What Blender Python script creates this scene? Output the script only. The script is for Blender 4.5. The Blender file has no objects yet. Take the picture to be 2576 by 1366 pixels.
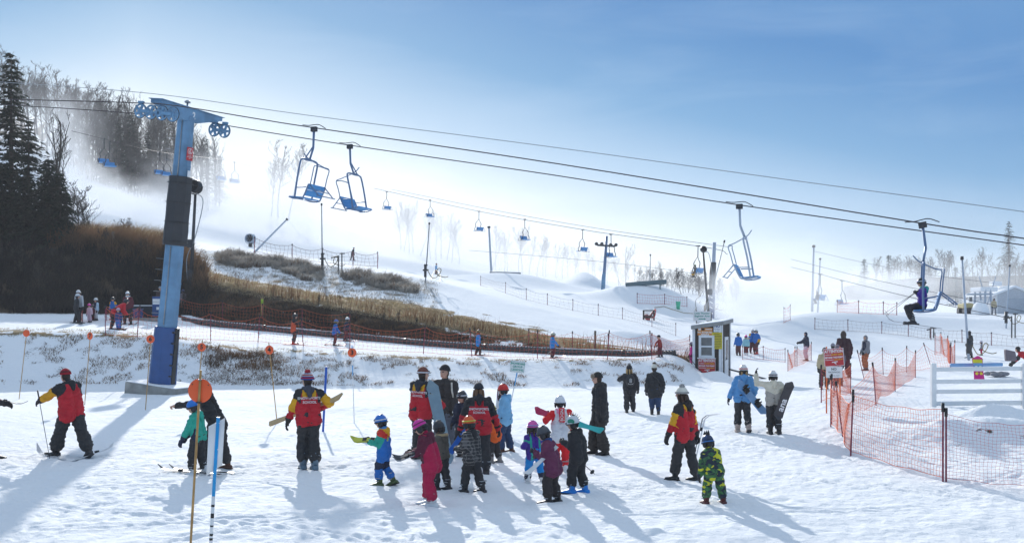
import bpy, bmesh, math, random
import numpy as np
from mathutils import Vector, Matrix, Euler, noise as mnoise
from mathutils.bvhtree import BVHTree
random.seed(7); RNG = np.random.default_rng(7)
R = math.radians
scene = bpy.context.scene
COL = scene.collection
# ------------------------------------------------------------------ camera, sky, sun, exposure
F, CX, HY, CH = 2600.0, 1288.0, 800.0, 2.95      # focal length and picture centre in px of a 2576 px wide picture, camera height in m
cam = bpy.data.objects.new('camera', bpy.data.cameras.new('camera'))
cam.data.sensor_width = 36; cam.data.lens = 36 * F / 2576; cam.data.shift_y = (HY - 683) / 2576
cam.data.clip_end = 3000; cam.data.clip_start = 0.1
cam.location = (0, 0, CH); cam.rotation_euler = (R(90), 0, 0)
COL.objects.link(cam); scene.camera = cam
SUN_EL, SUN_AZ = R(19.5), R(-12.0)                # azimuth measured from +Y towards +X
to_sun = Vector((math.sin(SUN_AZ) * math.cos(SUN_EL), math.cos(SUN_AZ) * math.cos(SUN_EL), math.sin(SUN_EL)))
sl = bpy.data.lights.new('sun', 'SUN'); sl.energy = 2.6; sl.angle = R(0.55); sl.color = (1.0, 0.965, 0.91)
so = bpy.data.objects.new('sun', sl); so.rotation_euler = (-to_sun).to_track_quat('-Z', 'Y').to_euler(); COL.objects.link(so)
so.location = (-20, 60, 60)
scene.view_settings.view_transform = 'Standard'; scene.view_settings.look = 'None'
scene.view_settings.gamma = 1; scene.view_settings.use_curve_mapping = False
scene.view_settings.exposure = 0.9

def N(nt, t, **kw):
    n = nt.nodes.new(t)
    for k, v in kw.items():
        if k.startswith('i_'):
            n.inputs[k[2:].replace('_', ' ')].default_value = v
        elif k.startswith('n_'):
            n.inputs[int(k[2:])].default_value = v
        else:
            setattr(n, k, v)
    return n
def ramp(nt, fac, stops, interp='LINEAR'):
    r = nt.nodes.new('ShaderNodeValToRGB'); r.color_ramp.interpolation = interp
    e = r.color_ramp.elements
    while len(e) < len(stops): e.new(0.5)
    for k, (p, c) in enumerate(stops):
        e[k].position = p; e[k].color = tuple(c) + (1,) if len(c) == 3 else c
    nt.links.new(fac, r.inputs[0]); return r.outputs[0]
def mixc(nt, fac, a, b, mode='MIX'):
    m = nt.nodes.new('ShaderNodeMix'); m.data_type = 'RGBA'; m.blend_type = mode
    for sock, v in ((0, fac), (6, a), (7, b)):
        if hasattr(v, 'links'): nt.links.new(v, m.inputs[sock])
        else: m.inputs[sock].default_value = v if not isinstance(v, tuple) else (tuple(v) + (1,))[:4]
    return m.outputs[2]
def mth(nt, op, a, b=None, c=None, clamp=False):
    m = nt.nodes.new('ShaderNodeMath'); m.operation = op; m.use_clamp = clamp
    for k, v in enumerate((a, b, c)):
        if v is None: continue
        if hasattr(v, 'links'): nt.links.new(v, m.inputs[k])
        else: m.inputs[k].default_value = v
    return m.outputs[0]
def srgb(h):
    h = h.lstrip('#'); v = [int(h[k:k + 2], 16) / 255 for k in (0, 2, 4)]
    return tuple(x / 12.92 if x <= 0.04045 else ((x + 0.055) / 1.055) ** 2.4 for x in v)

world = bpy.data.worlds.new('World'); scene.world = world; world.use_nodes = True
wn = world.node_tree; wn.nodes.clear()
sky = N(wn, 'ShaderNodeTexSky', sky_type='NISHITA', sun_disc=False)
sky.sun_elevation = SUN_EL; sky.sun_rotation = SUN_AZ; sky.air_density = 1.0; sky.dust_density = 0.6; sky.ozone_density = 2.5
geo = N(wn, 'ShaderNodeTexCoord')
sep = N(wn, 'ShaderNodeSeparateXYZ'); wn.links.new(geo.outputs['Generated'], sep.inputs[0])
elev = mth(wn, 'ARCSINE', sep.outputs[2])
azim = mth(wn, 'ARCTAN2', sep.outputs[0], sep.outputs[1])
# a winter sky: white low haze going to blue, turning pale again overhead, lower haze to the right of the sun, the same all round
side = mth(wn, 'MULTIPLY', mth(wn, 'SMOOTH_MIN', mth(wn, 'ABSOLUTE', mth(wn, 'ADD', azim, 0.35)), 0.8, 0.1), 0.25)
tt = mth(wn, 'DIVIDE', mth(wn, 'ADD', elev, side), 1.6, clamp=True)
grad = ramp(wn, tt, [(0.0, (0.93, 0.94, 0.945)), (0.08, (0.89, 0.915, 0.93)), (0.12, (0.68, 0.78, 0.87)), (0.158, (0.32, 0.49, 0.68)), (0.20, (0.075, 0.27, 0.52)), (0.255, (0.008, 0.165, 0.44)), (0.5, (0.30, 0.45, 0.65)), (1.0, (0.78, 0.82, 0.87))])  # upper two stops lie out of view, brightened to fill the shadows
# thin streaked clouds
mp = N(wn, 'ShaderNodeMapping'); mp.inputs['Scale'].default_value = (2.2, 2.2, 11.0); mp.inputs['Rotation'].default_value = (0.0, R(-9), 0)
wn.links.new(geo.outputs['Generated'], mp.inputs[0])
cn = N(wn, 'ShaderNodeTexNoise', i_Scale=1.9, i_Detail=6.0, i_Roughness=0.55, i_Distortion=0.5); wn.links.new(mp.outputs[0], cn.inputs['Vector'])
cl = mth(wn, 'SMOOTHSTEP' if False else 'MULTIPLY', ramp(wn, cn.outputs[0], [(0.50, (0, 0, 0)), (0.72, (1, 1, 1))]), 0.20)
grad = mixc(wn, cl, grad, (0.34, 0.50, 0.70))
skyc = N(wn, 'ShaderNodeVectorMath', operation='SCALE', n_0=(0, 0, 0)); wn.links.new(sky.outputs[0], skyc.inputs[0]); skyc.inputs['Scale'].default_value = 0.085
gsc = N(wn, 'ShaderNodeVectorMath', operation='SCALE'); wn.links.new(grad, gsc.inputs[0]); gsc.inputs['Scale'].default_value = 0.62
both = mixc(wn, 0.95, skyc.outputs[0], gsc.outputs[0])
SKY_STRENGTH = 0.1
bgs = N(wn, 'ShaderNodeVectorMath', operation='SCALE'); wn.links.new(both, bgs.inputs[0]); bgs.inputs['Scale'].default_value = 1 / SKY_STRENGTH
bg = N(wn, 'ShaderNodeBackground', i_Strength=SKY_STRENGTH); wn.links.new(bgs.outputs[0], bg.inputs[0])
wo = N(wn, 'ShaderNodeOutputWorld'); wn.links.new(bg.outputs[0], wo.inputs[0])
cy = scene.cycles
cy.use_denoising = True; cy.max_bounces = 6; cy.diffuse_bounces = 3; cy.glossy_bounces = 2; cy.transmission_bounces = 4; cy.volume_bounces = 3; cy.transparent_max_bounces = 12
cy.volume_step_rate = 4.0; cy.volume_max_steps = 96; cy.caustics_reflective = False; cy.caustics_refractive = False; cy.sample_clamp_indirect = 4

# ------------------------------------------------------------------ object bookkeeping
def link(o, parent=None):
    COL.objects.link(o)
    if parent is not None: o.parent = parent
    return o
def tag(o, label=None, cat=None, group=None, kind=None):
    if label: o['label'] = label
    if cat: o['category'] = cat
    if group: o['group'] = group
    if kind: o['kind'] = kind
    return o
def thing(name, label, cat, loc=(0, 0, 0), rz=0.0, group=None):
    o = bpy.data.objects.new(name, None); o.empty_display_size = 0.2
    o.location = loc; o.rotation_euler = (0, 0, rz); COL.objects.link(o)
    return tag(o, label, cat, group)
def copy_tree(o, parent=None):
    c = o.copy(); COL.objects.link(c)
    if parent is not None: c.parent = parent
    for ch in list(o.children): copy_tree(ch, c)
    return c

class MB:
    """collects shapes and links them as ONE mesh object"""
    def __init__(s): s.v = []; s.f = []; s.m = []; s.sm = []
    def add(s, vs, fs, m=0, smooth=False):
        b = len(s.v); s.v += [tuple(v) for v in vs]
        for f in fs: s.f.append(tuple(b + k for k in f)); s.m.append(m); s.sm.append(smooth)
        return s
    def box(s, c, d, M=None, m=0):
        x, y, z = d[0] / 2, d[1] / 2, d[2] / 2
        vs = [Vector((sx * x, sy * y, sz * z)) for sz in (-1, 1) for sy in (-1, 1) for sx in (-1, 1)]
        vs = [(M @ v if M else v) + Vector(c) for v in vs]
        return s.add(vs, [(0, 2, 3, 1), (4, 5, 7, 6), (0, 1, 5, 4), (2, 6, 7, 3), (0, 4, 6, 2), (1, 3, 7, 5)], m)
    def beam(s, a, b, w, h=None, m=0):
        a, b = Vector(a), Vector(b); d = (b - a); L = d.length
        M = d.to_track_quat('X', 'Z').to_matrix()
        return s.box((a + b) / 2, (L, w, h or w), M, m)
    def tube(s, pts, r, n=8, m=0, caps=True, closed=False, smooth=True):
        pts = [Vector(p) for p in pts]; rs = r if isinstance(r, (list, tuple)) else [r] * len(pts)
        vs = []; prev = None
        for k, p in enumerate(pts):
            a = pts[k - 1] if (k or closed) else p; b = pts[(k + 1) % len(pts)] if (k < len(pts) - 1 or closed) else p
            t = (b - a).normalized() if (b - a).length > 1e-9 else Vector((0, 0, 1))
            if prev is None:
                u = t.orthogonal().normalized()
                if abs(t.z) < 0.9: u = t.cross(Vector((0, 0, 1))).normalized()
            else:
                u = (prev - t * prev.dot(t)); u = u.normalized() if u.length > 1e-6 else t.orthogonal().normalized()
            prev = u; w = t.cross(u)
            for j in range(n):
                an = 2 * math.pi * (j + 0.5) / n
                vs.append(p + (u * math.cos(an) + w * math.sin(an)) * rs[k])
        fs = []; K = len(pts)
        for k in range(K if closed else K - 1):
            for j in range(n):
                a = k * n + j; b = k * n + (j + 1) % n; c = ((k + 1) % K) * n + (j + 1) % n; d = ((k + 1) % K) * n + j
                fs.append((a, b, c, d))
        s.add(vs, fs, m, smooth)
        if caps and not closed:
            b = len(s.v) - len(vs)
            s.f.append(tuple(b + j for j in reversed(range(n)))); s.m.append(m); s.sm.append(False)
            s.f.append(tuple(b + (K - 1) * n + j for j in range(n))); s.m.append(m); s.sm.append(False)
        return s
    def lathe(s, prof, n=16, M=None, m=0, smooth=True, c=(0, 0, 0)):
        """prof: (radius, z)"""
        vs = []; c = Vector(c)
        for r, z in prof:
            for j in range(n):
                an = 2 * math.pi * j / n; v = Vector((r * math.cos(an), r * math.sin(an), z)); vs.append((M @ v if M else v) + c)
        fs = [(k * n + j, k * n + (j + 1) % n, (k + 1) * n + (j + 1) % n, (k + 1) * n + j) for k in range(len(prof) - 1) for j in range(n)]
        s.add(vs, fs, m, smooth)
        b = len(s.v) - len(vs)
        if prof[0][0] > 1e-4: s.f.append(tuple(b + j for j in reversed(range(n)))); s.m.append(m); s.sm.append(False)
        if prof[-1][0] > 1e-4: s.f.append(tuple(b + (len(prof) - 1) * n + j for j in range(n))); s.m.append(m); s.sm.append(False)
        return s
    def ell(s, c, r, M=None, n=12, k=8, m=0, z0=-1.0, z1=1.0):
        """ellipsoid, between the relative heights z0 and z1"""
        prof = []
        a0, a1 = math.asin(max(-1, z0)), math.asin(min(1, z1))
        for q in range(k + 1):
            a = a0 + (a1 - a0) * q / k; prof.append((max(math.cos(a), 1e-5), math.sin(a)))
        D = Matrix.Diagonal(Vector(r)); MM = (M @ D) if M else D
        return s.lathe(prof, n, MM, m, True, c)
    def prism(s, poly, d, M=None, c=(0, 0, 0), m=0):
        """poly in x,z extruded along y by d"""
        n = len(poly); c = Vector(c)
        vs = [Vector((x, -d / 2, z)) for x, z in poly] + [Vector((x, d / 2, z)) for x, z in poly]
        vs = [(M @ v if M else v) + c for v in vs]
        fs = [tuple(range(n)), tuple(reversed(range(n, 2 * n)))] + [((k + 1) % n, k, n + k, n + (k + 1) % n) for k in range(n)]
        return s.add(vs, fs, m)
    def mesh(s, name, mats, recalc=True):
        me = bpy.data.meshes.new(name); me.from_pydata([tuple(v) for v in s.v], [], s.f)
        for mm in (mats if isinstance(mats, (list, tuple)) else [mats]): me.materials.append(mm)
        me.polygons.foreach_set('material_index', s.m); me.polygons.foreach_set('use_smooth', s.sm)
        me.update()
        if recalc and len(s.f) < 60000:
            bm = bmesh.new(); bm.from_mesh(me); bmesh.ops.recalc_face_normals(bm, faces=bm.faces); bm.to_mesh(me); bm.free()
        return me
    def build(s, name, mats, parent=None, bevel=0.0, loc=None, recalc=True):
        o = bpy.data.objects.new(name, s.mesh(name, mats, recalc)); link(o, parent)
        if loc is not None: o.location = loc
        if bevel:
            b = o.modifiers.new('bevel', 'BEVEL'); b.width = bevel; b.segments = 2; b.limit_method = 'ANGLE'
        return o
def np_mesh(name, V, Fq, mats, smooth=False):
    """fast mesh from numpy arrays; Fq (n,3) or (n,4)"""
    me = bpy.data.meshes.new(name); n, k = Fq.shape
    me.vertices.add(len(V)); me.vertices.foreach_set('co', np.ascontiguousarray(V, dtype=np.float32).ravel())
    me.loops.add(n * k); me.loops.foreach_set('vertex_index', np.ascontiguousarray(Fq, dtype=np.int32).ravel())
    me.polygons.add(n); me.polygons.foreach_set('loop_start', np.arange(0, n * k, k, dtype=np.int32))
    try: me.polygons.foreach_set('loop_total', np.full(n, k, dtype=np.int32))
    except Exception: pass
    me.polygons.foreach_set('use_smooth', np.full(n, smooth, dtype=bool))
    for mm in (mats if isinstance(mats, (list, tuple)) else [mats]): me.materials.append(mm)
    me.update(calc_edges=True); me.validate(); return me

# ------------------------------------------------------------------ materials
_M = {}
def mat(name, col, rough=0.6, metal=0.0, var=0.12, scale=6.0, bump=0.0, bscale=30.0, spec=0.4, obj=True):
    """plain painted, woven or moulded stuff: a base colour with a little procedural unevenness and grain"""
    key = (name, col)
    if key in _M: return _M[key]
    c = srgb(col) if isinstance(col, str) else col
    m = bpy.data.materials.new(name); m.use_nodes = True; nt = m.node_tree
    b = nt.nodes['Principled BSDF']; b.inputs['Roughness'].default_value = rough; b.inputs['Metallic'].default_value = metal
    b.inputs['Specular IOR Level'].default_value = spec
    tc = N(nt, 'ShaderNodeTexCoord')
    no = N(nt, 'ShaderNodeTexNoise', i_Scale=scale, i_Detail=4.0); nt.links.new(tc.outputs['Object'], no.inputs['Vector'])
    f = ramp(nt, no.outputs[0], [(0.3, (1 - var,) * 3), (0.7, (1 + var * 0.6,) * 3)])
    nt.links.new(mixc(nt, 1.0, c, f, 'MULTIPLY'), b.inputs['Base Color'])
    if bump:
        n2 = N(nt, 'ShaderNodeTexNoise', i_Scale=bscale, i_Detail=3.0); nt.links.new(tc.outputs['Object'], n2.inputs['Vector'])
        bp = N(nt, 'ShaderNodeBump', i_Strength=bump, i_Distance=0.02); nt.links.new(n2.outputs[0], bp.inputs['Height']); nt.links.new(bp.outputs[0], b.inputs['Normal'])
    _M[key] = m; return m

# ------------------------------------------------------------------ terrain
def zz(py, Y): return CH - (py - HY) / F * Y
def X_(px, Y): return (px - CX) / F * Y
def P(px, py, Y): return Vector((X_(px, Y), Y, zz(py, Y)))
PXG = np.arange(-3000, 6001, 20.0)
def row(kn):
    """kn: (px, Y, py) or (px, Y, None, Z)"""
    px = [k[0] for k in kn]; Y = [k[1] for k in kn]; Z = [k[3] if len(k) > 3 else zz(k[2], k[1]) for k in kn]
    y, z = np.interp(PXG, px, Y), np.interp(PXG, px, Z)
    w = np.array([1, 2, 3, 2, 1.]) / 9
    z = np.convolve(np.pad(z, 2, 'edge'), w, 'valid'); y = np.convolve(np.pad(y, 2, 'edge'), w, 'valid')
    return y, z
ROWS = [row(k) for k in (
    [(0, 9, None, 0.0)],
    # foot of the bank
    [(-400, 41, None, 0.1), (0, 41.8, None, 0.05), (600, 42.4, None, 0.0), (1400, 43.2, None, 0.0), (1650, 44.3, None, 0.03), (1740, 46, None, 0.05), (1900, 47, None, 0.05), (2600, 46, None, 0.2)],
    # top of the bank
    [(-400, 46, 826), (0, 46, 832), (200, 46, 836), (400, 46, 850), (600, 46.5, 880), (900, 47, 891), (1200, 47, 903), (1500, 47, 905), (1680, 47.5, 907), (1735, 48.4, 925), (1765, 50, None, 0.06), (2000, 52, None, 0.1), (2600, 52, None, 0.3)],
    # back of the terrace, along the pipe
    [(-400, 58, 775), (0, 58, 790), (150, 60, 790), (300, 62, 794), (480, 61, 799), (600, 58.5, 815), (700, 57, 826), (1000, 54.5, 861), (1300, 53, 884), (1500, 52.3, 893), (1700, 52, 900), (1760, 54, None, 0.45), (1860, 58, None, 0.25), (2600, 60, None, 0.45)],
    # crest of the shaded weedy face
    [(-400, 69, 570), (0, 69, 596), (160, 68.5, 612), (330, 68, 624), (430, 67, 662), (550, 64.5, 716), (800, 60.2, 760), (1100, 57.6, 818), (1300, 56, 856), (1500, 54.5, 883), (1700, 53.6, 898), (1760, 57, None, 0.5), (1860, 61, None, 0.3), (2600, 64, None, 0.55)],
    # upper edge of the straw band
    [(-400, 74, 566), (0, 74, 592), (160, 74, 606), (330, 74, 614), (430, 73, 632), (550, 70, 690), (800, 66, 738), (1000, 64, 757), (1200, 61, 800), (1400, 58.5, 848), (1600, 56.5, 884), (1740, 56.5, 896), (1860, 66, None, 0.4), (2600, 70, None, 0.9)],
    # crest of the snowy shrub slope
    [(-400, 82, 562), (0, 82, 588), (160, 82, 602), (420, 81, 612), (520, 80, 627), (700, 77, 650), (860, 75, 667), (1000, 74, 688), (1080, 73.5, 701), (1200, 73, 735), (1400, 71, 788), (1600, 69, 838), (1740, 68, 866), (1860, 74, 868), (2050, 79, 838), (2576, 80, 828), (3400, 80, 828)],
    # a little behind it: slack, or the top of the berm on the right
    [(-400, 95, 560), (0, 95, 570), (420, 92, 609), (700, 90, 652), (860, 88, 668), (1080, 86, 703), (1200, 86, 724), (1400, 85, 765), (1600, 83, 806), (1740, 82, 830), (1860, 84, 835), (2000, 84, 800), (2060, 84, 786), (2200, 84, 789), (2350, 84, 799), (2576, 84, 805), (3400, 84, 805)],
    [(-400, 125, 440), (0, 125, 480), (200, 125, 500), (400, 125, 560), (550, 125, 603), (700, 125, 630), (900, 130, 660), (1000, 130, 676), (1100, 130, 694), (1200, 130, 703), (1300, 130, 712), (1500, 130, 727), (1600, 130, 735), (1740, 125, 765), (1860, 125, 780), (2050, 120, 783), (2576, 118, 790), (3400, 118, 790)],
    [(-400, 190, 320), (0, 190, 350), (200, 190, 420), (400, 190, 500), (550, 190, 545), (700, 190, 575), (900, 190, 622), (1100, 195, 660), (1300, 200, 695), (1500, 205, 716), (1740, 210, 734), (1860, 210, 755), (2100, 210, 765), (2576, 210, 770), (3400, 210, 770)],
    [(-400, 300, 220), (0, 300, 270), (200, 300, 330), (400, 300, 420), (700, 300, 520), (900, 300, 590), (1100, 300, 640), (1300, 300, 680), (1500, 300, 705), (1740, 300, 725), (2000, 300, 742), (2150, 300, 716), (2300, 300, 698), (2576, 300, 692), (3400, 300, 690)],
    [(-400, 700, 300), (0, 700, 350), (400, 700, 480), (900, 700, 640), (1500, 700, 720), (2000, 700, 745), (2576, 700, 725), (3400, 700, 720)],
    [(0, 1500, 770)])]
RY = np.array([r[0] for r in ROWS]); RZ = np.array([r[1] for r in ROWS])
def zone(X, Y):
    """row index + fraction (a float) and base height"""
    X = np.asarray(X, float); Y = np.asarray(Y, float); Yc = np.maximum(Y, 9.0)
    u = np.clip((X / Yc * F + CX - PXG[0]) / 20.0, 0, len(PXG) - 1.001); i = u.astype(int); f = u - i
    ry = RY[:, i] * (1 - f) + RY[:, i + 1] * f; rz = RZ[:, i] * (1 - f) + RZ[:, i + 1] * f
    k = np.clip((ry <= Yc[None]).sum(0) - 1, 0, len(ROWS) - 2)
    a = np.take_along_axis(ry, k[None], 0)[0]; b = np.take_along_axis(ry, k[None] + 1, 0)[0]
    za = np.take_along_axis(rz, k[None], 0)[0]; zb = np.take_along_axis(rz, k[None] + 1, 0)[0]
    t = np.clip((Yc - a) / (b - a), 0, 1)
    return k + t, za + (zb - za) * t
def _h(ix, iy, s):
    n = (ix * 374761393 + iy * 668265263 + s * 974634541) & 0x7fffffff
    n = ((n ^ (n >> 13)) * 1274126177) & 0x7fffffff
    return ((n ^ (n >> 16)) & 0xffff) / 65535.0
def vn(x, y, s=0):
    ix = np.floor(x).astype(np.int64); iy = np.floor(y).astype(np.int64); fx = x - ix; fy = y - iy
    fx = fx * fx * (3 - 2 * fx); fy = fy * fy * (3 - 2 * fy)
    return (_h(ix, iy, s) * (1 - fx) + _h(ix + 1, iy, s) * fx) * (1 - fy) + (_h(ix, iy + 1, s) * (1 - fx) + _h(ix + 1, iy + 1, s) * fx) * fy
def fbm(x, y, s=0, o=4):
    r = 0; a = 0.5
    for k in range(o): r = r + a * vn(x * 2 ** k, y * 2 ** k, s + k); a *= 0.5
    return r / (1 - 0.5 ** o)
BUMPS = [  # (X, Y, height, radius x, radius y): drifts, jumps and heaps of snow
    (X_(2480, 27.5), 27.5, 0.42, 4.2, 2.6), (X_(2530, 24), 24, 0.30, 1.6, 0.9), (X_(2470, 26.4), 26.4, 0.2, .5, .35), (X_(2540, 26.2), 26.2, 0.26, .55, .4), (X_(2380, 24.5), 24.5, .22, 2.2, 1.2), (X_(2140, 33.5), 33.5, .35, 3, 3),
    (X_(1470, 135), 135, 2.0, 2.6, 4), (X_(1300, 120), 120, 1.3, 7, 7), (X_(1640, 105), 105, 2.3, 5.5, 5),
    (X_(1700, 50), 50, 0.25, 1.3, 1.5), (X_(1885, 46), 46, .2, 1.0, .8), (X_(1560, 66), 64, .35, 1.2, 1.2), (X_(1640, 63), 63, .5, 1.4, 1.2),
    (X_(300, 56), 56, 0.3, 3, 2), (X_(1790, 48.6), 48.6, .22, .5, .4), (X_(1815, 48.4), 48.4, .28, .5, .4)]
def height(X, Y):
    X = np.asarray(X, float); Y = np.asarray(Y, float); d = 0.012 * np.maximum(Y, 9)
    z = (zone(X, Y)[1] * 2 + zone(X, Y - d)[1] + zone(X, Y + d)[1] + zone(X - d, Y)[1] + zone(X + d, Y)[1]) / 6
    for bx, by, h, rx, ry in BUMPS: z = z + h * np.exp(-(((X - bx) / rx) ** 2 + ((Y - by) / ry) ** 2))
    z = z + (fbm(X / 5, Y / 5, 3, 3) - 0.5) * 0.22 * np.clip((Y - 9) / 10, 0, 1)
    return z
def gz(X, Y):
    x, y = np.array([X], float), np.array([Y], float); z = height(x, y)
    if 9 < Y < 60: z = z + fine(x, y, zone(x, y)[0])
    return float(z[0])
_SY = np.concatenate([np.arange(9, 60, 0.1), np.arange(60, 400, 0.5)])
def on(px, py, ymin=9.0):
    """the ground point seen at this place of the picture"""
    ys = _SY[_SY >= ymin]; z = height(X_(px, ys), ys); zr = zz(py, ys)
    k = np.argmax(zr <= z)
    Y = ys[k] if zr[k] <= z[k] else 9.0
    if k > 0:
        a, b = zr[k - 1] - z[k - 1], zr[k] - z[k]
        if a > b: Y = ys[k - 1] + (ys[k] - ys[k - 1]) * a / (a - b)
    return Vector((X_(px, Y), Y, gz(X_(px, Y), Y)))
_tr = np.random.default_rng(33)
TRACKS = []
for _k in range(46):
    _x = _tr.uniform(-13, 14); _y = _tr.uniform(14, 34); _a = _tr.choice([_tr.uniform(-.35, .35), _tr.uniform(-1.3, 1.3)]); TRACKS.append((_x, _y, math.cos(_a), math.sin(_a), _tr.uniform(-.012, .012), _tr.uniform(3, 9)))
def dents(X, Y, cell, r, seed):
    """boot prints: one jittered oval dent in most cells"""
    ix, iy = np.floor(X / cell).astype(np.int64), np.floor(Y / cell).astype(np.int64); z = np.zeros_like(X)
    for dx in (-1, 0, 1):
        for dy in (-1, 0, 1):
            cx, cy = ix + dx, iy + dy; px = (cx + _h(cx, cy, seed)) * cell; py = (cy + _h(cx, cy, seed + 1)) * cell; an = _h(cx, cy, seed + 2) * 3.14; s = .6 + .8 * _h(cx, cy, seed + 3)
            u = (X - px) * np.cos(an) + (Y - py) * np.sin(an); v = -(X - px) * np.sin(an) + (Y - py) * np.cos(an); d = np.sqrt((u / (1.7 * r)) ** 2 + (v / r) ** 2) / s
            z += np.where(d < 1, -(1 - d * d), 0) * .9 + np.exp(-((d - 1.25) / .3) ** 2) * .45
    return z
def fine(X, Y, zn):
    """trampled and skied snow: boot prints, clods, crossing ski grooves"""
    near = np.exp(-(np.maximum(Y - 14, 0) / 26) ** 2); flat = np.clip(1.25 - zn, 0, 1)
    a = fbm(X / 0.42, Y / 0.50, 11, 3) - 0.5; c = vn(X / 0.17, Y / 0.2, 31) - 0.5; big = fbm(X / 2.2, Y / 2.6, 19, 2)
    z = (a * 0.06 + c * 0.025) * (0.4 + 0.6 * near)
    crowd = np.clip(fbm(X / 3.5, Y / 3.5, 61, 2) * 2.2 - .55, 0.12, 1)
    m = (Y < 48) & (zn < 1.1); d = np.zeros_like(X); d[m] = dents(X[m], Y[m], .36, .085, 71) * .026 + dents(X[m], Y[m], .62, .12, 81) * .018
    z = z + d * crowd * (0.4 + 0.6 * near)
    t = np.zeros_like(X)
    xm, ym = X[m], Y[m]; tm = np.zeros_like(xm)
    for x0, y0, ca, sa, cv, hl in TRACKS:
        u = (xm - x0) * ca + (ym - y0) * sa; v = -(xm - x0) * sa + (ym - y0) * ca - cv * u * u; w = np.clip((hl - np.abs(u)) / 1.5, 0, 1)
        for o in (-.12, .12): q = np.abs(v - o); tm += w * (-np.exp(-(q / .05) ** 2) * .022 + np.exp(-((q - .10) / .05) ** 2) * .008)
    t[m] = np.clip(tm, -.035, .02)
    return z * (0.45 + 0.55 * flat) + t * flat + (big - .5) * .10 * flat
# ------------------------------------------------------------------ the ground sheet
def smooth(a, b, x): t = np.clip((x - a) / (b - a), 0, 1); return t * t * (3 - 2 * t)
def cover(X, Y, zn, px):
    """how much dead grass shows through the snow, and its tone (0 dark weeds, 1 straw)"""
    n = fbm(X / 1.3, Y / 1.0, 61, 4); n2 = fbm(X / 0.45, Y / 0.35, 71, 3)
    g = np.zeros_like(X); tone = np.zeros_like(X)
    bank = smooth(0.98, 1.12, zn) * (1 - smooth(1.9, 2.05, zn)) * (1 - smooth(1640, 1740, px))
    pt = np.exp(-((px - 620) / 190) ** 2) * 0.25 + np.exp(-((px - 200) / 150) ** 2) * 0.06 + np.exp(-((px - 1500) / 130) ** 2) * .08
    g = np.maximum(g, bank * (smooth(0.60 - pt, 0.80 - pt, n * 0.45 + n2 * 0.55)) * 0.46)
    lip = smooth(1.85, 2.0, zn) * (1 - smooth(2.02, 2.15, zn)) * (px < 1700)
    g = np.maximum(g, lip * smooth(0.45, 0.62, n2) * 0.8); tone = np.maximum(tone, lip * 0.9)
    dark = smooth(2.93, 3.03, zn) * (1 - smooth(3.97, 4.02, zn)) * (1 - smooth(1700, 1765, px))
    snowy = smooth(650, 1500, px) * 0.20 + 0.03
    g = np.maximum(g, dark * smooth(0.20 + snowy * .8, 0.36 + snowy, n * 0.5 + n2 * 0.5))
    straw = smooth(3.96, 4.02, zn) * (1 - smooth(4.75 + (n - .5) * 1.2, 5.1 + (n - .5) * 1.2, zn)) * (1 - smooth(1690, 1760, px)) * smooth(430, 520, px)
    g = np.maximum(g, straw * smooth(0.12, 0.3, n2 + 0.1)); tone = np.maximum(tone, straw)
    shr = smooth(4.9, 5.2, zn) * (1 - smooth(5.85, 6.0, zn)) * smooth(380, 480, px) * (1 - smooth(1000, 1200, px))
    g = np.maximum(g, shr * 0.62 * smooth(0.36, 0.66, n * 0.45 + n2 * 0.55)); tone = np.maximum(tone, shr * 0.45)
    lw = smooth(2.95, 3.05, zn) * (1 - smooth(5.3, 5.7, zn)) * (1 - smooth(430, 540, px))
    g = np.maximum(g, lw)
    frm = smooth(1.0, 1.1, zn) * (1 - smooth(1900, 2000, px)) * 0
    hill = smooth(8.7, 9.2, zn) * smooth(0.4, 0.6, n) * (px < 520) * 0.8
    g = np.maximum(g, hill)
    rt = smooth(9.0, 9.3, zn) * smooth(2080, 2160, px) * 0.9; g = np.maximum(g, rt)
    mud = np.exp(-(((X - X_(2490, 23.4)) / 1.5) ** 2 + ((Y - 23.4) / 0.9) ** 2)); g = np.maximum(g, smooth(.62, .8, n2 * .6 + n * .4) * mud)
    return g, tone
def ground_sheet():
    pxs = np.concatenate([[-60000, -20000, -8000, -4000, -2200, -1400], np.arange(-900, -50, 25), np.arange(-50, 2630, 5.0), np.arange(2640, 3600, 25), [4200, 5400, 8000, 20000, 60000]])
    ys = [-60, -30, -12, -3, 3, 7, 9.5, 11]
    y = 12.0
    while y < 1500:
        ys.append(y); y += 0.055 if y < 16 else (0.0042 * y if y < 62 else (0.0075 * y if y < 130 else 0.03 * y))
    ys = np.array(ys); U, YY = np.meshgrid((pxs - CX) / F, ys)
    X = U * np.maximum(YY, 9.0)
    x, y = X.ravel(), YY.ravel()
    zn, _ = zone(x, y); z = height(x, y) + np.where((y > 9) & (y < 140), fine(x, y, zn), 0)
    px = x / np.maximum(y, 9) * F + CX
    g, tone = cover(x, y, zn, px)
    z = z + g * 0.10 * (fbm(x / 0.5, y / 0.5, 81, 3) - 0.3) * (y < 120)
    ny, nx = X.shape; idx = np.arange(nx * ny).reshape(ny, nx)
    q = np.stack([idx[:-1, :-1], idx[:-1, 1:], idx[1:, 1:], idx[1:, :-1]], -1).reshape(-1, 4)
    me = np_mesh('snow_ground', np.stack([x, y, z], 1), q, snow_material(), True)
    at = me.attributes.new('cover', 'FLOAT_COLOR', 'POINT')
    at.data.foreach_set('color', np.stack([g, tone, np.zeros_like(g), np.ones_like(g)], 1).astype(np.float32).ravel())
    o = bpy.data.objects.new('snow_ground', me); link(o); tag(o, 'trampled snow ground with a grassy bank and ski runs', kind='structure'); return o
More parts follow.
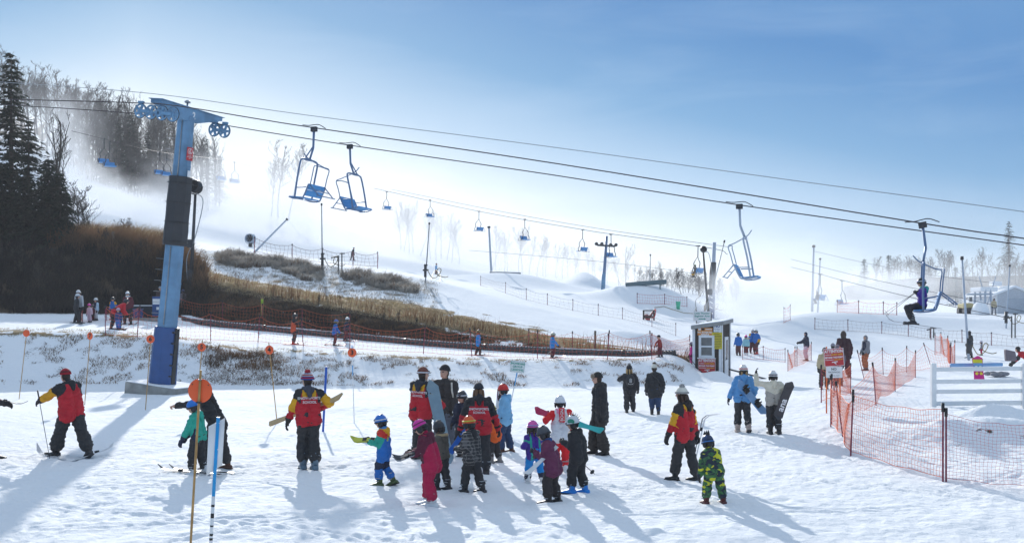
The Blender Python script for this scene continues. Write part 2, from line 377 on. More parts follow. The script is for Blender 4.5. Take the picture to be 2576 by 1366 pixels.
def snow_material():
    m = bpy.data.materials.new('snow_and_dead_grass'); m.use_nodes = True; nt = m.node_tree; L = nt.links.new
    b = nt.nodes['Principled BSDF']
    at = N(nt, 'ShaderNodeAttribute', attribute_name='cover'); sp = N(nt, 'ShaderNodeSeparateColor'); L(at.outputs['Color'], sp.inputs[0])
    tc = N(nt, 'ShaderNodeTexCoord')
    n1 = N(nt, 'ShaderNodeTexNoise', i_Scale=0.5, i_Detail=6.0, i_Roughness=0.6); L(tc.outputs['Object'], n1.inputs['Vector'])
    n2 = N(nt, 'ShaderNodeTexNoise', i_Scale=9.0, i_Detail=6.0, i_Roughness=0.65); L(tc.outputs['Object'], n2.inputs['Vector'])
    n3 = N(nt, 'ShaderNodeTexNoise', i_Scale=14.0, i_Detail=5.0, i_Roughness=0.7); L(tc.outputs['Object'], n3.inputs['Vector'])
    snow = mixc(nt, n1.outputs[0], (0.80, 0.82, 0.85), (0.88, 0.885, 0.89))
    snow = mixc(nt, ramp(nt, n2.outputs[0], [(0.60, (0, 0, 0)), (0.78, (0.25,) * 3)]), snow, (0.70, 0.70, 0.68))
    darkg = mixc(nt, n3.outputs[0], (0.030, 0.022, 0.016), (0.10, 0.072, 0.046))
    straw = mixc(nt, n2.outputs[0], (0.17, 0.115, 0.055), (0.36, 0.265, 0.14))
    gr = mixc(nt, sp.outputs[1], darkg, straw)
    f = mth(nt, 'ADD', sp.outputs[0], mth(nt, 'MULTIPLY', mth(nt, 'SUBTRACT', n3.outputs[0], 0.5), 1.5))
    f = ramp(nt, f, [(0.36, (0, 0, 0)), (0.62, (1, 1, 1))])
    f2 = mth(nt, 'MULTIPLY', f, mth(nt, 'GREATER_THAN', sp.outputs[0], 0.02))
    L(mixc(nt, f2, snow, gr), b.inputs['Base Color'])
    b.inputs['Roughness'].default_value = 0.85; b.inputs['Specular IOR Level'].default_value = 0.12
    w = N(nt, 'ShaderNodeMapping'); w.inputs['Scale'].default_value = (1, 1, 1); L(tc.outputs['Object'], w.inputs[0])
    v = N(nt, 'ShaderNodeTexVoronoi', feature='SMOOTH_F1', i_Scale=4.5); L(w.outputs[0], v.inputs['Vector'])
    h = mth(nt, 'ADD', mth(nt, 'MULTIPLY', n2.outputs[0], 0.75), mth(nt, 'ADD', mth(nt, 'MULTIPLY', v.outputs['Distance'], 0.5), mth(nt, 'MULTIPLY', n3.outputs[0], 0.22)))
    bp = N(nt, 'ShaderNodeBump', i_Strength=0.75, i_Distance=0.07); L(h, bp.inputs['Height']); L(bp.outputs[0], b.inputs['Normal'])
    return m
ground = ground_sheet()
# ------------------------------------------------------------------ air: thin haze, and the drifting spray of the snow guns
def vol_mat(name, dens, col=(0.93, 0.95, 1.0), aniso=0.55, blob=False, nscale=1.0, edge=0.5, seed=0.0):
    m = bpy.data.materials.new(name); m.use_nodes = True; nt = m.node_tree; nt.nodes.clear()
    out = N(nt, 'ShaderNodeOutputMaterial'); pv = N(nt, 'ShaderNodeVolumePrincipled')
    pv.inputs['Color'].default_value = col + (1,); pv.inputs['Anisotropy'].default_value = aniso; pv.inputs['Density'].default_value = dens
    if blob:
        tc = N(nt, 'ShaderNodeTexCoord'); ln = N(nt, 'ShaderNodeVectorMath', operation='LENGTH'); nt.links.new(tc.outputs['Object'], ln.inputs[0])
        no = N(nt, 'ShaderNodeTexNoise', i_Scale=nscale, i_Detail=4.0, i_Roughness=0.6, noise_dimensions='4D'); no.inputs['W'].default_value = seed
        nt.links.new(tc.outputs['Object'], no.inputs['Vector'])
        d = mth(nt, 'ADD', mth(nt, 'SUBTRACT', 1.0, ln.outputs['Value']), mth(nt, 'MULTIPLY', mth(nt, 'SUBTRACT', no.outputs[0], 0.5), 1.5))
        nt.links.new(mth(nt, 'MULTIPLY', mth(nt, 'DIVIDE', d, edge, clamp=True), dens), pv.inputs['Density'])
    nt.links.new(pv.outputs[0], out.inputs['Volume'])
    return m
hz = MB().box((0, 340, 37), (1500, 840, 78)).build('haze', vol_mat('thin_air_haze', 0.00035, aniso=0.3)); tag(hz, kind='stuff')
def mist(c, r, dens, nscale=1.6, edge=0.5, seed=0.0, aniso=0.55):
    o = MB().ell((0, 0, 0), (1.3, 1.3, 1.3), n=20, k=12).build('snow_mist', vol_mat('snow_gun_mist', dens, (0.97, 0.975, 0.985), aniso, True, nscale, edge, seed))
    o.location = c; o.scale = r; tag(o, 'drifting white spray of the snow guns', kind='stuff'); return o
mist((X_(880, 168), 168, 16), (28, 24, 15), 0.07, 1.6, 1.2, 1.0, 0.2)
mist((X_(600, 150), 150, 17), (20, 20, 10.5), 0.08, 1.7, 1.3, 5.0, 0.2)
mist((X_(300, 128), 128, 14.5), (16, 14, 6.5), 0.11, 1.9, 1.2, 2.0, 0.2)
mist((X_(1250, 172), 172, 11), (26, 20, 10), 0.09, 1.8, 1.2, 3.0, 0.2)
mist((X_(1520, 182), 182, 10), (18, 16, 7), 0.05, 1.8, 1.2, 8.0, 0.2)
mist((X_(2000, 98), 98, 5.5), (12, 8, 5.5), 0.10, 1.7, 1.2, 4.0, 0.2)
mist((X_(2330, 122), 122, 6.5), (16, 8, 4.5), 0.07, 1.7, 1.2, 6.0, 0.2)
mist((X_(150, 105), 105, 21), (5, 8, 8), 0.05, 2.0, 1.2, 9.0, 0.2)
mist((X_(215, 112), 112, 16.5), (4.5, 5, 4.5), 0.22, 2.6, 0.8, 11.0, 0.2)
mist((X_(330, 116), 116, 14.5), (6, 5, 3.6), 0.24, 2.6, 0.8, 12.0, 0.2)
mist((X_(160, 100), 100, 19.0), (2.6, 4, 5.5), 0.16, 2.8, 0.8, 13.0, 0.2)
mist((X_(1880, 88), 88, 5.0), (4.6, 5, 3.0), 0.22, 2.6, 0.8, 14.0, 0.2)
mist((X_(2230, 108), 108, 6.0), (6.5, 5, 2.8), 0.18, 2.6, 0.8, 15.0, 0.2)
mist((X_(2540, 150), 150, 8.0), (12, 10, 8), 0.04, 1.6, 1.2, 16.0, 0.2)
# ------------------------------------------------------------------ chairlifts
M_TB = mat('tower_blue_paint', (0.135, 0.275, 0.43), 0.45, 0.0, 0.28, 1.6, 0.15, 8)
M_PADB = mat('blue_pad_vinyl', (0.028, 0.082, 0.24), 0.5, 0.0, 0.14, 2.5, 0.35, 3)
M_PADK = mat('black_pad_vinyl', (0.035, 0.036, 0.040), 0.55, 0.0, 0.2, 2.0, 0.35, 3)
M_STEEL = mat('galvanised_steel', (0.30, 0.32, 0.34), 0.45, 0.5, 0.15, 8)
M_DARK = mat('dark_steel', (0.045, 0.047, 0.052), 0.5, 0.3, 0.2, 8)
M_FRAME = mat('chair_frame_blue_grey', (0.12, 0.19, 0.32), 0.45, 0.2, 0.15, 8)
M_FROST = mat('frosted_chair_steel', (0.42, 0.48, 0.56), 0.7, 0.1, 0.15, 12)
M_SEAT = mat('chair_seat_blue', (0.045, 0.26, 0.58), 0.45, 0.0, 0.12, 6)
M_WIRE = mat('wire_rope', (0.06, 0.05, 0.055), 0.6, 0.4, 0.2, 20)
M_CONC = mat('weathered_concrete', (0.30, 0.29, 0.27), 0.9, 0, 0.25, 3, 0.4, 20)
M_WHITE = mat('white_paint', (0.78, 0.78, 0.77), 0.5, 0, 0.06, 4)
M_RED = mat('sign_red', (0.50, 0.035, 0.040), 0.5, 0, 0.06, 4)
M_BLACK = mat('black_plastic', (0.022, 0.022, 0.024), 0.5, 0, 0.2, 8)
M_SNOWCAP = mat('caked_snow', (0.84, 0.85, 0.87), 0.9, 0, 0.04, 8, 0.5, 20)

def text_mesh(s, size, font_w=1.0, align='CENTER'):
    cu = bpy.data.curves.new('lettering', 'FONT'); cu.body = s; cu.size = size; cu.align_x = align; cu.align_y = 'CENTER'
    cu.resolution_u = 2; cu.offset = 0.012 * size * font_w; cu.space_line = 0.9
    o = bpy.data.objects.new('lettering', cu)
    me = bpy.data.meshes.new_from_object(o); bpy.data.objects.remove(o); bpy.data.curves.remove(cu); return me
def lettering(s, size, parent, loc, m, rot=(math.pi / 2, 0, 0), name='lettering', sx=1.0, bold=1.0):
    """flat print standing 3 mm proud of the board behind it; reads from -Y of its parent"""
    me = text_mesh(s, size, bold); me.materials.clear(); me.materials.append(m)
    o = bpy.data.objects.new(name, me); link(o, parent); o.location = loc; o.rotation_euler = rot; o.scale = (sx, 1, 1); return o

LD = Vector((0.945, -0.327, 0)); AD = Vector((0.327, 0.945, 0))          # along the line (downhill), across it (away from camera)
def lineA(px, py): k = (px - CX) / F; Y = 33.16 / (1 + 0.346 * k); return P(px, py, Y)
def lineB(px, py): k = (px - CX) / F; Y = 36.97 / (1 + 0.346 * k); return P(px, py, Y)
def spline(pts, n=8):
    out = []; q = [pts[0] * 2 - pts[1]] + list(pts) + [pts[-1] * 2 - pts[-2]]
    for k in range(1, len(q) - 2):
        for j in range(n):
            t = j / n; a, b, c, d = q[k - 1:k + 3]
            out.append(0.5 * ((2 * b) + (c - a) * t + (2 * a - 5 * b + 4 * c - d) * t * t + (3 * b - a - 3 * c + d) * t ** 3))
    return out + [pts[-1]]
def rope(name, label, pts, r=0.017, cat='cable', group=None, m=None):
    o = MB().tube(spline([Vector(p) for p in pts], 6), r, 6).build(name, m or M_WIRE); tag(o, label, cat, group); return o

def main_tower():
    base = P(408, 968, 40.0); base.z = 0.42
    t = thing('lift_tower', 'tall blue lift tower numbered 2 with padded foot on a concrete block', 'lift tower', base)
    ax = (LD * 1.12 + Vector((0, 0, 10.35))).normalized(); Y = AD.copy(); X = Y.cross(ax).normalized()
    t.matrix_world = Matrix.Translation(base) @ Matrix((X, Y, ax)).transposed().to_4x4()
    o8 = lambda r: r / math.cos(math.pi / 8)
    def octa(z0, z1, r0, r1, nm, m, bev=0.0, k=1, wob=0.0):
        b = MB(); pr = []
        for q in range(k + 1):
            f = q / k; pr.append((o8(r0 + (r1 - r0) * f) * (1 + wob * (random.random() - .5)), z0 + (z1 - z0) * f))
        b.lathe(pr, 8, Matrix.Rotation(math.pi / 8, 3, 'Z'), smooth=False); return b.build(nm, m, t, bev)
    octa(0.0, 10.3, 0.37, 0.30, 'mast', M_TB, 0.02)
    pb = octa(0.02, 2.2, 0.50, 0.45, 'foot_pad', M_PADB, 0.02, 8, 0.03)
    for k in range(5): MB().box((0.47, -0.1, 0.35 + 0.42 * k), (0.10, 0.30, 0.05)).build('strap', M_BLACK, pb, 0.01)
    MB().box((0.50, -0.02, 1.12), (0.05, 0.22, 2.15)).build('pad_seam', M_BLACK, pb, 0.01)
    kp = octa(5.35, 8.0, 0.44, 0.41, 'mast_pad', M_PADK, 0.02, 9, 0.045)
    for k in range(4): MB().tube([Vector((math.cos(a) * .47, math.sin(a) * .47, 5.5 + .75 * k)) for a in np.linspace(0, 2 * math.pi, 17)[:-1]], 0.018, 4, closed=True).build('strap', M_BLACK, kp)
    MB().tube([(.12, -.40, 2.3), (.10, -.36, 5.3)], .022, 6).build('conduit', M_STEEL, t); MB().tube([(.10, -.345, 8.0), (.09, -.335, 10.2)], .022, 6).build('conduit', M_STEEL, t)
    for z_ in (2.45, 3.9, 8.4, 10.15): r_ = .37 - .007 * z_; MB().lathe([(r_ * 1.085, z_ - .03), (r_ * 1.12, z_ - .02), (r_ * 1.12, z_ + .02), (r_ * 1.085, z_ + .03)], 8, Matrix.Rotation(math.pi / 8, 3, 'Z'), smooth=False).build('weld_band', M_TB, t)
    for k in range(22):
        if 2.3 < 0.42 * k + .6 < 5.2 or 8.1 < .42 * k + .6 < 10: MB().tube([(-.28, -.2, 0.6 + .42 * k), (-.46, -.3, .6 + .42 * k), (-.46, -.42, .6 + .42 * k)], 0.012, 4).build('climbing_peg', M_STEEL, t)
    fb = MB().box((0.1, 0.1, -0.32), (2.3, 1.9, 0.62)).build('concrete_block', M_CONC, t, 0.03)
    MB().box((0.1, 0.1, 0.005), (2.25, 1.85, 0.03)).build('snow_cover', M_SNOWCAP, fb, 0.01)
    # crossarm: flat top, tapering box girder
    a0, a1 = -1.80, 1.95; zt = 10.62
    prof = [(a0, zt - 0.13), (-0.40, zt - 0.50), (0.40, zt - 0.50), (a1, zt - 0.13), (a1, zt), (a0, zt)]
    arm = MB().prism(prof, 0.50, Matrix.Rotation(math.pi / 2, 3, 'Z')).build('crossarm', M_TB, t, 0.015)
    MB().prism([(a0 - .05, zt), (a1 + .05, zt), (a1 + .05, zt + .025), (a0 - .05, zt + .025)], 0.62, Matrix.Rotation(math.pi / 2, 3, 'Z')).build('top_plate', M_TB, arm)
    c = MB().tube([(0, 0, zt), (0, 0, zt + .22)], 0.035, 8); c.lathe([(0.10, zt + .2), (0.12, zt + .25), (0.05, zt + .31)], 10); c.build('lightning_cap', M_STEEL, arm)
    lettering('2', 0.36, arm, (0.256, 0.12, zt - 0.26), M_WHITE, (math.pi / 2, 0, math.pi / 2), 'number', bold=3)
    lettering('2', 0.36, arm, (-0.256, 0.12, zt - 0.26), M_WHITE, (math.pi / 2, 0, -math.pi / 2), 'number', bold=3)
    inv = t.matrix_world.inverted()
    wheel = MB()
    for r_, w_ in ((0.235, 0.075),):
        wheel.tube([(math.cos(a) * r_, 0, math.sin(a) * r_) for a in np.linspace(0, 2 * math.pi, 25)[:-1]], 0.032, 6, closed=True)
    wheel.tube([(math.cos(a) * .262, 0, math.sin(a) * .262) for a in np.linspace(0, 2 * math.pi, 25)[:-1]], 0.018, 5, 1, closed=True)
    wheel.tube([(0, -.07, 0), (0, .07, 0)], 0.075, 12)
    for k in range(5): a = k * 2 * math.pi / 5; wheel.beam((0, 0, 0), (math.cos(a) * .235, 0, math.sin(a) * .235), 0.05, 0.085)
    wme = wheel.mesh('sheave_wheel', [M_TB, M_BLACK])
    for side, cable, n, aa in ((0, lineA, 4, -1.55), (1, lineB, 2, 1.66)):
        mid = cable(394 if side == 0 else 552, 264 if side == 0 else 310)
        d = ((cable(790, 322) if side == 0 else cable(880, 366)) - (cable(200, 256) if side == 0 else cable(300, 283))).normalized()
        g = MB(); dl = inv.to_3x3() @ d
        ctr = inv @ (mid + Vector((0, 0, -0.29)))
        span = 0.48
        nb = n // 2
        for k in range(nb):
            q = (k - (nb - 1) / 2) * 2 * span
            g.beam(ctr + dl * (q - span / 2) + Vector((0, .09, 0)), ctr + dl * (q + span / 2) + Vector((0, .09, 0)), 0.03, 0.11); g.beam(ctr + dl * (q - span / 2) - Vector((0, .09, 0)), ctr + dl * (q + span / 2) - Vector((0, .09, 0)), 0.03, 0.11)
        if nb > 1: g.beam(ctr - dl * span + Vector((0, .13, 0)), ctr + dl * span + Vector((0, .13, 0)), 0.04, 0.14)
        top = Vector((0.0, aa, zt - 0.14))
        g.tube([top, top + Vector((0.02, 0, -.25)), ctr + Vector((0, .16, .25)), ctr + Vector((0, .16, -.02))], 0.045, 8)
        rg = g.build('sheave_assembly', M_TB, t)
        for k in range(n):
            w = bpy.data.objects.new('sheave_wheel', wme); link(w, rg); w.location = ctr + dl * ((k - (n - 1) / 2) * span)
            w.rotation_euler = Vector((0, 1, 0)).rotation_difference(Vector((0, 1, 0))).to_euler()
        for k in (range(n) if n == 2 else (0,)):
            MB().box(ctr + dl * ((k - (n - 1) / 2) * span) + Vector((0, 0, .31)), (0.22, .10, .09)).build('cable_catcher', M_TB, rg)
    # red notice on the mast
    sx = 0.345
    s = thing('notice', None, None); s.parent = t; s.location = (0.36, -0.06, 8.88); s.rotation_euler = (0, 0, R(90 - 22.5 + 10))
    del_keys = [k for k in ('label', 'category') if k in s]
    MB().box((0, 0, 0), (0.30, 0.012, 0.50)).build('sign_board', M_RED, s, 0.004)
    MB().tube([(math.cos(a) * .105, -.009, .10 + math.sin(a) * .105) for a in np.linspace(0, 2 * math.pi, 25)[:-1]], 0.009, 4, closed=True).build('ring', M_WHITE, s)
    ic = MB(); ic.ell((0.0, -.010, .155), (.022, .006, .022)); ic.beam((-.03, -.010, .12), (-.02, -.010, .05), .006, .03); ic.beam((-.02, -.010, .05), (.045, -.010, .055), .006, .025); ic.beam((.045, -.010, .055), (.04, -.010, .02), .006, .02); ic.beam((-.02, -.010, .115), (.05, -.010, .10), .006, .014)
    ic.build('seated_figure', M_WHITE, s)
    for k, w in enumerate(('LOWER', 'RESTRAINING', 'BAR')): lettering(w, 0.042, s, (0, -.011, -.07 - .05 * k), M_WHITE)
    MB().box((0.43, -.1, 8.12), (.03, .14, .24)).build('tag_plate', M_WHITE, t)
    return t
tower = main_tower()
rope('haul_rope', 'near upper haul rope of the blue tower lift, climbing leftward', [lineA(-250, 243), lineA(0, 250), lineA(330, 259), lineA(452, 268), lineA(650, 300), lineA(790, 322), lineA(1400, 412), lineA(2320, 562), lineA(2576, 600), lineA(3000, 668)], 0.018, group='ropes of the main lift')
rope('haul_rope', 'far lower haul rope of the blue tower lift, under the near one', [lineB(-250, 255), lineB(0, 264), lineB(300, 283), lineB(524, 307), lineB(580, 318), lineB(880, 366), lineB(1400, 442), lineB(1860, 516), lineB(2576, 617), lineB(3000, 676)], 0.018, group='ropes of the main lift')
rope('signal_cable', 'thin grey signal cable strung highest above the lift chairs', [lineA(-200, 193), lineA(0, 207), lineA(380, 236), lineA(770, 290), lineA(1400, 372), lineA(2000, 455), lineA(2576, 533), lineA(3000, 600)], 0.011, group='ropes of the main lift', m=M_STEEL)

def rod(*pts): return spline([Vector(p) for p in pts], 5)
def big_chair(label, pos, face, tilt, frost):
    fm = M_FROST if frost else M_FRAME
    t = thing('lift_chair', label, 'lift chair', pos, 0, 'double chairs of the main lift')
    X = (LD * face).normalized(); Yv = Vector((0, 0, 1)).cross(X)
    t.matrix_world = Matrix.Translation(pos) @ Matrix((X, Yv, Vector((0, 0, 1)))).transposed().to_4x4() @ Matrix.Rotation(tilt, 4, 'Y')
    sl_ = -0.2 * face
    g = MB(); g.box((0, 0, -.05), (.22, .12, .17)); g.tube(rod((-.45, 0, .035 - .45 * -0.2 * -face * -1), (-.2, 0, .09), (0, 0, .1), (.2, 0, .09), (.45, 0, .035 + .45 * -0.2 * face)), 0.018, 5); g.build('grip', M_DARK, t, 0.01)
    h = MB().tube([(0, 0, 0), (0.03, 0, -.7), (0.18, 0, -1.12)], [.042, .038, .034], 8); h.tube([(0.02, 0, -.62), (0.16, .28, -1.05)], .025, 6); h.box((0.18, 0.1, -1.1), (.09, .36, .07)); h.build('hanger', fm, t)
    fr = MB(); w = 0.57
    fr.tube(rod((0.42, -w, -2.42), (0.32, -w, -1.8), (0.2, -w, -1.25), (0.18, -w + .12, -1.12), (0.18, 0, -1.1), (0.18, w - .12, -1.12), (0.2, w, -1.25), (0.32, w, -1.8), (0.42, w, -2.42)), 0.032, 8)
    for s in (-1, 1):
        fr.tube(rod((-.12, s * w, -2.0), (0.06, s * w, -2.38), (0.16, s * w, -2.47), (0.45, s * w, -2.46), (0.64, s * w, -2.40)), 0.026, 6)
        fr.tube([(0.36, s * w, -2.1), (-.02, s * w, -2.1)], 0.018, 6)
    fr.tube([(-.06, -w, -2.12), (-.06, w, -2.12)], .02, 6); fr.tube([(.3, -w, -2.48), (.3, w, -2.48)], .02, 6)
    fr.build('frame', fm, t)
    def slat(n, x0, z0, x1, z1, nm):
        for k in range(n):
            f0, f1 = k / n + .01, (k + 1) / n - .01
            a = Vector((x0 + (x1 - x0) * f0, 0, z0 + (z1 - z0) * f0)); b = Vector((x0 + (x1 - x0) * f1, 0, z0 + (z1 - z0) * f1))
            MB().beam(a, b, 1.08, 0.035).build(nm, M_SEAT, t, 0.008)
    slat(2, 0.12, -2.44, 0.66, -2.38, 'seat'); slat(2, 0.06, -2.38, -.12, -1.98, 'backrest')
    rb = MB()   # restraint bar, swung up behind
    rb.tube(rod((-.14, -.5, -2.02), (-.22, -.5, -1.7), (-.30, -.5, -1.40), (-.12, -.42, -1.30), (.25, -.1, -1.05), (.4, 0, -.85)), .019, 6); rb.tube(rod((-.14, .5, -2.02), (-.22, .5, -1.7), (-.30, .5, -1.40), (-.25, .2, -1.36), (-.25, -.2, -1.36), (-.30, -.5, -1.40)), .019, 6)
    for s in (-.5, .5): rb.tube([(-.14, s, -2.02), (-.46, s, -2.40)], .02, 6)
    rb.tube([(-.46, -.62, -2.40), (-.46, .62, -2.40)], .02, 6); rb.tube([(-.3, -.5, -2.22), (-.3, .5, -2.22)], .016, 6)
    rb.build('restraint_bar', fm, t); return t
big_chair('empty blue double chair under the near rope, close to the numbered tower', lineA(790, 322), -1, R(0), False)
CH2 = big_chair('blue double chair carrying a rider in purple, above the white fence', lineA(2320, 562), -1, R(10), False)
big_chair('empty blue double chair on the far rope beside the near one', lineB(880, 366), 1, 0, False)
big_chair('empty frosted chair seen side-on above the brown hut', lineB(1860, 516), 1, 0, True)

def small_chair_proto(lyre=True):
    t = thing('lift_chair', 'x', 'lift chair', (0, 0, 0))
    h = MB(); h.box((0, 0, 0), (.4, .1, .09)); h.tube([(0, 0, 0), (0.02, 0, -1.0)], .045, 6); h.build('hanger', M_DARK, t)
    fr = MB()
    fr.tube(rod((.1, -.28, -1.3), (.05, 0, -1.0), (.1, .28, -1.3)), .03, 6)
    for s in (-1, 1):
        fr.tube(rod((.1, s * .28, -1.3), (.12, s * .46, -1.55), (.16, s * .40, -1.85), (.2, s * .54, -2.15), (.1, s * .55, -2.4), (-.1, s * .55, -2.45)), .042, 6)
        fr.tube([(-.12, s * .55, -2.4), (-.24, s * .55, -1.95)], .024, 6); fr.tube([(-.24, s * .55, -1.95), (-.5, s * .6, -2.5)], .018, 5)
    fr.tube([(-.5, -.6, -2.5), (-.5, .6, -2.5)], .018, 5)
    fr.build('frame', M_DARK, t)
    MB().beam((-.08, 0, -2.45), (.48, 0, -2.40), 1.1, .05).build('seat', M_SEAT, t); MB().beam((-.12, 0, -2.38), (-.25, 0, -1.98), 1.1, .04).build('backrest', M_SEAT, t)
    return t
def place_chairs(spots, group, face_dir):
    first = None
    for lab, pos, face, sc in spots:
        o = small_chair_proto() if first is None else copy_tree(first)
        first = first or o
        o['label'] = lab; o['group'] = group; d = face_dir * face
        o.location = pos; o.rotation_euler = (0, 0, math.atan2(d.y, d.x)); o.scale = (sc,) * 3
    return first
# second lift, across the run at about 125 m
L2 = lambda px, py: P(px, py, 124 - (px - 1300) * 0.048)
dv = (L2(1700, 620) - L2(1000, 490)); dv.z = 0; dv.normalize(); sv = Vector((-dv.y, dv.x, 0))
place_chairs([('small blue chair furthest up the second lift, half in the mist', L2(973, 483), -1, .98), ('bare chair hanger of the second lift fading into the mist', L2(1082, 503), 1, .9),
    ('small blue chair hanging just left of the misty pole', L2(1205, 532), -1, 1.0), ('small blue chair of the second lift facing downhill over the run', L2(1320, 552), 1, 1.0),
    ('small blue chair just uphill of the slim lift mast', L2(1466, 578), -1, 1.0), ('small blue chair hanging right beside the slim lift mast', L2(1537, 590), 1, 1.0),
    ('small chair with a rider in yellow, near the snow gun head', L2(1756, 619), -1, 1.1)], 'chairs of the second lift', dv)
rope('haul_rope', 'rope of the second lift carrying the row of small blue chairs', [L2(940, 474), L2(1205, 532), L2(1466, 578), L2(1560, 592), L2(1790, 625), L2(1830, 640)], 0.028, group='ropes of the distant lifts')
rope('haul_rope', 'far side rope of the second lift running just above its chairs', [L2(940, 472) + sv * 3, L2(1205, 526) + sv * 3, L2(1466, 572) + sv * 3, L2(1790, 618) + sv * 3], 0.022, group='ropes of the distant lifts')
rope('cable', 'thin cable sagging low in front of the misty woods', [P(1180, 630, 150), P(1400, 648, 145), P(1600, 668, 140), P(1760, 690, 135)], 0.02, group='ropes of the distant lifts')
def slim_mast():
    Y = 113.6; b = P(1516, 728, Y); b.z = gz(b.x, b.y)
    t = thing('lift_mast', 'slim blue steel mast of the second lift with a short crossarm', 'lift mast', b)
    ht = (728 - 582) / F * Y
    MB().tube([(0, 0, -.3), (.45, 0, ht)], [.19, .14], 10).build('mast', M_FRAME, t)
    MB().tube([(0, 0, -.3), (.13, 0, 2.4)], [.24, .22], 10).build('foot_pad', M_TB, t)
    a = MB(); a.beam((.40 - 1.0, -.9, ht - 1.05), (.40 + 1.0, .9, ht - 1.05), .22, .2)
    for k in (-1, 1):
        for q in (-.3, .3): a.lathe([(.16, -.06), (.2, 0), (.16, .06)], 10, Matrix.Rotation(math.pi / 2, 3, 'X'), c=(.4 + k * .85 + q, k * .8, ht - .9))
    a.build('crossarm', M_DARK, t)
slim_mast()
# third lift, on the right
L3 = lambda px, py: P(px, py, 104 - (px - 2060) * 0.03)
d3 = (L3(2300, 745) - L3(2060, 690)); d3.z = 0; d3.normalize()
place_chairs([('misty chair with a dark rider over the right-hand run', L3(2064, 690), -1, 1.05), ('misty empty chair over the right-hand run', L3(2118, 706), 1, 0.95)], 'chairs of the third lift', d3)
rope('haul_rope', 'rope of the misty lift on the right, sloping down to the barn', [L3(1990, 672), L3(2064, 690), L3(2118, 705), L3(2300, 750), L3(2440, 780), L3(2576, 808), L3(2700, 830)], 0.028, group='ropes of the distant lifts')
rope('haul_rope', 'upper rope of the misty lift on the right', [L3(2010, 648) + Vector((0, 3, 0)), L3(2200, 695) + Vector((0, 3, 0)), L3(2440, 745) + Vector((0, 3, 0)), L3(2700, 800) + Vector((0, 3, 0))], 0.022, group='ropes of the distant lifts')
rope('cable', 'thin overhead wire from the misty pole toward the spruces', [P(2047, 632, 112), P(2180, 662, 112), P(2330, 690, 112), P(2500, 712, 112)], 0.018, group='ropes of the distant lifts')
# chairs of the lift up the wooded hill, far left
L4 = lambda px, py, Y: P(px, py, Y)
d4 = Vector((0.6, -0.8, 0))
place_chairs([('faint hillside chair with a blue seat, uppermost left', L4(262, 350, 100), 1, .95), ('faint hillside chair with a blue seat, just below the uppermost', L4(276, 358, 98), 1, .95), ('faint hillside chair left of the blue tower, upper of two', L4(402, 383, 110), 1, .95), ('faint hillside chair left of the blue tower, lower of two', L4(419, 389, 108), 1, .9),
    ('ghostly chair right of the blue tower, nearer it', L4(556, 402, 168), 1, 1.35), ('ghostly chair right of the blue tower, further out', L4(590, 409, 170), 1, 1.35)], 'chairs of the hillside lift', d4)
rope('haul_rope', 'faint rope of the hillside lift among the bare trees', [L4(180, 330, 98), L4(262, 350, 100), L4(402, 383, 110), L4(556, 402, 168), L4(640, 420, 180)], 0.022, group='ropes of the distant lifts')
# ------------------------------------------------------------------ hut, signs, markers, nets, pipe, fences and far buildings
M_BROWN = mat('brown_stained_boards', (0.032, 0.022, 0.018), 0.75, 0, 0.3, 3, 0.3, 12)
M_TRIM = mat('white_trim_board', (0.74, 0.75, 0.76), 0.6, 0, 0.1, 5)
M_ROOFG = mat('grey_roof_edge', (0.30, 0.30, 0.29), 0.8, 0, 0.2, 5)
M_GLASS = mat('dim_window_glass', (0.11, 0.12, 0.125), 0.12, 0, 0.4, 2.5, spec=0.6)
M_YEL = mat('yellow_board', (0.62, 0.50, 0.03), 0.5, 0, 0.05)
M_YTXT = mat('yellow_print', (0.85, 0.62, 0.02), 0.5, 0, 0.02)
M_ORS = mat('orange_board', (0.66, 0.24, 0.03), 0.5, 0, 0.06)
M_GRN = mat('green_print', (0.02, 0.30, 0.22), 0.5, 0, 0.02)
M_NAVY = mat('navy_print', (0.02, 0.07, 0.25), 0.5, 0, 0.02)
M_INK = mat('black_print', (0.02, 0.02, 0.02), 0.5, 0, 0.02)
M_DISC = mat('orange_disc_plastic', (0.80, 0.115, 0.03), 0.45, 0, 0.05, 6)
M_BAMB = mat('bamboo_cane', (0.44, 0.25, 0.085), 0.55, 0, 0.25, 9)
M_POLEB = mat('pole_blue_plastic', (0.01, 0.30, 0.66), 0.4, 0, 0.05)
M_POLEB2 = mat('pole_dark_blue_plastic', (0.02, 0.10, 0.45), 0.4, 0, 0.05)
M_NET = mat('orange_red_netting', (0.80, 0.16, 0.07), 0.6, 0, 0.12)
M_NETR = mat('red_netting', (0.55, 0.045, 0.05), 0.6, 0, 0.12)
M_NETD = mat('faded_net', (0.30, 0.22, 0.20), 0.7, 0, 0.2)
M_POST = mat('dark_red_net_post', (0.22, 0.025, 0.055), 0.5, 0, 0.1)
M_POSTO = mat('orange_net_post', (0.75, 0.16, 0.04), 0.5, 0, 0.1)
M_WOOD = mat('grey_weathered_post', (0.16, 0.125, 0.095), 0.85, 0, 0.3, 6)
M_PIPE = mat('corrugated_black_pipe', (0.055, 0.055, 0.058), 0.5, 0, 0.2, 5)
M_HOSE = mat('yellow_grey_hose', (0.30, 0.24, 0.13), 0.6, 0, 0.2)

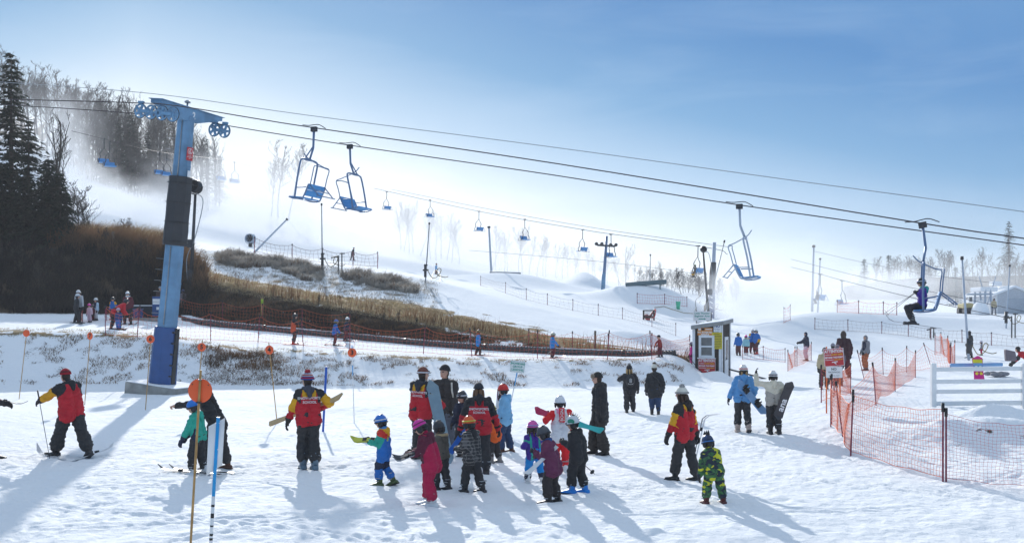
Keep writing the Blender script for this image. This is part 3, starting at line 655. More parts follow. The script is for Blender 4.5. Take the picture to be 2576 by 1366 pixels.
def bars(parent, x0, x1, z, h, y, m, n, rnd):
    """print too small to read: broken strokes"""
    b = MB(); x = x0
    while x < x1:
        w = (0.5 + rnd.random()) * (x1 - x0) / n; b.add([(x, y, z - h / 2), (min(x + w, x1), y, z - h / 2), (min(x + w, x1), y, z + h / 2), (x, y, z + h / 2)], [(0, 1, 2, 3)]); x += w + (x1 - x0) / n * .25
    return b.build('small_print', m, parent)
def attention_board(parent, c, w, h, d=0.012):
    """red board with its wording; c is its centre in the parent's space, facing -Y"""
    b = MB().box(c, (w, d, h)).build('attention_board', M_RED, parent, 0.003); x, y, z = c; yy = y - d / 2 - .003
    fr = MB()
    for s in (-1, 1): fr.box((x, yy, z + s * (h / 2 - .008)), (w, .004, .012)); fr.box((x + s * (w / 2 - .008), yy, z), (.012, .004, h - .03))
    fr.build('border', M_WHITE, b)
    lettering('ATTENTION', 0.235 * h, b, (x, yy, z + h * .33), M_WHITE, sx=w / (h * 1.45), bold=3)
    lettering('THERE IS', 0.085 * h, b, (x - w * .29, yy, z + h * .145), M_WHITE, bold=1.5); lettering('NO FOOT TRAFFIC', 0.10 * h, b, (x + w * .155, yy, z + h * .145), M_YTXT, sx=w / (h * 1.5), bold=2)
    lettering('BEYOND THIS POINT', 0.135 * h, b, (x, yy, z - h * .01), M_WHITE, sx=w / (h * 1.45), bold=3)
    rr = random.Random(3); bars(b, x - w * .44, x - w * .02, z - h * .135, .03 * h, yy, M_WHITE, 7, rr); bars(b, x, x + w * .43, z - h * .135, .03 * h, yy, M_YTXT, 7, rr)
    lg = MB(); lg.add([(x - w * .13, yy, z - h * .25), (x + w * .16, yy, z - h * .22), (x + w * .17, yy, z - h * .27), (x - w * .12, yy, z - h * .29)], [(0, 1, 2, 3)]); lg.add([(x - w * .02, yy, z - h * .3), (x + w * .06, yy, z - h * .3), (x + w * .12, yy, z - h * .4), (x + w * .03, yy, z - h * .36)], [(0, 1, 2, 3)])
    lg.build('logo', M_WHITE, b); return b

def hut():
    base = P(1815, 957, 49.0); base.z = gz(base.x, base.y + .5) - 0.08
    t = thing('hut', 'small dark brown lift hut with white trim, window and warning boards', 'hut', base, R(-30))
    w, d = 1.36, 1.30; slope = 0.155
    top = lambda x, y: 2.60 + slope * (x * math.cos(R(-30)) - y * math.sin(R(-30)))       # roof rises towards the right of the picture
    x0, x1, y0, y1 = -w, 0.0, 0.0, d
    core = MB()
    c8 = [(x, y, z) for x, y in ((x0 + .03, y0 + .03), (x1 - .03, y0 + .03), (x1 - .03, y1 - .03), (x0 + .03, y1 - .03)) for z in (0,)] + [(x, y, top(x, y)) for x, y in ((x0 + .03, y0 + .03), (x1 - .03, y0 + .03), (x1 - .03, y1 - .03), (x0 + .03, y1 - .03))]
    core.add(c8, [(3, 2, 1, 0), (4, 5, 6, 7), (0, 1, 5, 4), (1, 2, 6, 5), (2, 3, 7, 6), (3, 0, 4, 7)]).build('wall', M_BROWN, t)
    nb = 9
    for k in range(nb):                                            # boards of the front, then of the door side
        xa, xb = x0 + w * k / nb + .004, x0 + w * (k + 1) / nb - .004; b = MB(); j = random.uniform(0, .006)
        b.add([(xa, .03, 0), (xb, .03, 0), (xb, -j, 0), (xa, -j, 0), (xa, .03, top(xa, 0)), (xb, .03, top(xb, 0)), (xb, -j, top(xb, 0)), (xa, -j, top(xa, 0))], [(0, 1, 2, 3), (7, 6, 5, 4), (3, 2, 6, 7), (1, 0, 4, 5), (0, 3, 7, 4), (2, 1, 5, 6)]); b.build('wall_board', M_BROWN, t)
    for k in range(nb):
        ya, yb = d * k / nb + .004, d * (k + 1) / nb - .004; b = MB(); j = random.uniform(0, .006)
        b.add([(-.03, ya, 0), (-.03, yb, 0), (j, yb, 0), (j, ya, 0), (-.03, ya, top(0, ya)), (-.03, yb, top(0, yb)), (j, yb, top(0, yb)), (j, ya, top(0, ya))], [(0, 1, 2, 3), (7, 6, 5, 4), (3, 2, 6, 7), (1, 0, 4, 5), (0, 3, 7, 4), (2, 1, 5, 6)]); b.build('wall_board', M_BROWN, t)
    for xx, yy, ww, dd in ((x0 - .01, -.012, .13, .05), (x1 - .06, -.012, .12, .05), (x1 + .012, .06, .05, .10), (x1 + .012, d - .05, .05, .11)):
        MB().box((xx, yy, top(xx, yy) / 2), (ww, dd, top(xx, yy) - .02)).build('corner_trim', M_TRIM, t, .004)
    ov = .12; rf = MB(); q = [(x0 - ov, -ov), (x1 + ov, -ov), (x1 + ov, d + ov), (x0 - ov, d + ov)]
    rf.add([(x, y, top(x, y) + .0) for x, y in q] + [(x, y, top(x, y) + .17) for x, y in q], [(3, 2, 1, 0), (4, 5, 6, 7), (0, 1, 5, 4), (1, 2, 6, 5), (2, 3, 7, 6), (3, 0, 4, 7)]); r_ = rf.build('roof', M_ROOFG, t, .01)
    rs = MB(); rs.add([(x, y, top(x, y) + .175) for x, y in q] + [(x * .98, y * .98, top(x, y) + .21) for x, y in q], [(3, 2, 1, 0), (4, 5, 6, 7), (0, 1, 5, 4), (1, 2, 6, 5), (2, 3, 7, 6), (3, 0, 4, 7)]); rs.build('snow_cover', M_SNOWCAP, r_)
    wx, wz = -0.72, 1.58                                            # window
    win = MB(); W_, H_ = .78, 1.06
    for s in (-1, 1): win.box((wx + s * (W_ / 2 - .06), -.035, wz), (.12, .06, H_)); win.box((wx, -.035, wz + s * (H_ / 2 - .055)), (W_ - .24, .06, .11))
    win.box((wx, -.035, wz), (W_ - .24, .06, .08)); wo_ = win.build('window', M_TRIM, t, .004)
    for s in (-1, 1): MB().box((wx, -.012, wz + s * .25), (W_ - .24, .012, .40)).build('pane', M_GLASS, wo_)
    MB().box((wx, -.06, wz - H_ / 2 - .03), (W_ + .12, .10, .05)).build('sill', M_TRIM, wo_, .004)
    dr = MB().box((.018, .66, 1.04), (.05, .52, 2.0)).build('door', M_TRIM, t, .006)
    MB().box((.046, .66, 1.42), (.012, .28, .95)).build('pane', M_GLASS, dr); MB().tube([(.05, .46, .95), (.09, .46, .95), (.09, .46, 1.05)], .016, 6).build('handle', M_DARK, dr)
    attention_board(t, (-0.70, -.075, .66), .86, .74)
    ob = MB().box((-.80, -.035, 2.29), (.74, .02, .36)).build('orange_notice', M_ORS, t, .003)
    lettering('NO INVERTED', .115, ob, (-.80, -.049, 2.25), M_WHITE, bold=3); lettering('AERIALS', .115, ob, (-.80, -.049, 2.145), M_WHITE, bold=3)
    MB().box((-1.07, -.047, 2.40), (.13, .006, .11)).build('badge', M_WHITE, ob); MB().box((-.90, -.047, 2.40), (.15, .006, .10)).build('badge', M_BROWN, ob); bars(ob, -.78, -.46, 2.40, .05, -.048, M_WHITE, 6, random.Random(1))
    yb = MB().box((-.20, -.05, 1.86), (.50, .02, .78)).build('yellow_notice', M_YEL, t, .003)
    for k in range(9): bars(yb, -.42 + (.06 if k in (0, 8) else 0), .02 - (.1 if k in (0, 8) else 0), 2.17 - .078 * k, .026 if k != 1 else .035, -.063, M_INK, 9, random.Random(k))
    nbx = MB().box((-.19, -.05, 2.47), (.36, .02, .40)).build('white_notice', M_WHITE, t, .003)
    lettering('NO', .17, nbx, (-.19, -.063, 2.545), M_NAVY, bold=3); lettering('BACKPACKS', .055, nbx, (-.19, -.063, 2.42), M_NAVY, bold=1.5); lettering('ON LIFTS', .055, nbx, (-.19, -.063, 2.345), M_NAVY, bold=1.5)
    sh = MB().tube([(-1.45, -.35, 1.0), (-.65, -.62, .25)], .02, 6); sh.tube(rod((-1.45, -.35, 1.0), (-1.55, -.33, 1.1), (-1.62, -.33, 1.02), (-1.55, -.34, .93), (-1.45, -.35, 1.0)), .018, 6)
    o = sh.build('shovel', M_BLACK); o.matrix_world = Matrix.Translation(base) @ Matrix.Rotation(R(-30), 4, 'Z'); tag(o, 'black handled snow shovel leaning before the hut', 'shovel')
    o = MB().beam((.35, 1.0, .5), (2.1, .2, .05), .16, .06).build('plank', M_DARK); o.matrix_world = Matrix.Translation(base) @ Matrix.Rotation(R(-5), 4, 'Z') ; tag(o, 'dark plank slanting from the hut down into the snow', 'plank')
    return t
hut()
def beginner_sign():
    b = P(1766, 890, 53.5); b.z = gz(b.x, b.y)
    t = thing('direction_sign', 'white direction sign with green lettering standing behind the hut roof', 'sign', b)
    z = zz(795, 53.5) - b.z
    for s in (-.28, .28): MB().box((s, .04, (z + .3) / 2), (.05, .05, z + .3)).build('post', M_WOOD, t)
    bd = MB().box((0, 0, z), (.90, .03, .50)).build('sign_board', M_WHITE, t, .005)
    lettering('Little Thunder', .135, bd, (0, -.019, z + .14), M_GRN, bold=1.5); lettering('Beginner Area', .135, bd, (0, -.019, z), M_GRN, bold=1.5)
    a = MB(); a.add([(-.18, -.019, z - .17), (.1, -.019, z - .17), (.1, -.019, z - .20), (.2, -.019, z - .15), (.1, -.019, z - .10), (.1, -.019, z - .13), (-.18, -.019, z - .13)], [tuple(range(7))]); a.build('arrow', M_GRN, bd)
    b2 = MB().box((-.02, 0, z - .40), (.52, .03, .22)).build('lower_board', M_WHITE, t, .004)
    MB().lathe([(.001, 0), (.10, 0), (.10, .008), (.001, .008)], 18, Matrix.Rotation(math.pi / 2, 3, 'X'), c=(.10, -.019, z - .40)).build('trail_dot', M_GRN, b2); bars(b2, -.24, -.06, z - .37, .03, -.018, M_INK, 4, random.Random(5))
beginner_sign()
def trail_sign():
    b = on(2095, 1040); b.z -= .02; Y = b.y
    t = thing('warning_sign', 'red and white warning boards on two orange stakes by the queue nets', 'sign', b)
    z = lambda py: zz(py, Y) - b.z; x = lambda px: X_(px, Y) - b.x
    for px in (2080, 2114): MB().tube([(x(px), .03, -.05), (x(px), .03, z(872))], .022, 6).build('stake', M_POSTO, t)
    g = thing('board_group', None, None); g.parent = t
    h = z(876) - z(921); w = x(2122) - x(2072)
    a = attention_board(g, (0, 0, 0), w, h, .014); g.location = (x(2097), -.03, (z(876) + z(921)) / 2); g.rotation_euler = (0, R(-4), 0); g.name = 'red_board'
    hw = z(922) - z(950); wb = MB().box((x(2098), -.02, (z(922) + z(950)) / 2), (x(2118) - x(2077), .012, hw)).build('white_board', M_WHITE, t, .003)
    cz = (z(922) + z(950)) / 2; yy = -.030
    lettering('NO', .30 * hw, wb, (x(2097), yy, cz + hw * .27), M_INK, bold=2); lettering('BACKPACKS', .19 * hw, wb, (x(2098), yy, cz + hw * .0), M_INK, bold=.5); lettering('PAST THIS POINT', .12 * hw, wb, (x(2098), yy, cz - hw * .32), M_INK, bold=.5)
trail_sign()
# ---- numbered discs on canes
def marker(label, dpx, dpy, fpx, fpy, num, blue=False, Y=None, tilt=0):
    f = on(fpx, fpy) if Y is None else Vector((X_(fpx, Y), Y, 0.0))
    Yd = f.y; top = P(dpx, dpy, Yd) - f; up = top.normalized()
    t = thing('disc_marker', label, 'marker', f, 0, 'orange disc markers on canes')
    n = 8; pts = [up * (-.1 + (top.length + .22 + .1) * k / n) for k in range(n + 1)]
    if blue:
        for k in range(n): MB().tube(pts[k:k + 2], .013, 6).build('pole_section', M_POLEB if k in (5, 7) else M_WHITE, t)
    else: MB().tube(pts, [.012 + .002 * (k % 2) for k in range(n + 1)], 6).build('cane', M_BAMB, t)
    dk = MB().lathe([(.001, -.006), (.118, -.006), (.130, 0), (.118, .006), (.001, .006)], 28, Matrix.Rotation(math.pi / 2, 3, 'X') , m=0)
    d = dk.build('disc', M_DISC, t); d.location = top + Vector((0, -.022, 0)); d.rotation_euler = (0, math.atan2(up.x, up.z), R(tilt))
    if num: lettering(num, .19, d, (0, -.010, 0), M_INK, bold=3, name='number')
    return t, d, top
marker('leftmost orange disc marker, turned aside, at the foot of the grassy bank', 67, 838, 48, 1003, None, tilt=55)
marker('orange disc marker numbered 7', 227, 845, 213, 1018, '7', tilt=-25)
marker('orange disc marker numbered 6, in front of the blue tower pad', 379, 853, 366, 1031, '6')
marker('orange disc marker numbered 5, on a cane behind the big blank disc', 508, 873, 494, 1040, '5')
marker('orange disc marker numbered 4, above the man carrying skis', 678, 880, 697, 1063, '4', tilt=-12)
marker('orange disc marker numbered 3, on a blue and white pole', 886, 887, 891, 1063, '3', blue=True)
t, d, top = marker('big nearby orange disc seen from behind, its bamboo cane running across it', 502, 983, 472, 1497, None, Y=11.0)
d.location = top + Vector((0, .022, 0))
for s in (-1, 1): MB().lathe([(.001, 0), (.006, 0), (.006, .004), (.001, .004)], 8, Matrix.Rotation(math.pi / 2, 3, 'X'), c=(s * .085, -.006, .065)).build('rivet', M_DARK, d)
MB().box((0, -.03, .12), (.03, .05, .012)).build('clip', M_STEEL, d); MB().box((0, -.03, -.122), (.05, .05, .014)).build('clip', M_DARK, d)
def panel_pole():
    Y = 12.0; f = Vector((X_(526, Y), Y, 0)); t = thing('gate_pole', 'blue and white pole with a white plastic panel, nearest the camera', 'pole', f)
    q = lambda px, py: P(px, py, Y) - f
    MB().tube([q(549, 1049), q(537, 1247)], .020, 10).build('blue_section', M_POLEB, t)
    MB().tube([q(537, 1247.3), q(526, 1442)], .020, 10).build('white_section', M_WHITE, t)
    for k, (a, b) in enumerate(((1268, 1274), (1290, 1302), (1320, 1324), (1341, 1347), (1352, 1358))): MB().tube([q(537 - (a - 1247) * .0565, a), q(537 - (b - 1247) * .0565, b)], .0206, 10).build('black_band', M_INK, t)
    b = MB(); n = 8; vs = []
    for k in range(n + 1):
        f_ = k / n; px0, px1 = 523 + 40 * f_, 517 + 39 * f_; y0, y1 = 1073 - 21 * f_, 1198 - 28 * f_
        bow = .035 * math.sin(f_ * math.pi) * -1 + .045
        vs += [q(px0, y0) + Vector((0, bow, 0)), q(px1, y1) + Vector((0, bow, 0))]
    fs = [(2 * k, 2 * k + 1, 2 * k + 3, 2 * k + 2) for k in range(n)]
    o = b.add(vs, fs, 0, True).build('panel', M_WHITE, t); so_ = o.modifiers.new('thick', 'SOLIDIFY'); so_.thickness = .006
    for py in (1064, 1130, 1185): MB().box(q(548 - (py - 1050) * .06, py) + Vector((0, .015, 0)), (.05, .05, .012)).build('clip', M_WHITE, t)
panel_pole()
f = on(812, 1088); o = MB().tube([(0, 0, -.1), P(821, 922, f.y) - f], [.03, .032], 10).build('slalom_pole', M_POLEB2, None, .004, f); tag(o, 'plain dark blue slalom pole beside the man carrying skis', 'pole')
def group_sign():
    f = on(1268, 1092); Y = f.y; t = thing('lesson_sign', 'white lesson sign with green lettering on a blue and white pole', 'sign', f)
    a, b = P(1300, 943, Y) - f, P(1303, 925, Y) - f; m_ = a * .42
    MB().tube([Vector((0, 0, -.1)), m_], .014, 8).build('pole_section', M_POLEB, t); MB().tube([m_, a * .82], .014, 8).build('pole_section', M_WHITE, t); MB().tube([a * .82, b], .014, 8).build('pole_section', M_POLEB, t)
    w = 37 / F * Y; h = 30 / F * Y
    s = MB().box((0, 0, 0), (w, .012, h)).build('sign_board', M_WHITE, t, .012); s.location = b + Vector((-.01, -.025, .03)); s.rotation_euler = (0, R(6), 0)
    e = MB()
    for q_ in (-1, 1): e.box((0, -.008, q_ * (h / 2 - .02)), (w - .04, .003, .005)); e.box((q_ * (w / 2 - .02), -.008, 0), (.005, .003, h - .04))
    e.build('border', M_GRN, s)
    for k, tx in enumerate(('SNOWBOARD', 'GROUP', 'LESSONS')): lettering(tx, .072, s, (0, -.011, .075 - .078 * k), M_GRN, bold=2.5, sx=.8 if k == 0 else 1.05)
group_sign()
# ---- nets on posts
def net_fence(name, label, pts, h, cell=0.1, m=None, pm=None, r=0.0045, sag=0.12, lean=None, group='orange net fences', tops=True, pr=.018, lift=0.06):
    t = thing(name, label, 'net fence', pts[0], 0, group); o0 = Vector(pts[0]); pts = [Vector(p) - o0 for p in pts]
    ln = lean or [(0, 0)] * len(pts); net = MB(); rr = random.Random(len(label))
    tp = [p + Vector((ln[k][0], ln[k][1], h * (1 if isinstance(h, (int, float)) else 1))) for k, p in enumerate(pts)]
    for k, p in enumerate(pts):
        e = MB().tube([p + (p - tp[k]) * .12, tp[k] + (tp[k] - p) * .07], pr, 6); po = e.build('post', pm or M_POST, t)
        if tops: MB().tube([tp[k] - (tp[k] - p) * .04, tp[k] + (tp[k] - p) * .085], pr * 1.7, 6).build('clip', M_BLACK, po)
    for k in range(len(pts) - 1):
        a0, a1, b0, b1 = pts[k], tp[k], pts[k + 1], tp[k + 1]; L = (b0 - a0).length; nv = max(3, int(L / cell)); nh = max(3, int(h / cell)); ph = rr.random() * 6
        def q(u, v):
            lo = a0.lerp(b0, u); hi = a1.lerp(b1, u); s = 4 * u * (1 - u)
            p = lo.lerp(hi, lift + (1 - lift) * v); p.z -= s * sag * (0.35 + 0.75 * v) - (1 - v) * s * sag * .25; n_ = Vector((-(b0 - a0).y, (b0 - a0).x, 0)).normalized()
            p += n_ * (math.sin(u * 5 + ph + v * 3) * .05 * s); p.z += .015 * math.sin(u * 17 + v * 9 + ph) * s; p += (b0 - a0).normalized() * .2 * cell * math.sin(v * 15 + u * 9 + ph); return p
        st = max(3, min(8, nh))
        for i in range(nv + 1): net.tube([q(i / nv, j / st) for j in range(st + 1)], r, 3, caps=False, smooth=False)
        for j in range(nh + 1): net.tube([q(i / nv, j / nh) for i in range(nv + 1)], r * (2.0 if j in (0, nh) else 1), 3, caps=False, smooth=False)
    net.build('netting', m or M_NET, t, recalc=False)['kind'] = 'stuff'; return t
G = lambda *a: [on(x, y) for x, y in a]
net_fence('net_fence', 'orange net strung on thin posts along the front of the pipe terrace', G((265, 845), (345, 849), (430, 852), (530, 858), (649, 862), (763, 872), (880, 880), (1065, 890), (1187, 897), (1352, 903), (1528, 905), (1640, 905), (1735, 905)), 1.25, .2, r=.0042, sag=.25, lean=[(.1 * math.sin(k * 2.1), 0) for k in range(13)])
net_fence('net_fence', 'orange net behind the corrugated pipe, hung on the weedy slope', [on(px, py, 50) for px, py in ((450, 792), (560, 804), (660, 812), (760, 822), (880, 834))], 1.0, .22, r=.0036, sag=.2)
net_fence('net_fence', 'orange net on the shaded weeds beyond the lower pipe end', [on(px, py, 50) for px, py in ((1330, 880), (1440, 886), (1530, 892), (1640, 898), (1735, 900))], 1.0, .22, r=.0036, sag=.2)
net_fence('net_fence', 'short upright fold of orange net beside the waiting left group', G((196, 812), (203, 806), (208, 812)), 1.35, .09, r=.007, sag=.05)
net_fence('net_fence', 'low sagging orange net behind the kneeling instructor at left', [on(px, py) for px, py in ((268, 806), (310, 806), (352, 806))], .75, .14, r=.006, sag=.2)
net_fence('net_fence', 'long thin net slanting down the middle run', G((1209, 719), (1272, 738), (1324, 755), (1377, 768), (1441, 782), (1505, 794), (1566, 803), (1640, 822), (1700, 845)), .85, .36, M_NETD, r=.0035, sag=.1, pr=.02)
net_fence('net_fence', 'misty net along the top of the shrub slope', [P(px, py, 88) for px, py in ((640, 634), (735, 652), (812, 662), (888, 668), (950, 672))], 1.2, .35, M_NETD, r=.01, sag=.25, pr=.03)
net_fence('net_fence', 'pale red net beside the upper run, left of the green basket', G((1603, 764), (1672, 766), (1728, 772)), .95, .25, M_NETR, r=.007, sag=.1, pr=.03)
net_fence('net_fence', 'short bunched orange net left of the hooded person', G((1982, 934), (2000, 922), (2005, 922), (2041, 907)), 1.05, .16, r=.005, sag=.25)
net_fence('net_fence', 'nearest orange net, sagging between two posts', G((2140, 1145), (2372, 1212)), 1.30, .105, r=.0034, sag=.10, lean=[(.05, 0), (0, 0)])
net_fence('net_fence', 'fine red net running out to the right of the nearest posts', G((2380, 1212), (2660, 1242)), 1.22, .065, M_NETR, r=.0022, sag=.12)
net_fence('net_fence', 'bunched orange net turning back from the nearest panel', G((2140, 1146), (2120, 1100), (2090, 1077)), 1.20, .10, r=.0048, sag=.2, lean=[(.05, 0), (-.15, 0), (0, 0)])
net_fence('net_fence', 'orange queue net swooping away behind the red warning board', G((2092, 1070), (2204, 1017), (2252, 984), (2303, 950)), 1.20, .15, r=.0036, sag=.42, lean=[(0, 0), (-.1, 0), (0, 0), (0, 0)])
net_fence('net_fence', 'small orange net hung left of the warning board stakes', G((2066, 1012), (2098, 1000), (2140, 992)), 1.1, .15, r=.0036, sag=.2)
net_fence('net_fence', 'far orange queue net behind the person in rust trousers', G((2174, 954), (2222, 943), (2281, 937), (2344, 928), (2390, 934)), 1.25, .18, r=.0042, sag=.3, lean=[(-.3, 0), (-.05, 0), (0, 0), (-.4, 0), (0, 0)])
net_fence('net_fence', 'tangled orange net end standing behind the white fence', G((2352, 893), (2367, 890), (2384, 902), (2392, 930), (2402, 922)), 1.3, .15, r=.006, sag=.2)
net_fence('net_fence', 'grey safety net along the foot of the shaded snow berm', G((2050, 829), (2133, 833), (2218, 839), (2285, 846), (2342, 855), (2420, 862), (2494, 869), (2600, 876)), .85, .3, M_NETD, r=.006, sag=.08, pr=.025)
net_fence('net_fence', 'misty orange net on top of the shaded snow berm', [on(px, py, 84.5) for px, py in ((2106, 786), (2160, 789), (2222, 796), (2256, 798))], 1.0, .3, r=.007, sag=.12, pr=.03)
net_fence('net_fence', 'faint torn orange net in the snow mist, left of the berm', G((1972, 813), (1988, 806)), 1.2, .25, r=.008, sag=.1)
net_fence('net_fence', 'faint net right of the hut on the open snow', G((1868, 905), (1920, 905), (1975, 912)), .8, .25, M_NETR, r=.005, sag=.1)
# ---- corrugated pipe
def pipe():
    pb = [on(x, y, 50) for x, y in ((462, 806), (510, 818), (620, 829), (740, 840), (860, 851), (970, 861), (1066, 870), (1190, 879), (1319, 887), (1450, 893), (1572, 899), (1700, 903))]
    L = spline([p + Vector((0, .1, .11)) for p in pb], 14); t = thing('corrugated_pipe', 'long black corrugated drain pipe lying along the foot of the weedy slope', 'pipe', L[0]); o0 = Vector(L[0])
    acc = [0.0]
    for a, b in zip(L, L[1:]): acc.append(acc[-1] + (b - a).length)
    xs = np.array([tuple(p - o0) for p in L]); at_ = lambda s: Vector([np.interp(s, acc, xs[:, k]) for k in range(3)])
    s = 0.0; tot = acc[-1]
    while s < tot - .6:
        l = min(random.uniform(3.4, 4.4), tot - s); b = MB(); pts = []; rs = []; q = s + .07; zo = random.uniform(-.03, .03)
        while q < s + l - .07:
            for dq, rr in ((0, .155), (.035, .195), (.085, .195), (.12, .155)): pts.append(at_(q + dq) + Vector((0, 0, zo))); rs.append(rr)
            q += .15
        b.tube(pts, rs, 10, smooth=False); b.build('pipe_section', M_PIPE, t)
        MB().tube([at_(s + l - .08) + Vector((0, 0, zo)), at_(s + l + .08) + Vector((0, 0, zo))], .21, 10).build('coupling', M_BLACK, t); s += l
    sn = MB(); n = 90
    for k in range(n): c = at_(tot * (k + .5) / n) + Vector((0, .03, .185)); sn.ell(c, (random.uniform(.2, .4), .05, random.uniform(.01, .03)), n=6, k=3)
    sn.build('snow_cover', M_SNOWCAP, t)['kind'] = 'stuff'
pipe()
def wood_post(label, px, py0, py1, w, m=M_WOOD, paint=None):
    f = on(px, py1, 48); h = (py1 - py0) / F * f.y; o = MB().tube([(0, 0, -.1), (.01, 0, h)], w, 7).build('wooden_post', m, None, 0, f); tag(o, label, 'post')
    if paint: MB().tube([(.01, 0, h * .72), (.01, 0, h * .95)], w * 1.04, 7).build('paint_band', paint, o)
wood_post('tall timber post with a yellow band in the dark weeds', 659, 750, 800, .07, M_BAMB, mat('lime_paint', (.35, .5, .04)))
wood_post('grey timber post by the lower pipe end', 1497, 832, 888, .06)
wood_post('short dark post on the weedy skyline at left', 284, 583, 622, .10)
# ---- white rail fence
def rail_fence():
    Y = 28.6; a = Vector((X_(2348, Y), Y, 0)); b = Vector((X_(2571, Y), Y - .1, 0)); a.z = gz(a.x, a.y); b.z = gz(b.x, b.y)
    t = thing('rail_fence', 'white four-rail fence on the snow mound', 'fence', a); zt = zz(918, Y)
    for p in (a, b, b + Vector((2.5, -.2, 0))): MB().box((p.x - a.x, p.y - a.y, (zt - a.z) / 2 - .1), (.13, .13, zt - a.z + .3)).build('post', M_WHITE, t, .012)
    for py in (929, 960, 985, 1015):
        z = zz(py, Y) - a.z
        for s in (0, 1):
            p, q = Vector((s * (b.x - a.x), -.0, z + (.03 * s))), Vector(((s + 1) * (b.x - a.x), -.1, z + .03 * (s + 1))); MB().beam(p + Vector((.066, -.0, 0)), q - Vector((.066, 0, 0)), .05, .115 if py < 1010 else .13).build('rail', M_WHITE, t, .01)
rail_fence()
# ---- snowmaking gear
def lance(label, tpx, tpy, fpx, fpy, Y=None, r=.05, m=M_STEEL, hyd=True, cat='snow gun pole'):
    f = on(fpx, fpy) if Y is None else P(fpx, fpy, Y)
    if Y is not None: f.z = min(f.z, gz(f.x, f.y) + .0) if f.z > gz(f.x, f.y) else f.z
    t = thing('snow_lance', label, cat, f, 0, 'snowmaking poles'); tp = P(tpx, tpy, f.y) - f
    MB().tube([tp * -.02, tp], [r, r * .7], 8).build('pole', m, t)
    hd = MB(); hd.tube([tp * .985, tp * 1.02], r * 1.3, 8)
    hd.build('nozzle_head', M_DARK, t)
    if hyd:
        c = MB(); c.tube(rod((.15, -.1, .9), (.5, -.1, .35), (.9, -.1, .5), (1.1, -.1, .9), (.9, -.1, 1.0), (.8, -.1, .6), (1.3, -.1, .4), (1.6, -.1, .45)), .03, 5); c.build('hose', M_HOSE, t)
        v = MB(); v.tube([(0, 0, .4), (0, 0, 1.3)], r * 1.9, 8); v.tube([(-.18, 0, .9), (.22, 0, .9)], r * 1.2, 6); v.tube([(-.1, 0, 1.2), (.15, 0, 1.25)], r, 6); v.build('valve', M_DARK, t)
    return t
lance('tall thin snow gun pole on the shrubby crest, with a hose coil', 809, 515, 811, 683)
lance('thin leaning snow gun pole near the child on the crest', 1080, 563, 1070, 712)
lance('long pale lance leaning far right behind the brown hut', 1822, 608, 1778, 790, r=.07)
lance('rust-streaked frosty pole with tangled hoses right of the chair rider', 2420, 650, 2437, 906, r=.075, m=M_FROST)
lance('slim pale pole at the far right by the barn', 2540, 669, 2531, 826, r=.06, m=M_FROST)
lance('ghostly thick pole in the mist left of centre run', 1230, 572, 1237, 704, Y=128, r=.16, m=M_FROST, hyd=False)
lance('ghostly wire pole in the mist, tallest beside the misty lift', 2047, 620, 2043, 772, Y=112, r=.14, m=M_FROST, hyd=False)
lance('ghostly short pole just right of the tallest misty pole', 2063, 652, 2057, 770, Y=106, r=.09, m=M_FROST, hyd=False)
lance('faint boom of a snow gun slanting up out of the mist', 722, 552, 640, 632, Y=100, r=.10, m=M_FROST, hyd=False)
lance('thin bare mast above the distant bushes', 1636, 642, 1634, 715, Y=118, r=.07, hyd=False)
def hydrant(px, py, label, s=1.0):
    f = on(px, py); t = thing('hydrant', label, 'hydrant', f, 0, 'snowmaking hydrants')
    MB().tube(rod((0, 0, -.1), (0, 0, 1.2 * s), (-.05, 0, 1.25 * s), (-.5 * s, 0, 1.15 * s)), .05, 7).build('pipe', M_DARK, t); MB().tube([(.25, 0, -.1), (.25, 0, 1.5 * s)], .045, 7).build('standpipe', M_DARK, t)
    MB().tube([(.1, 0, 1.45 * s), (.45, 0, 1.45 * s)], .04, 6).build('handle', M_DARK, t)
hydrant(851, 690, 'pipe hydrant on the crest beside the tall snow gun pole'); hydrant(1810 - 0, 838, 'low pipe hydrant on the run above the hut', .6); hydrant(2545, 850, 'pipe hydrant at the far right below the barn', 1.2); hydrant(2340 - 0, 850, 'stubby hydrant by the safety net under the chair rider', .5)
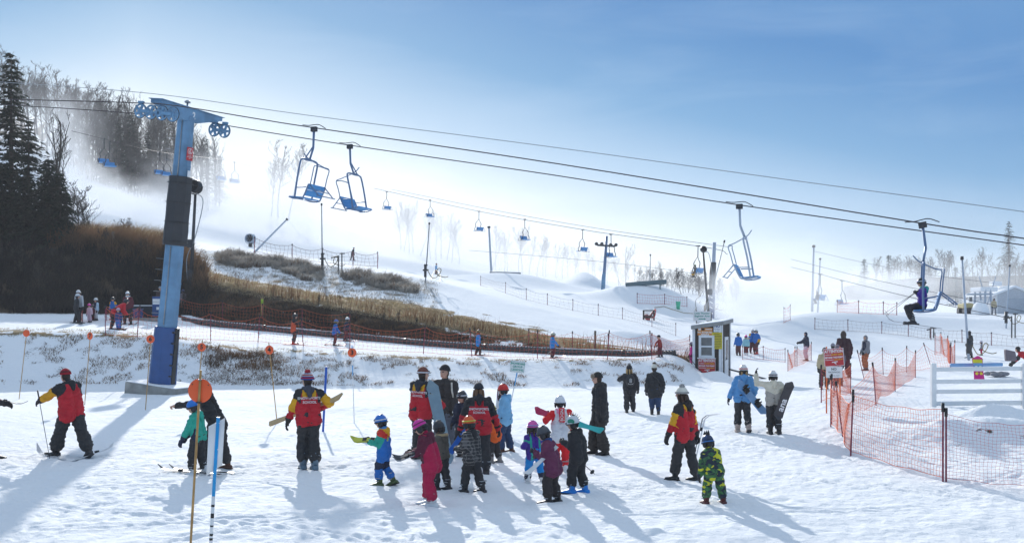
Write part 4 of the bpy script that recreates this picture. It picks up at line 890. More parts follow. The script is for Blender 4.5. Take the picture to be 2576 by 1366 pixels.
def fan_gun(label, px, py, Y, rad, fpx=None, fpy=None, m=M_DARK):
    c = P(px, py, Y); f = P(fpx, fpy, Y) if fpx else Vector((c.x, Y, gz(c.x, Y))); f.z = gz(f.x, f.y) - .1
    t = thing('fan_gun', label, 'fan gun', f); k = c - f
    b = MB(); Rm = Matrix.Rotation(math.pi / 2, 3, 'X')
    b.lathe([(rad * .98, -.5 * rad), (rad * 1.08, -.3 * rad), (rad, .1 * rad), (rad * .9, 1.1 * rad), (rad * .8, 1.1 * rad), (rad * .85, -.45 * rad)], 20, Rm, c=k); b.build('barrel', m, t)
    w = MB(); w.lathe([(.001, -.2 * rad), (rad * .22, -.18 * rad), (rad * .25, .2 * rad), (.001, .3 * rad)], 10, Rm, c=k)
    for q in range(8): a = q * math.pi / 4; w.beam(k, k + Vector((math.cos(a) * rad * .92, 0, math.sin(a) * rad * .92)), .02, rad * .16)
    w.build('fan', M_DARK, t)
    ps = MB(); ps.tube([Vector((0, 0, 0)), k + Vector((-.02, .1, -rad * 1.2))], [.12, .08], 8); ps.tube(rod(k + Vector((-rad * 1.15, 0, 0)), k + Vector((-rad * .9, 0, -rad * .8)), k + Vector((0, 0, -rad * 1.25)), k + Vector((rad * .9, 0, -rad * .8)), k + Vector((rad * 1.15, 0, 0))), .04, 6); ps.build('stand', m, t)
    bx = MB(); h = k.z; bx.box((0.02, -.05, h * .45), (.34, .25, .5)); bx.box((.0, 0, h * .12), (.3, .3, 1.0)); bx.build('control_box', M_DARK, t)
    cb = MB(); cb.tube(rod(k + Vector((.1, -.05, -rad)), k + Vector((.5, -.05, -rad * 2.5)), (.3, -.1, h * .5), (-.2, -.1, h * .3), (-.1, -.1, .1)), .03, 5); cb.build('cable', M_STEEL, t)
fan_gun('round dark fan snow gun on a post right of the blue tower', 491, 469, 64, .40, 479, 640)
fan_gun('small dark fan snow gun head hanging beside the rider in yellow', 1770, 626, 88, .24, 1785, 800)
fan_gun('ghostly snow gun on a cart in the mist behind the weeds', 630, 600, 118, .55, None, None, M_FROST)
def padded_tower():
    f = on(1789, 800); Y = f.y; t = thing('lift_tower', 'frosty far lift tower with black and patterned blue pads behind the hut', 'lift tower', f); q = lambda px, py: P(px, py, Y) - f
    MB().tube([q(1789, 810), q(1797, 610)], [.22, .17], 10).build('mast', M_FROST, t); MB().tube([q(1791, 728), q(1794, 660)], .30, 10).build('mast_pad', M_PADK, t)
    a = MB().tube([q(1788, 808), q(1790.5, 729)], .33, 10).build('foot_pad', M_PADB, t)
    for k in range(5): MB().box(q(1787 + .4 * (k % 2), 800 - 13 * k) + Vector((.02, -.315, 0)), (.3, .05, .12), Matrix.Rotation(R(35), 3, 'Y')).build('white_flash', M_WHITE, a)
padded_tower()
def rack():
    f = on(1632, 806); t = thing('steel_rack', 'dark steel rack with a tilted red machine arm on the snow', 'rack', f); s = f.y / F
    for x in (-13, 13): MB().box((x * s, 0, 13 * s), (4 * s, .12, 26 * s)).build('upright', M_BROWN, t)
    MB().box((0, 0, 8 * s), (24 * s, .12, 5 * s)).build('crossbar', M_BROWN, t); MB().box((0, 0, 25 * s), (24 * s, .1, 2.5 * s)).build('crossbar', M_BROWN, t)
    g = MB()
    for k in range(7): g.tube([((-9 + 3 * k) * s, 0, 10 * s), ((-9 + 3 * k) * s, 0, 24 * s)], .012, 4)
    for k in range(4): g.tube([(-11 * s, 0, (12 + 3.5 * k) * s), (11 * s, 0, (12 + 3.5 * k) * s)], .012, 4)
    g.build('grille', M_STEEL, t)
    a = MB(); a.tube([(-4 * s, .15, 1 * s), (18 * s, .25, 29 * s)], [.12, .07], 8); a.lathe([(.10, 0), (.2, .2), (.2, .5), (.1, .6)], 10, Matrix.Rotation(R(-35), 3, 'Y'), c=(2 * s, .2, 0)); a.tube(rod((8 * s, -.2, .2), (14 * s, -.2, 10 * s), (18 * s, 0, 27 * s)), .04, 6); a.build('machine_arm', M_RED, t)
rack()
# small gear on the run
f = on(1706, 778); b = MB().lathe([(.16, 0), (.24, .75)], 14); o = b.build('mesh_basket', mat('green_mesh', (.05, .50, .28)), None, 0, f); tag(o, 'bright green mesh basket standing on the snow run', 'basket')
for k in range(2): MB().tube([(-.1 + .2 * k, 0, -.1), (-.22 + .44 * k, 0, .8)], .012, 5).build('leg', M_DARK, o)
f = on(1773, 800); o = MB().box((0, 0, .55), (.16, .1, 1.3)).build('wooden_board', M_WOOD, None, .01, f); tag(o, 'upright grey board standing behind the direction sign', 'post')
f = on(1782, 790); t = thing('flag', 'small orange flag on a stick by the far padded tower', 'flag', f); MB().tube([(0, 0, -.1), (0, 0, 1.0)], .014, 5).build('stick', M_DARK, t)
fl = MB(); fl.add([(0, 0, 1.0), (.22, .04, .85), (.25, -.03, .45), (.16, .03, .2), (0, 0, .25)], [(0, 1, 2, 3, 4)]); fl.build('cloth', M_DISC, t)
o = MB().tube([on(x, y) + Vector((0, 0, .05)) for x, y in ((1646, 775), (1670, 772), (1690, 779), (1720, 788), (1745, 790), (1752, 775), (1762, 758))], .03, 6).build('hose', M_HOSE); tag(o, 'yellowish snowmaking hose lying across the run above the hut', 'hose')
o = MB().tube(spline([on(1752, 786) + Vector((0, 0, .1)), on(1750, 780) + Vector((0, 0, .9)), P(1760, 745, on(1750, 786).y), P(1782, 712, on(1750, 786).y)], 5), .03, 6).build('hose', M_DARK); tag(o, 'dark hose rising from the snow to the far padded tower', 'hose')
o = MB().tube(spline([on(1085, 708), on(1090, 702) + Vector((0, 0, .5)), on(1098, 700) + Vector((0, 0, .8)), on(1108, 706) + Vector((0, 0, .4)), on(1106, 712)], 5), .03, 6).build('hose', M_HOSE); tag(o, 'hose loop standing on the snow below the child on the crest', 'hose')
def rail_box(label, a, b, r, m):
    t = MB().tube([a, b], r, 12).build('park_rail', m); tag(t, label, 'rail', 'terrain park rails'); L = (b - a)
    for k in (.15, .5, .85): p = a + L * k; MB().box((p.x, p.y, p.z - r - .25), (.12, .12, .6)).build('leg', m, t)
rail_box('dark teal terrain park tube on the snow mound', P(1574, 716, 104), P(1676, 709, 103), .24, mat('teal_tube', (.10, .16, .18)))
rail_box('misty terrain park box above the middle run', P(1232, 687, 122), P(1310, 690, 122), .22, M_STEEL)
# fencing line and far buildings at right
M_BARN = mat('pale_barn_boards', (0.50, 0.53, 0.57), 0.8, 0, 0.1, 4)
def barn():
    Y = 118; f = P(2550, 797, Y); f.z = gz(f.x, f.y); t = thing('barn', 'pale grey gabled shed at the right edge beyond the run', 'shed', f); s = Y / F
    w = 92 * s; he = 50 * s; hr = 66 * s; d = 7.0
    MB().prism([(-w / 2, -.3), (w / 2, -.3), (w / 2, he), (0, hr), (-w / 2, he)], d, c=(0, d / 2, 0)).build('wall', M_BARN, t)
    for k in range(9): MB().box((0, -.02, .25 + k * he / 9.5), (w - .06, .03, he / 9.5 - .05)).build('clapboard', M_BARN, t)
    for sgn in (-1, 1):
        r = MB(); r.beam((sgn * (w / 2 + .35), 0, 0), (0, 0, 0), 0.1); r = MB()
        r.add([(0, -.4, hr + .02), (sgn * (w / 2 + .4), -.4, he - .22), (sgn * (w / 2 + .4), d + .4, he - .22), (0, d + .4, hr + .02), (0, -.4, hr + .26), (sgn * (w / 2 + .4), -.4, he + .02), (sgn * (w / 2 + .4), d + .4, he + .02), (0, d + .4, hr + .26)], [(0, 1, 2, 3), (7, 6, 5, 4), (0, 1, 5, 4), (1, 2, 6, 5), (2, 3, 7, 6), (3, 0, 4, 7)]); r.build('roof', M_SNOWCAP, t)
    MB().box((0.4, -.05, he * .42), (w * .5, .06, he * .72)).build('door', mat('barn_door_grey', (.38, .42, .47)), t)
    for k in (-1, 1): MB().box((k * (w / 2 - .1), -.05, he / 2), (.2, .08, he)).build('corner_trim', M_TRIM, t)
    MB().box((-.9, 2.5, hr + .55), (1.1, .9, .5)).build('roof_vent', M_SNOWCAP, t)
barn()
def terminal():
    Y = 112; f = P(2484, 797, Y); f.z = gz(f.x, f.y); t = thing('lift_terminal', 'snow-caked lift terminal frame left of the pale shed', 'lift terminal', f); s = Y / F
    h = 62 * s
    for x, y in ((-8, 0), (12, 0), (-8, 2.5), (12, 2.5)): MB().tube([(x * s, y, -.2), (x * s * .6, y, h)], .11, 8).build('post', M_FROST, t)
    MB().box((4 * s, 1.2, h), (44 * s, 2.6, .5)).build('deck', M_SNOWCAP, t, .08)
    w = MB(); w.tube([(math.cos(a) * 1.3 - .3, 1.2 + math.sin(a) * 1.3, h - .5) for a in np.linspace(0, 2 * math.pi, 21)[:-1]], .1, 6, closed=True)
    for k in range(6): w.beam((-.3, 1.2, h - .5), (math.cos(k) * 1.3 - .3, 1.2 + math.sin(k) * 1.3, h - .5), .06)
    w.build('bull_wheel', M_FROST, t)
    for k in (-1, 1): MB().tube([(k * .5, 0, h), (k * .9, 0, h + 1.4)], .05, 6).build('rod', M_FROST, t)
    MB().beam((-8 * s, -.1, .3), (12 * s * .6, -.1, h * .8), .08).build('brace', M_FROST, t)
terminal()
def groomer():
    Y = 110; f = P(2431, 794, Y); f.z = gz(f.x, f.y); t = thing('snow_groomer', 'pale yellow tracked snow groomer parked in the mist', 'snow groomer', f); s = Y / F; my = mat('faded_yellow_machine', (.50, .42, .20))
    for y in (-.7, .7): MB().prism([(-15 * s, .1), (-12 * s, -.0), (12 * s, 0), (16 * s, .2), (15 * s, .62), (-14 * s, .62)], .6, c=(0, y, 0)).build('track', M_DARK, t, .03)
    MB().box((-2 * s, 0, .8), (26 * s, 1.5, .5)).build('body', my, t, .05); c = MB().prism([(-3 * s, 1.05), (9 * s, 1.05), (7 * s, 26 * s), (-3 * s, 27 * s)], 1.5).build('cab', my, t, .05)
    MB().box((3 * s, -.76, 1.5 * .98 + .05), (7 * s, .03, .5)).build('window', M_GLASS, c); MB().beam((16 * s, -1.4, .4), (16 * s, 1.4, .4), .1, .7).build('blade', my, t)
    p = P(2466, 796, 108); p.z = gz(p.x, p.y); o = MB(); o.lathe([(.9, 0), (.85, .5), (.6, 1.1), (.2, 1.4), (.001, 1.45)], 10); o = o.build('covered_heap', M_SNOWCAP, None, 0, p); o.scale = (1, 1.2, 1); tag(o, 'tarp-covered heap capped with snow between groomer and terminal', 'heap')
groomer()
# carpet control stand behind the tower, timber wall
def control():
    f = on(397, 806, 50); Y = f.y; t = thing('control_stand', 'blue control stand with a white notice half hidden by the tower', 'stand', f); s = Y / F
    MB().box((0, 0, 35 * s), (22 * s, .4, 50 * s)).build('cabinet', M_PADB, t, .02); MB().box((0, -.21, 47 * s), (19 * s, .02, 14 * s)).build('notice', M_WHITE, t); MB().box((4 * s, -.22, 30 * s), (8 * s, .02, 7 * s)).build('red_notice', M_WHITE, t)
    for k in (-1, 1): MB().tube([(k * 7 * s, 0, -.1), (k * 7 * s, 0, 12 * s)], .05, 6).build('leg', M_DARK, t)
    MB().box((-.4, -.2, .05), (1.6, 1.0, .18)).build('platform', M_CONC, t, .02)
control()
f = on(352, 803, 50); o = MB().box((0, .8, .32), (2.4, .5, .8)).build('timber_wall', M_DARK, None, .02, f); tag(o, 'low dark timber wall below the weeds, left of the control stand', 'wall'); MB().box((0, .8, .74), (2.4, .52, .05)).build('snow_cover', M_SNOWCAP, o)
f = on(342, 806, 50); o = MB().box((0, .3, .28), (.45, .3, .6)).build('blue_bin', M_PADB, None, .04, f); tag(o, 'blue bin against the timber wall at left', 'bin'); MB().box((0, .3, .60), (.5, .34, .05)).build('lid', M_PADB, o, .01)
# ------------------------------------------------------------------ people
def cap(b, p0, p1, r0, r1, n=10, m=0):
    """closed tapered capsule"""
    p0, p1 = Vector(p0), Vector(p1); d = p1 - p0; L = d.length
    q = (d.normalized() if L > 1e-5 else Vector((0, 0, 1))); M = q.to_track_quat('Z', 'Y').to_matrix()
    prof = [(max(r0 * math.cos(a), 1e-4), -0 + r0 * math.sin(a)) for a in (-1.57, -1.0, -.5)] + [(r0, 0), (r1, L)] + [(max(r1 * math.cos(a), 1e-4), L + r1 * math.sin(a)) for a in (.5, 1.0, 1.57)]
    b.lathe(prof, n, M, m, True, p0)
QUEUE = []
def remesh_part(name, b, voxel, mats, parent, shade=None, folds=0.0, smooth=3, after=None):
    me = b.mesh(name, mats if isinstance(mats, list) else [mats]); o = bpy.data.objects.new(name, me); link(o, parent)
    r = o.modifiers.new('union', 'REMESH'); r.mode = 'VOXEL'; r.voxel_size = voxel
    if smooth: s = o.modifiers.new('soften', 'SMOOTH'); s.factor = 0.5; s.iterations = smooth
    QUEUE.append((o, shade, folds, after)); return o
def flush_queue():
    if not QUEUE: return
    bpy.context.view_layer.update(); dg = bpy.context.evaluated_depsgraph_get(); done = []
    for o, shade, folds, after in QUEUE: done.append(bpy.data.meshes.new_from_object(o.evaluated_get(dg)))
    for (o, shade, folds, after), me in zip(QUEUE, done):
        old = o.data; mats = [m for m in old.materials]; o.modifiers.clear(); o.data = me; me.name = old.name; bpy.data.meshes.remove(old)
        me.materials.clear()
        for m in mats: me.materials.append(m)
        n = len(me.vertices); co = np.empty(n * 3, np.float32); me.vertices.foreach_get('co', co); co = co.reshape(-1, 3)
        if folds:
            no = np.empty(n * 3, np.float32); me.vertices.foreach_get('normal', no); no = no.reshape(-1, 3); sd = len(o.name) + len(mats) * 3 + n % 17
            d = np.array([mnoise.noise((c[0] * 8 + sd, c[1] * 8, c[2] * 15)) + .5 * mnoise.noise((c[0] * 22, c[1] * 22 + sd, c[2] * 30)) for c in co])
            co = co + no * (d * folds)[:, None]; me.vertices.foreach_set('co', co.astype(np.float32).ravel())
        me.polygons.foreach_set('use_smooth', np.ones(len(me.polygons), bool))
        mi = np.zeros(len(me.polygons), np.int32)
        if shade:
            ce = np.empty(len(me.polygons) * 3, np.float32); me.polygons.foreach_get('center', ce); mi = np.asarray(shade(ce.reshape(-1, 3)), np.int32)
        me.polygons.foreach_set('material_index', mi); me.update()
        if after: after(o)
    QUEUE.clear()
def seg_near(c, segs):
    """nearest segment index, its parameter and distance for every point"""
    best = np.full(len(c), 1e9); bi = np.zeros(len(c), int); bt = np.zeros(len(c))
    for k, (a, b, r) in enumerate(segs):
        a = np.array(a); b = np.array(b); d = b - a; L2 = (d @ d) or 1e-9; t = np.clip(((c - a) @ d) / L2, 0, 1); ds = np.linalg.norm(c - (a + t[:, None] * d), axis=1) - r
        w = ds < best; best[w] = ds[w]; bi[w] = k; bt[w] = t[w]
    return bi, bt
def ik(a, b, l1, l2, hint):
    a, b = Vector(a), Vector(b); d = b - a; L = min(d.length, (l1 + l2) * .999); u = d.normalized(); b = a + u * L
    x = (l1 * l1 - l2 * l2 + L * L) / (2 * L); h = math.sqrt(max(l1 * l1 - x * x, 0)); v = Vector(hint); v = (v - u * v.dot(u)); v = v.normalized() if v.length > 1e-5 else u.orthogonal().normalized()
    return a + u * x + v * h, b
CL = lambda nm, c, **k: mat(nm, c, 0.75, 0, .16, 5, .35, 45, **k)
M_SKIN = mat('skin', (0.56, 0.32, 0.23), 0.55, 0, .08, 6); M_EYE = mat('eye_shadow', (0.10, 0.06, 0.05), .5); M_HAIR = mat('dark_brown_hair', (.035, .02, .013), .55); M_LIP = mat('lips', (0.42, 0.17, 0.14), .5)
RED_J = CL('red_jacket_cloth', (0.50, 0.012, 0.024)); BLK_J = CL('black_jacket_cloth', (0.022, 0.022, 0.025)); YEL_J = CL('yellow_jacket_cloth', (0.72, 0.36, 0.012)); DPANT = CL('charcoal_trouser_cloth', (0.030, 0.030, 0.032))
GLOVE = CL('black_glove', (0.018, 0.018, 0.02)); BOOTK = mat('black_boot', (0.025, 0.025, 0.028), .4); BOOTW = mat('white_ski_boot', (0.72, 0.72, 0.72), .35); LENS = mat('dark_goggle_lens', (0.03, 0.035, 0.05), .1, spec=.8)
def hand_mesh(b, w, d, up, s, side, curl=.5, m=0, mitt=False, point=False):
    """palm, four fingers and a thumb; w wrist, d direction of the fingers, up back of the hand"""
    d = Vector(d).normalized(); n = Vector(up); n = (n - d * n.dot(d)); n = n.normalized() if n.length > 1e-4 else d.orthogonal().normalized(); x = d.cross(n) * side
    cap(b, w, w + d * .055 * s, .026 * s, .030 * s, 8, m)
    for k in (-1, 0, 1): cap(b, w + x * (.016 * k * s) + d * .02 * s, w + d * .085 * s + x * (.022 * k * s), .019 * s, .018 * s, 7, m)
    for k, L in enumerate((.070, .082, .076, .060)):
        r = .0105 * s if not mitt else .015 * s; p = w + d * .085 * s + x * ((-.033 + .022 * k) * s); cr = 0.0 if (point and k == 0) else (1.5 if point else curl)
        a = p; dd = d.copy()
        for q in range(3):
            dd = (Matrix.Rotation(-cr * (.45 + .3 * q) * 1, 3, x * side) @ dd); e = a + dd * (L * (.45, .32, .23)[q] * s); cap(b, a, e, r, r * .9, 6, m); a = e
    tb = w + d * .03 * s - x * .024 * s; t1 = tb + (d * .6 - x * .75 - n * .25).normalized() * .045 * s; cap(b, tb, t1, .015 * s, .013 * s, 6, m); cap(b, t1, t1 + (d * .95 - n * .3).normalized() * .035 * s, .013 * s, .011 * s, 6, m)
def boot(parent, ank, yaw, s, m, ski=False, pitch=0, tall=.14, knee=None):
    b = MB(); Rm = Matrix.Rotation(yaw, 3, 'Z') @ Matrix.Rotation(pitch, 3, 'X')
    P_ = lambda v: Vector(ank) + Rm @ (Vector(v) * s)
    rings = [(-.085, .030, .055, -.02), (-.07, .042, .07, -.005), (.0, .046, .085, .0), (.06, .046, .065, .0), (.13, .048, .045, 0.0), (.18, .040, .035, 0.0), (.20, .02, .022, .005)]
    vs = []; n = 10; zb = -.085
    for y, hw, h, dz in rings:
        for k in range(n):
            a = 2 * math.pi * k / n + math.pi / n; cx, cz = math.cos(a), math.sin(a); e = .6
            vs.append(P_((hw * math.copysign(abs(cx) ** e, cx), y, zb + dz + (h / 2) * (1 + math.copysign(abs(cz) ** e, cz)))))
    fs = [(k * n + j, k * n + (j + 1) % n, (k + 1) * n + (j + 1) % n, (k + 1) * n + j) for k in range(len(rings) - 1) for j in range(n)] + [tuple(range(n)), tuple(reversed(range((len(rings) - 1) * n, len(rings) * n)))]
    b.add(vs, fs, 0, True)
    up = (Vector(knee) - Vector(ank)).normalized() if knee is not None else Vector((0, 0, 1))
    b.tube([P_((0, -.01, -.03)), P_((0, -.01, .0)) + up * tall * s * .5, P_((0, -.01, 0)) + up * tall * s], [.05 * s, .056 * s, .062 * s], 10)
    b2 = b.build('boot', m, parent)
    sl_ = MB().box(P_((0, .055, -.088)), (.092 * s, .29 * s, .018 * s), Rm).build('sole', M_BLACK, b2, .004)
    if ski:
        k = MB()
        for q in range(3): c = P_((0, .02 - .015 * q, .02 + .05 * q)); k.box(c, (.125 * s, .07 * s, .012 * s), Rm)
        k.build('buckle', M_STEEL, b2)
    return b2
def person(px, pyf, pyt, yaw, label, group, H=None, Y=None, root=None, foot=None, lf=(-.075, 0), rf=(.075, 0), lh=None, rh=None, lean=0.0, tilt=0.0, crouch=0.0, sit=False, look=0.0, nod=0.0, hd=1.0, bulk=1.0,
           jacket=None, pants=None, jshade=None, pshade=None, hem=.42, hood=None, head='helmet', hcol=(.03, .03, .03), goggle=None, boots=BOOTK, ski=True, gl=GLOVE, hair=None, face=M_SKIN, pitch=(0, 0), toe=(0, 0), lod=0, scarf=None, fingers=True, elbow=None, mitt=False, lh_d=None, rh_d=None, point=False, flare=1.0):
    pv = random.Random(int(px * 13 + pyf)); lean = lean + pv.uniform(.0, .09); tilt = tilt + pv.uniform(-.05, .05); look = look + pv.uniform(-14, 14)
    f = on(px, pyf) if Y is None else Vector((X_(px, Y), Y, gz(X_(px, Y), Y)))
    if root is not None: f = Vector(root)
    if H is None: H = (pyf - pyt) / F * f.y * 1.05
    t = thing('person', label, 'person', f, R(yaw), group); t['height_m'] = round(H, 2)
    kid = min(max((1.75 - H) / .65, 0), 1.2); hf = (.133 + .047 * kid) * hd; s = H / 1.75; bk = bulk * (1.24 + .10 * kid)
    V = lambda x, y, z: Vector((x * H, y * H, z * H))
    hipz = .515 - .045 * kid - crouch; shz = hipz + .305 - .02 * kid; hr = hf * .5
    pel = V(0, 0, hipz); Rl = Matrix.Rotation(-lean, 3, 'X') @ Matrix.Rotation(tilt, 3, 'Y'); T = lambda x, y, z: pel + Rl @ V(x, y, z)
    th, sh = (hipz + crouch - .05) * .52 * H, (hipz + crouch - .05) * .50 * H
    pel_off = ((lf[0] + rf[0]) / 2 * .6, (lf[1] + rf[1]) / 2 * .5)
    pel += V(pel_off[0], pel_off[1], 0)
    pr_ = random.Random(int(px * 7 + pyf * 3)); rr_f = lambda a: pr_.uniform(-a, a)
    if (lf, rf) == ((-.075, 0), (.075, 0)): q_ = rr_f(.06); lf = (-.07 + rr_f(.015), q_); rf = (.07 + rr_f(.015), -q_)
    ank = {}; kn = {}; hp = {}
    for sd, ft, q in ((-1, lf, 0), (1, rf, 1)):
        hp[sd] = pel + V(.055 * sd, 0, 0)
        a = V(ft[0], ft[1], .05 + (ft[2] if len(ft) > 2 else 0))
        kn[sd], ank[sd] = ik(hp[sd], a, th, sh, (ft[0] * .2, 1, .1)) if not sit else ik(hp[sd], a, th, sh, (0, 1, .6))
    chest = T(0, 0, .19); neck = T(0, 0, .305 - .02 * kid); shw = (.099 + .004 * kid) * bulk ** .4
    So = {-1: T(-shw, 0, .262 - .02 * kid), 1: T(shw, 0, .262 - .02 * kid)}
    ua, fa = .165 * H, .150 * H
    hd_ = {}; el = {}
    for sd, hh, q in ((-1, lh, 0), (1, rh, 1)):
        tgt = V(*hh) if hh is not None else So[sd] + V(.05 * sd + rr_f(.02), .05 + rr_f(.05), -.295 + rr_f(.015))
        el[sd], hd_[sd] = ik(So[sd], tgt, ua, fa, (elbow[q] if elbow else (.35 * sd, -1, -.35)))
    hrot = Matrix.Rotation(R(look), 3, 'Z') @ Matrix.Rotation(-R(nod), 3, 'X')
    nk = neck + Rl @ V(0, .008, .0); hc = nk + V(0, .012 * (1 + lean * 1.5), 0) + (Rl @ V(0, 0, .015)) * .6 + hrot @ Vector((0, .005 * H, hr * H * 1.02))
    HM = lambda x, y, z: hc + hrot @ (Vector((x, y, z)) * hf * H)
    vox = {0: .015, 1: .022, 2: .034}[lod] * max(s, .75)
    # ---- body: one continuous figure
    b = MB()
    b.ell(hc, (hf * H * .34, hf * H * .415, hf * H * .5), hrot, 14, 10); b.ell(HM(0, .13, -.24), (hf * H * .26, hf * H * .27, hf * H * .24), hrot, 12, 8)
    cap(b, HM(0, .40, .06), HM(0, .47, -.10), hf * H * .045, hf * H * .07, 8)
    for sd in (-1, 1): b.ell(HM(.34 * sd, -.02, -.05), (hf * H * .05, hf * H * .09, hf * H * .13), hrot, 8, 6)
    cap(b, neck - Rl @ V(0, 0, .03), HM(0, -.06, -.3), .05 * s * bk ** .3, .052 * s, 10)
    for x in (-.045, .045): cap(b, pel + Rl @ V(x, 0, 0), T(x * 1.3, 0, .21), .085 * s, .09 * s, 10)
    for sd in (-1, 1):
        cap(b, T(.02 * sd, 0, .26), So[sd], .06 * s, .055 * s, 8); cap(b, So[sd], el[sd], .05 * s, .042 * s, 8); cap(b, el[sd], hd_[sd], .042 * s, .03 * s, 8)
        cap(b, hp[sd], kn[sd], .075 * s, .058 * s, 8); cap(b, kn[sd], ank[sd], .055 * s, .042 * s, 8)
    if lod == 0 and gl is None:
        for sd in (-1, 1): cap(b, hd_[sd], hd_[sd] + (hd_[sd] - el[sd]).normalized() * .03 * s, .03 * s, .028 * s, 8)
    eyes = [np.array(HM(.15 * sd, .40, .03)) for sd in (-1, 1)]; mouth = np.array(HM(0, .40, -.30)); er = hf * H * .085
    def skin(c):
        m = np.zeros(len(c), int); l_ = (c - np.array(hc)) @ np.array(hrot) / (hf * H); m[(l_[:, 1] < .06) & (l_[:, 2] > -.36) & (np.linalg.norm(l_, axis=1) < .66)] = 3; m[(l_[:, 2] > .26) & (np.linalg.norm(l_, axis=1) < .66)] = 3
        for e in eyes: m[np.linalg.norm((c - e) * np.array([1, 1, 1.5]), axis=1) < er] = 1
        d = c - mouth; m[(np.linalg.norm(d * np.array([.6, 1, 1.8]), axis=1) < er * .9)] = 2
        return m
    remesh_part('body', b, max(vox * .8, .012) if lod < 2 else .03, [face, M_EYE, M_LIP, M_HAIR], t, skin if lod < 2 else None, 0, 2)
    # ---- trousers
    jm = jacket or [BLK_J]; pm = pants or [DPANT]
    b = MB()
    for x in (-.05, .05): cap(b, pel + V(x, 0, .03), pel + V(x, 0, -.03), .10 * s * bk, .098 * s * bk, 10)
    psegs = []
    for sd in (-1, 1):
        lo = ank[sd] + (kn[sd] - ank[sd]).normalized() * (.115 if ski else .085) * s
        cap(b, hp[sd], kn[sd], .098 * s * bk, .078 * s * bk, 10); cap(b, kn[sd], lo, .078 * s * bk, .078 * s * bk * flare, 10)
        psegs += [(hp[sd], kn[sd], .09 * s), (kn[sd], lo, .08 * s)]
    ctx = dict(H=H, s=s, pel=np.array(pel), up=np.array(Rl @ Vector((0, 0, 1))), fw=np.array(Rl @ Vector((0, 1, 0))), rt=np.array(Rl @ Vector((1, 0, 0))), hem=hem, kid=kid)
    def pshade_(c):
        bi, bt = seg_near(c, psegs); return pshade(c, bi, bt, ctx)
    remesh_part('trousers', b, vox, pm, t, pshade_ if pshade else None, .024 * s if lod < 2 else 0, 2)
    # ---- jacket
    b = MB(); dz = hem - (hipz)          # hem height relative to the hips (0.42 H on an adult is just below the hips)
    hemz = hem - hipz - crouch * 0
    for x in (-.055, .055):
        cap(b, T(x, 0, min(hemz + .05, .02)), T(x * .95, 0, .10), .112 * s * bk, .105 * s * bk, 12); cap(b, T(x * .95, 0, .10), T(x * .9, .005, .235), .105 * s * bk, .098 * s * bk, 12)
        if hemz < -.08: cap(b, pel + V(x, 0, hemz + .05), pel + V(x, 0, 0), .115 * s * bk, .112 * s * bk, 12)
    jsegs = [(pel, T(0, 0, .27), .13 * s)]
    for sd in (-1, 1):
        cap(b, T(.03 * sd, 0, .262 - .02 * kid), So[sd], .072 * s * bk ** .6, .066 * s * bk ** .7, 10); wr = hd_[sd] - (hd_[sd] - el[sd]).normalized() * .012 * s
        cap(b, So[sd], el[sd], .066 * s * bk ** .8, .060 * s * bk ** .9, 10); cap(b, el[sd], wr, .060 * s * bk, .048 * s * bk, 10); jsegs += [(So[sd], el[sd], .065 * s), (el[sd], wr, .055 * s)]
    cap(b, neck - Rl @ V(0, 0, .03), neck + Rl @ V(0, .005, .015), .080 * s, .066 * s, 12)
    def jshade_(c):
        bi, bt = seg_near(c, jsegs); return jshade(c, bi, bt, ctx)
    jo = remesh_part('jacket', b, vox, jm, t, jshade_ if jshade else None,   .026 * s if lod < 2 else 0, 2, None)
    t['_j'] = jo.name
    if hood is not None:
        b = MB(); hm_ = hood[0]
        if hood[1]:      # up, round the head
            b.ell(HM(0, -.06, .03), (hf * H * .45, hf * H * .50, hf * H * .60), hrot, 14, 10); cap(b, HM(0, -.05, -.35), neck, hf * H * .40, .085 * s, 10)
        else:
            for k in range(7): a = -2.2 + 4.4 * k / 6; c = neck + Rl @ Vector((math.sin(a) * .085 * s, -math.cos(a) * .085 * s, -.005 * s)); c2 = neck + Rl @ Vector((math.sin(a) * .095 * s, -math.cos(a) * .12 * s - .01, -.05 * s)); cap(b, c, c2, .038 * s, .03 * s, 8)
            cap(b, neck + Rl @ Vector((0, -.10 * s, -.02 * s)), neck + Rl @ Vector((0, -.12 * s, -.13 * s)), .075 * s, .045 * s, 8)
        if hood[1] and lod < 2:
            cut = HM(0, .36, -.02); rr_ = hf * H * .34
            def after(o, cut=Vector(cut), rr_=rr_, hr_=hrot.copy()):
                fwd = hr_ @ Vector((0, 1, 0)); bm = bmesh.new(); bm.from_mesh(o.data)
                kill = [fc for fc in bm.faces if ((fc.calc_center_median() - cut) - fwd * (fc.calc_center_median() - cut).dot(fwd)).length < rr_ and (fc.calc_center_median() - cut).dot(fwd) > -rr_ * .6]
                bmesh.ops.delete(bm, geom=kill, context='FACES'); bm.to_mesh(o.data); bm.free()
        else: after = None
        remesh_part('hood', b, vox, [hm_], t, None, .012 * s, 2, after)
        if len(hood) > 2:   # fur rim
            e = MB(); rr = random.Random(4)
            for k in range(26):
                a = 2 * math.pi * k / 26
                c = (HM(.42 * math.sin(a), .34, .04 + .52 * math.cos(a)) if hood[1] else neck + Rl @ Vector((math.sin(a) * .12 * s, -.03 * s - math.cos(a) * .13 * s, .0)))
                e.ell(c, (.032 * s, .032 * s, .032 * s), None, 6, 4)
                for q in range(3): v = Vector((rr.uniform(-1, 1), rr.uniform(-1, 1), rr.uniform(-1, 1))).normalized(); e.tube([c, c + v * .055 * s], [.012 * s, .002], 4)
            e.build('fur_rim', hood[2], t)
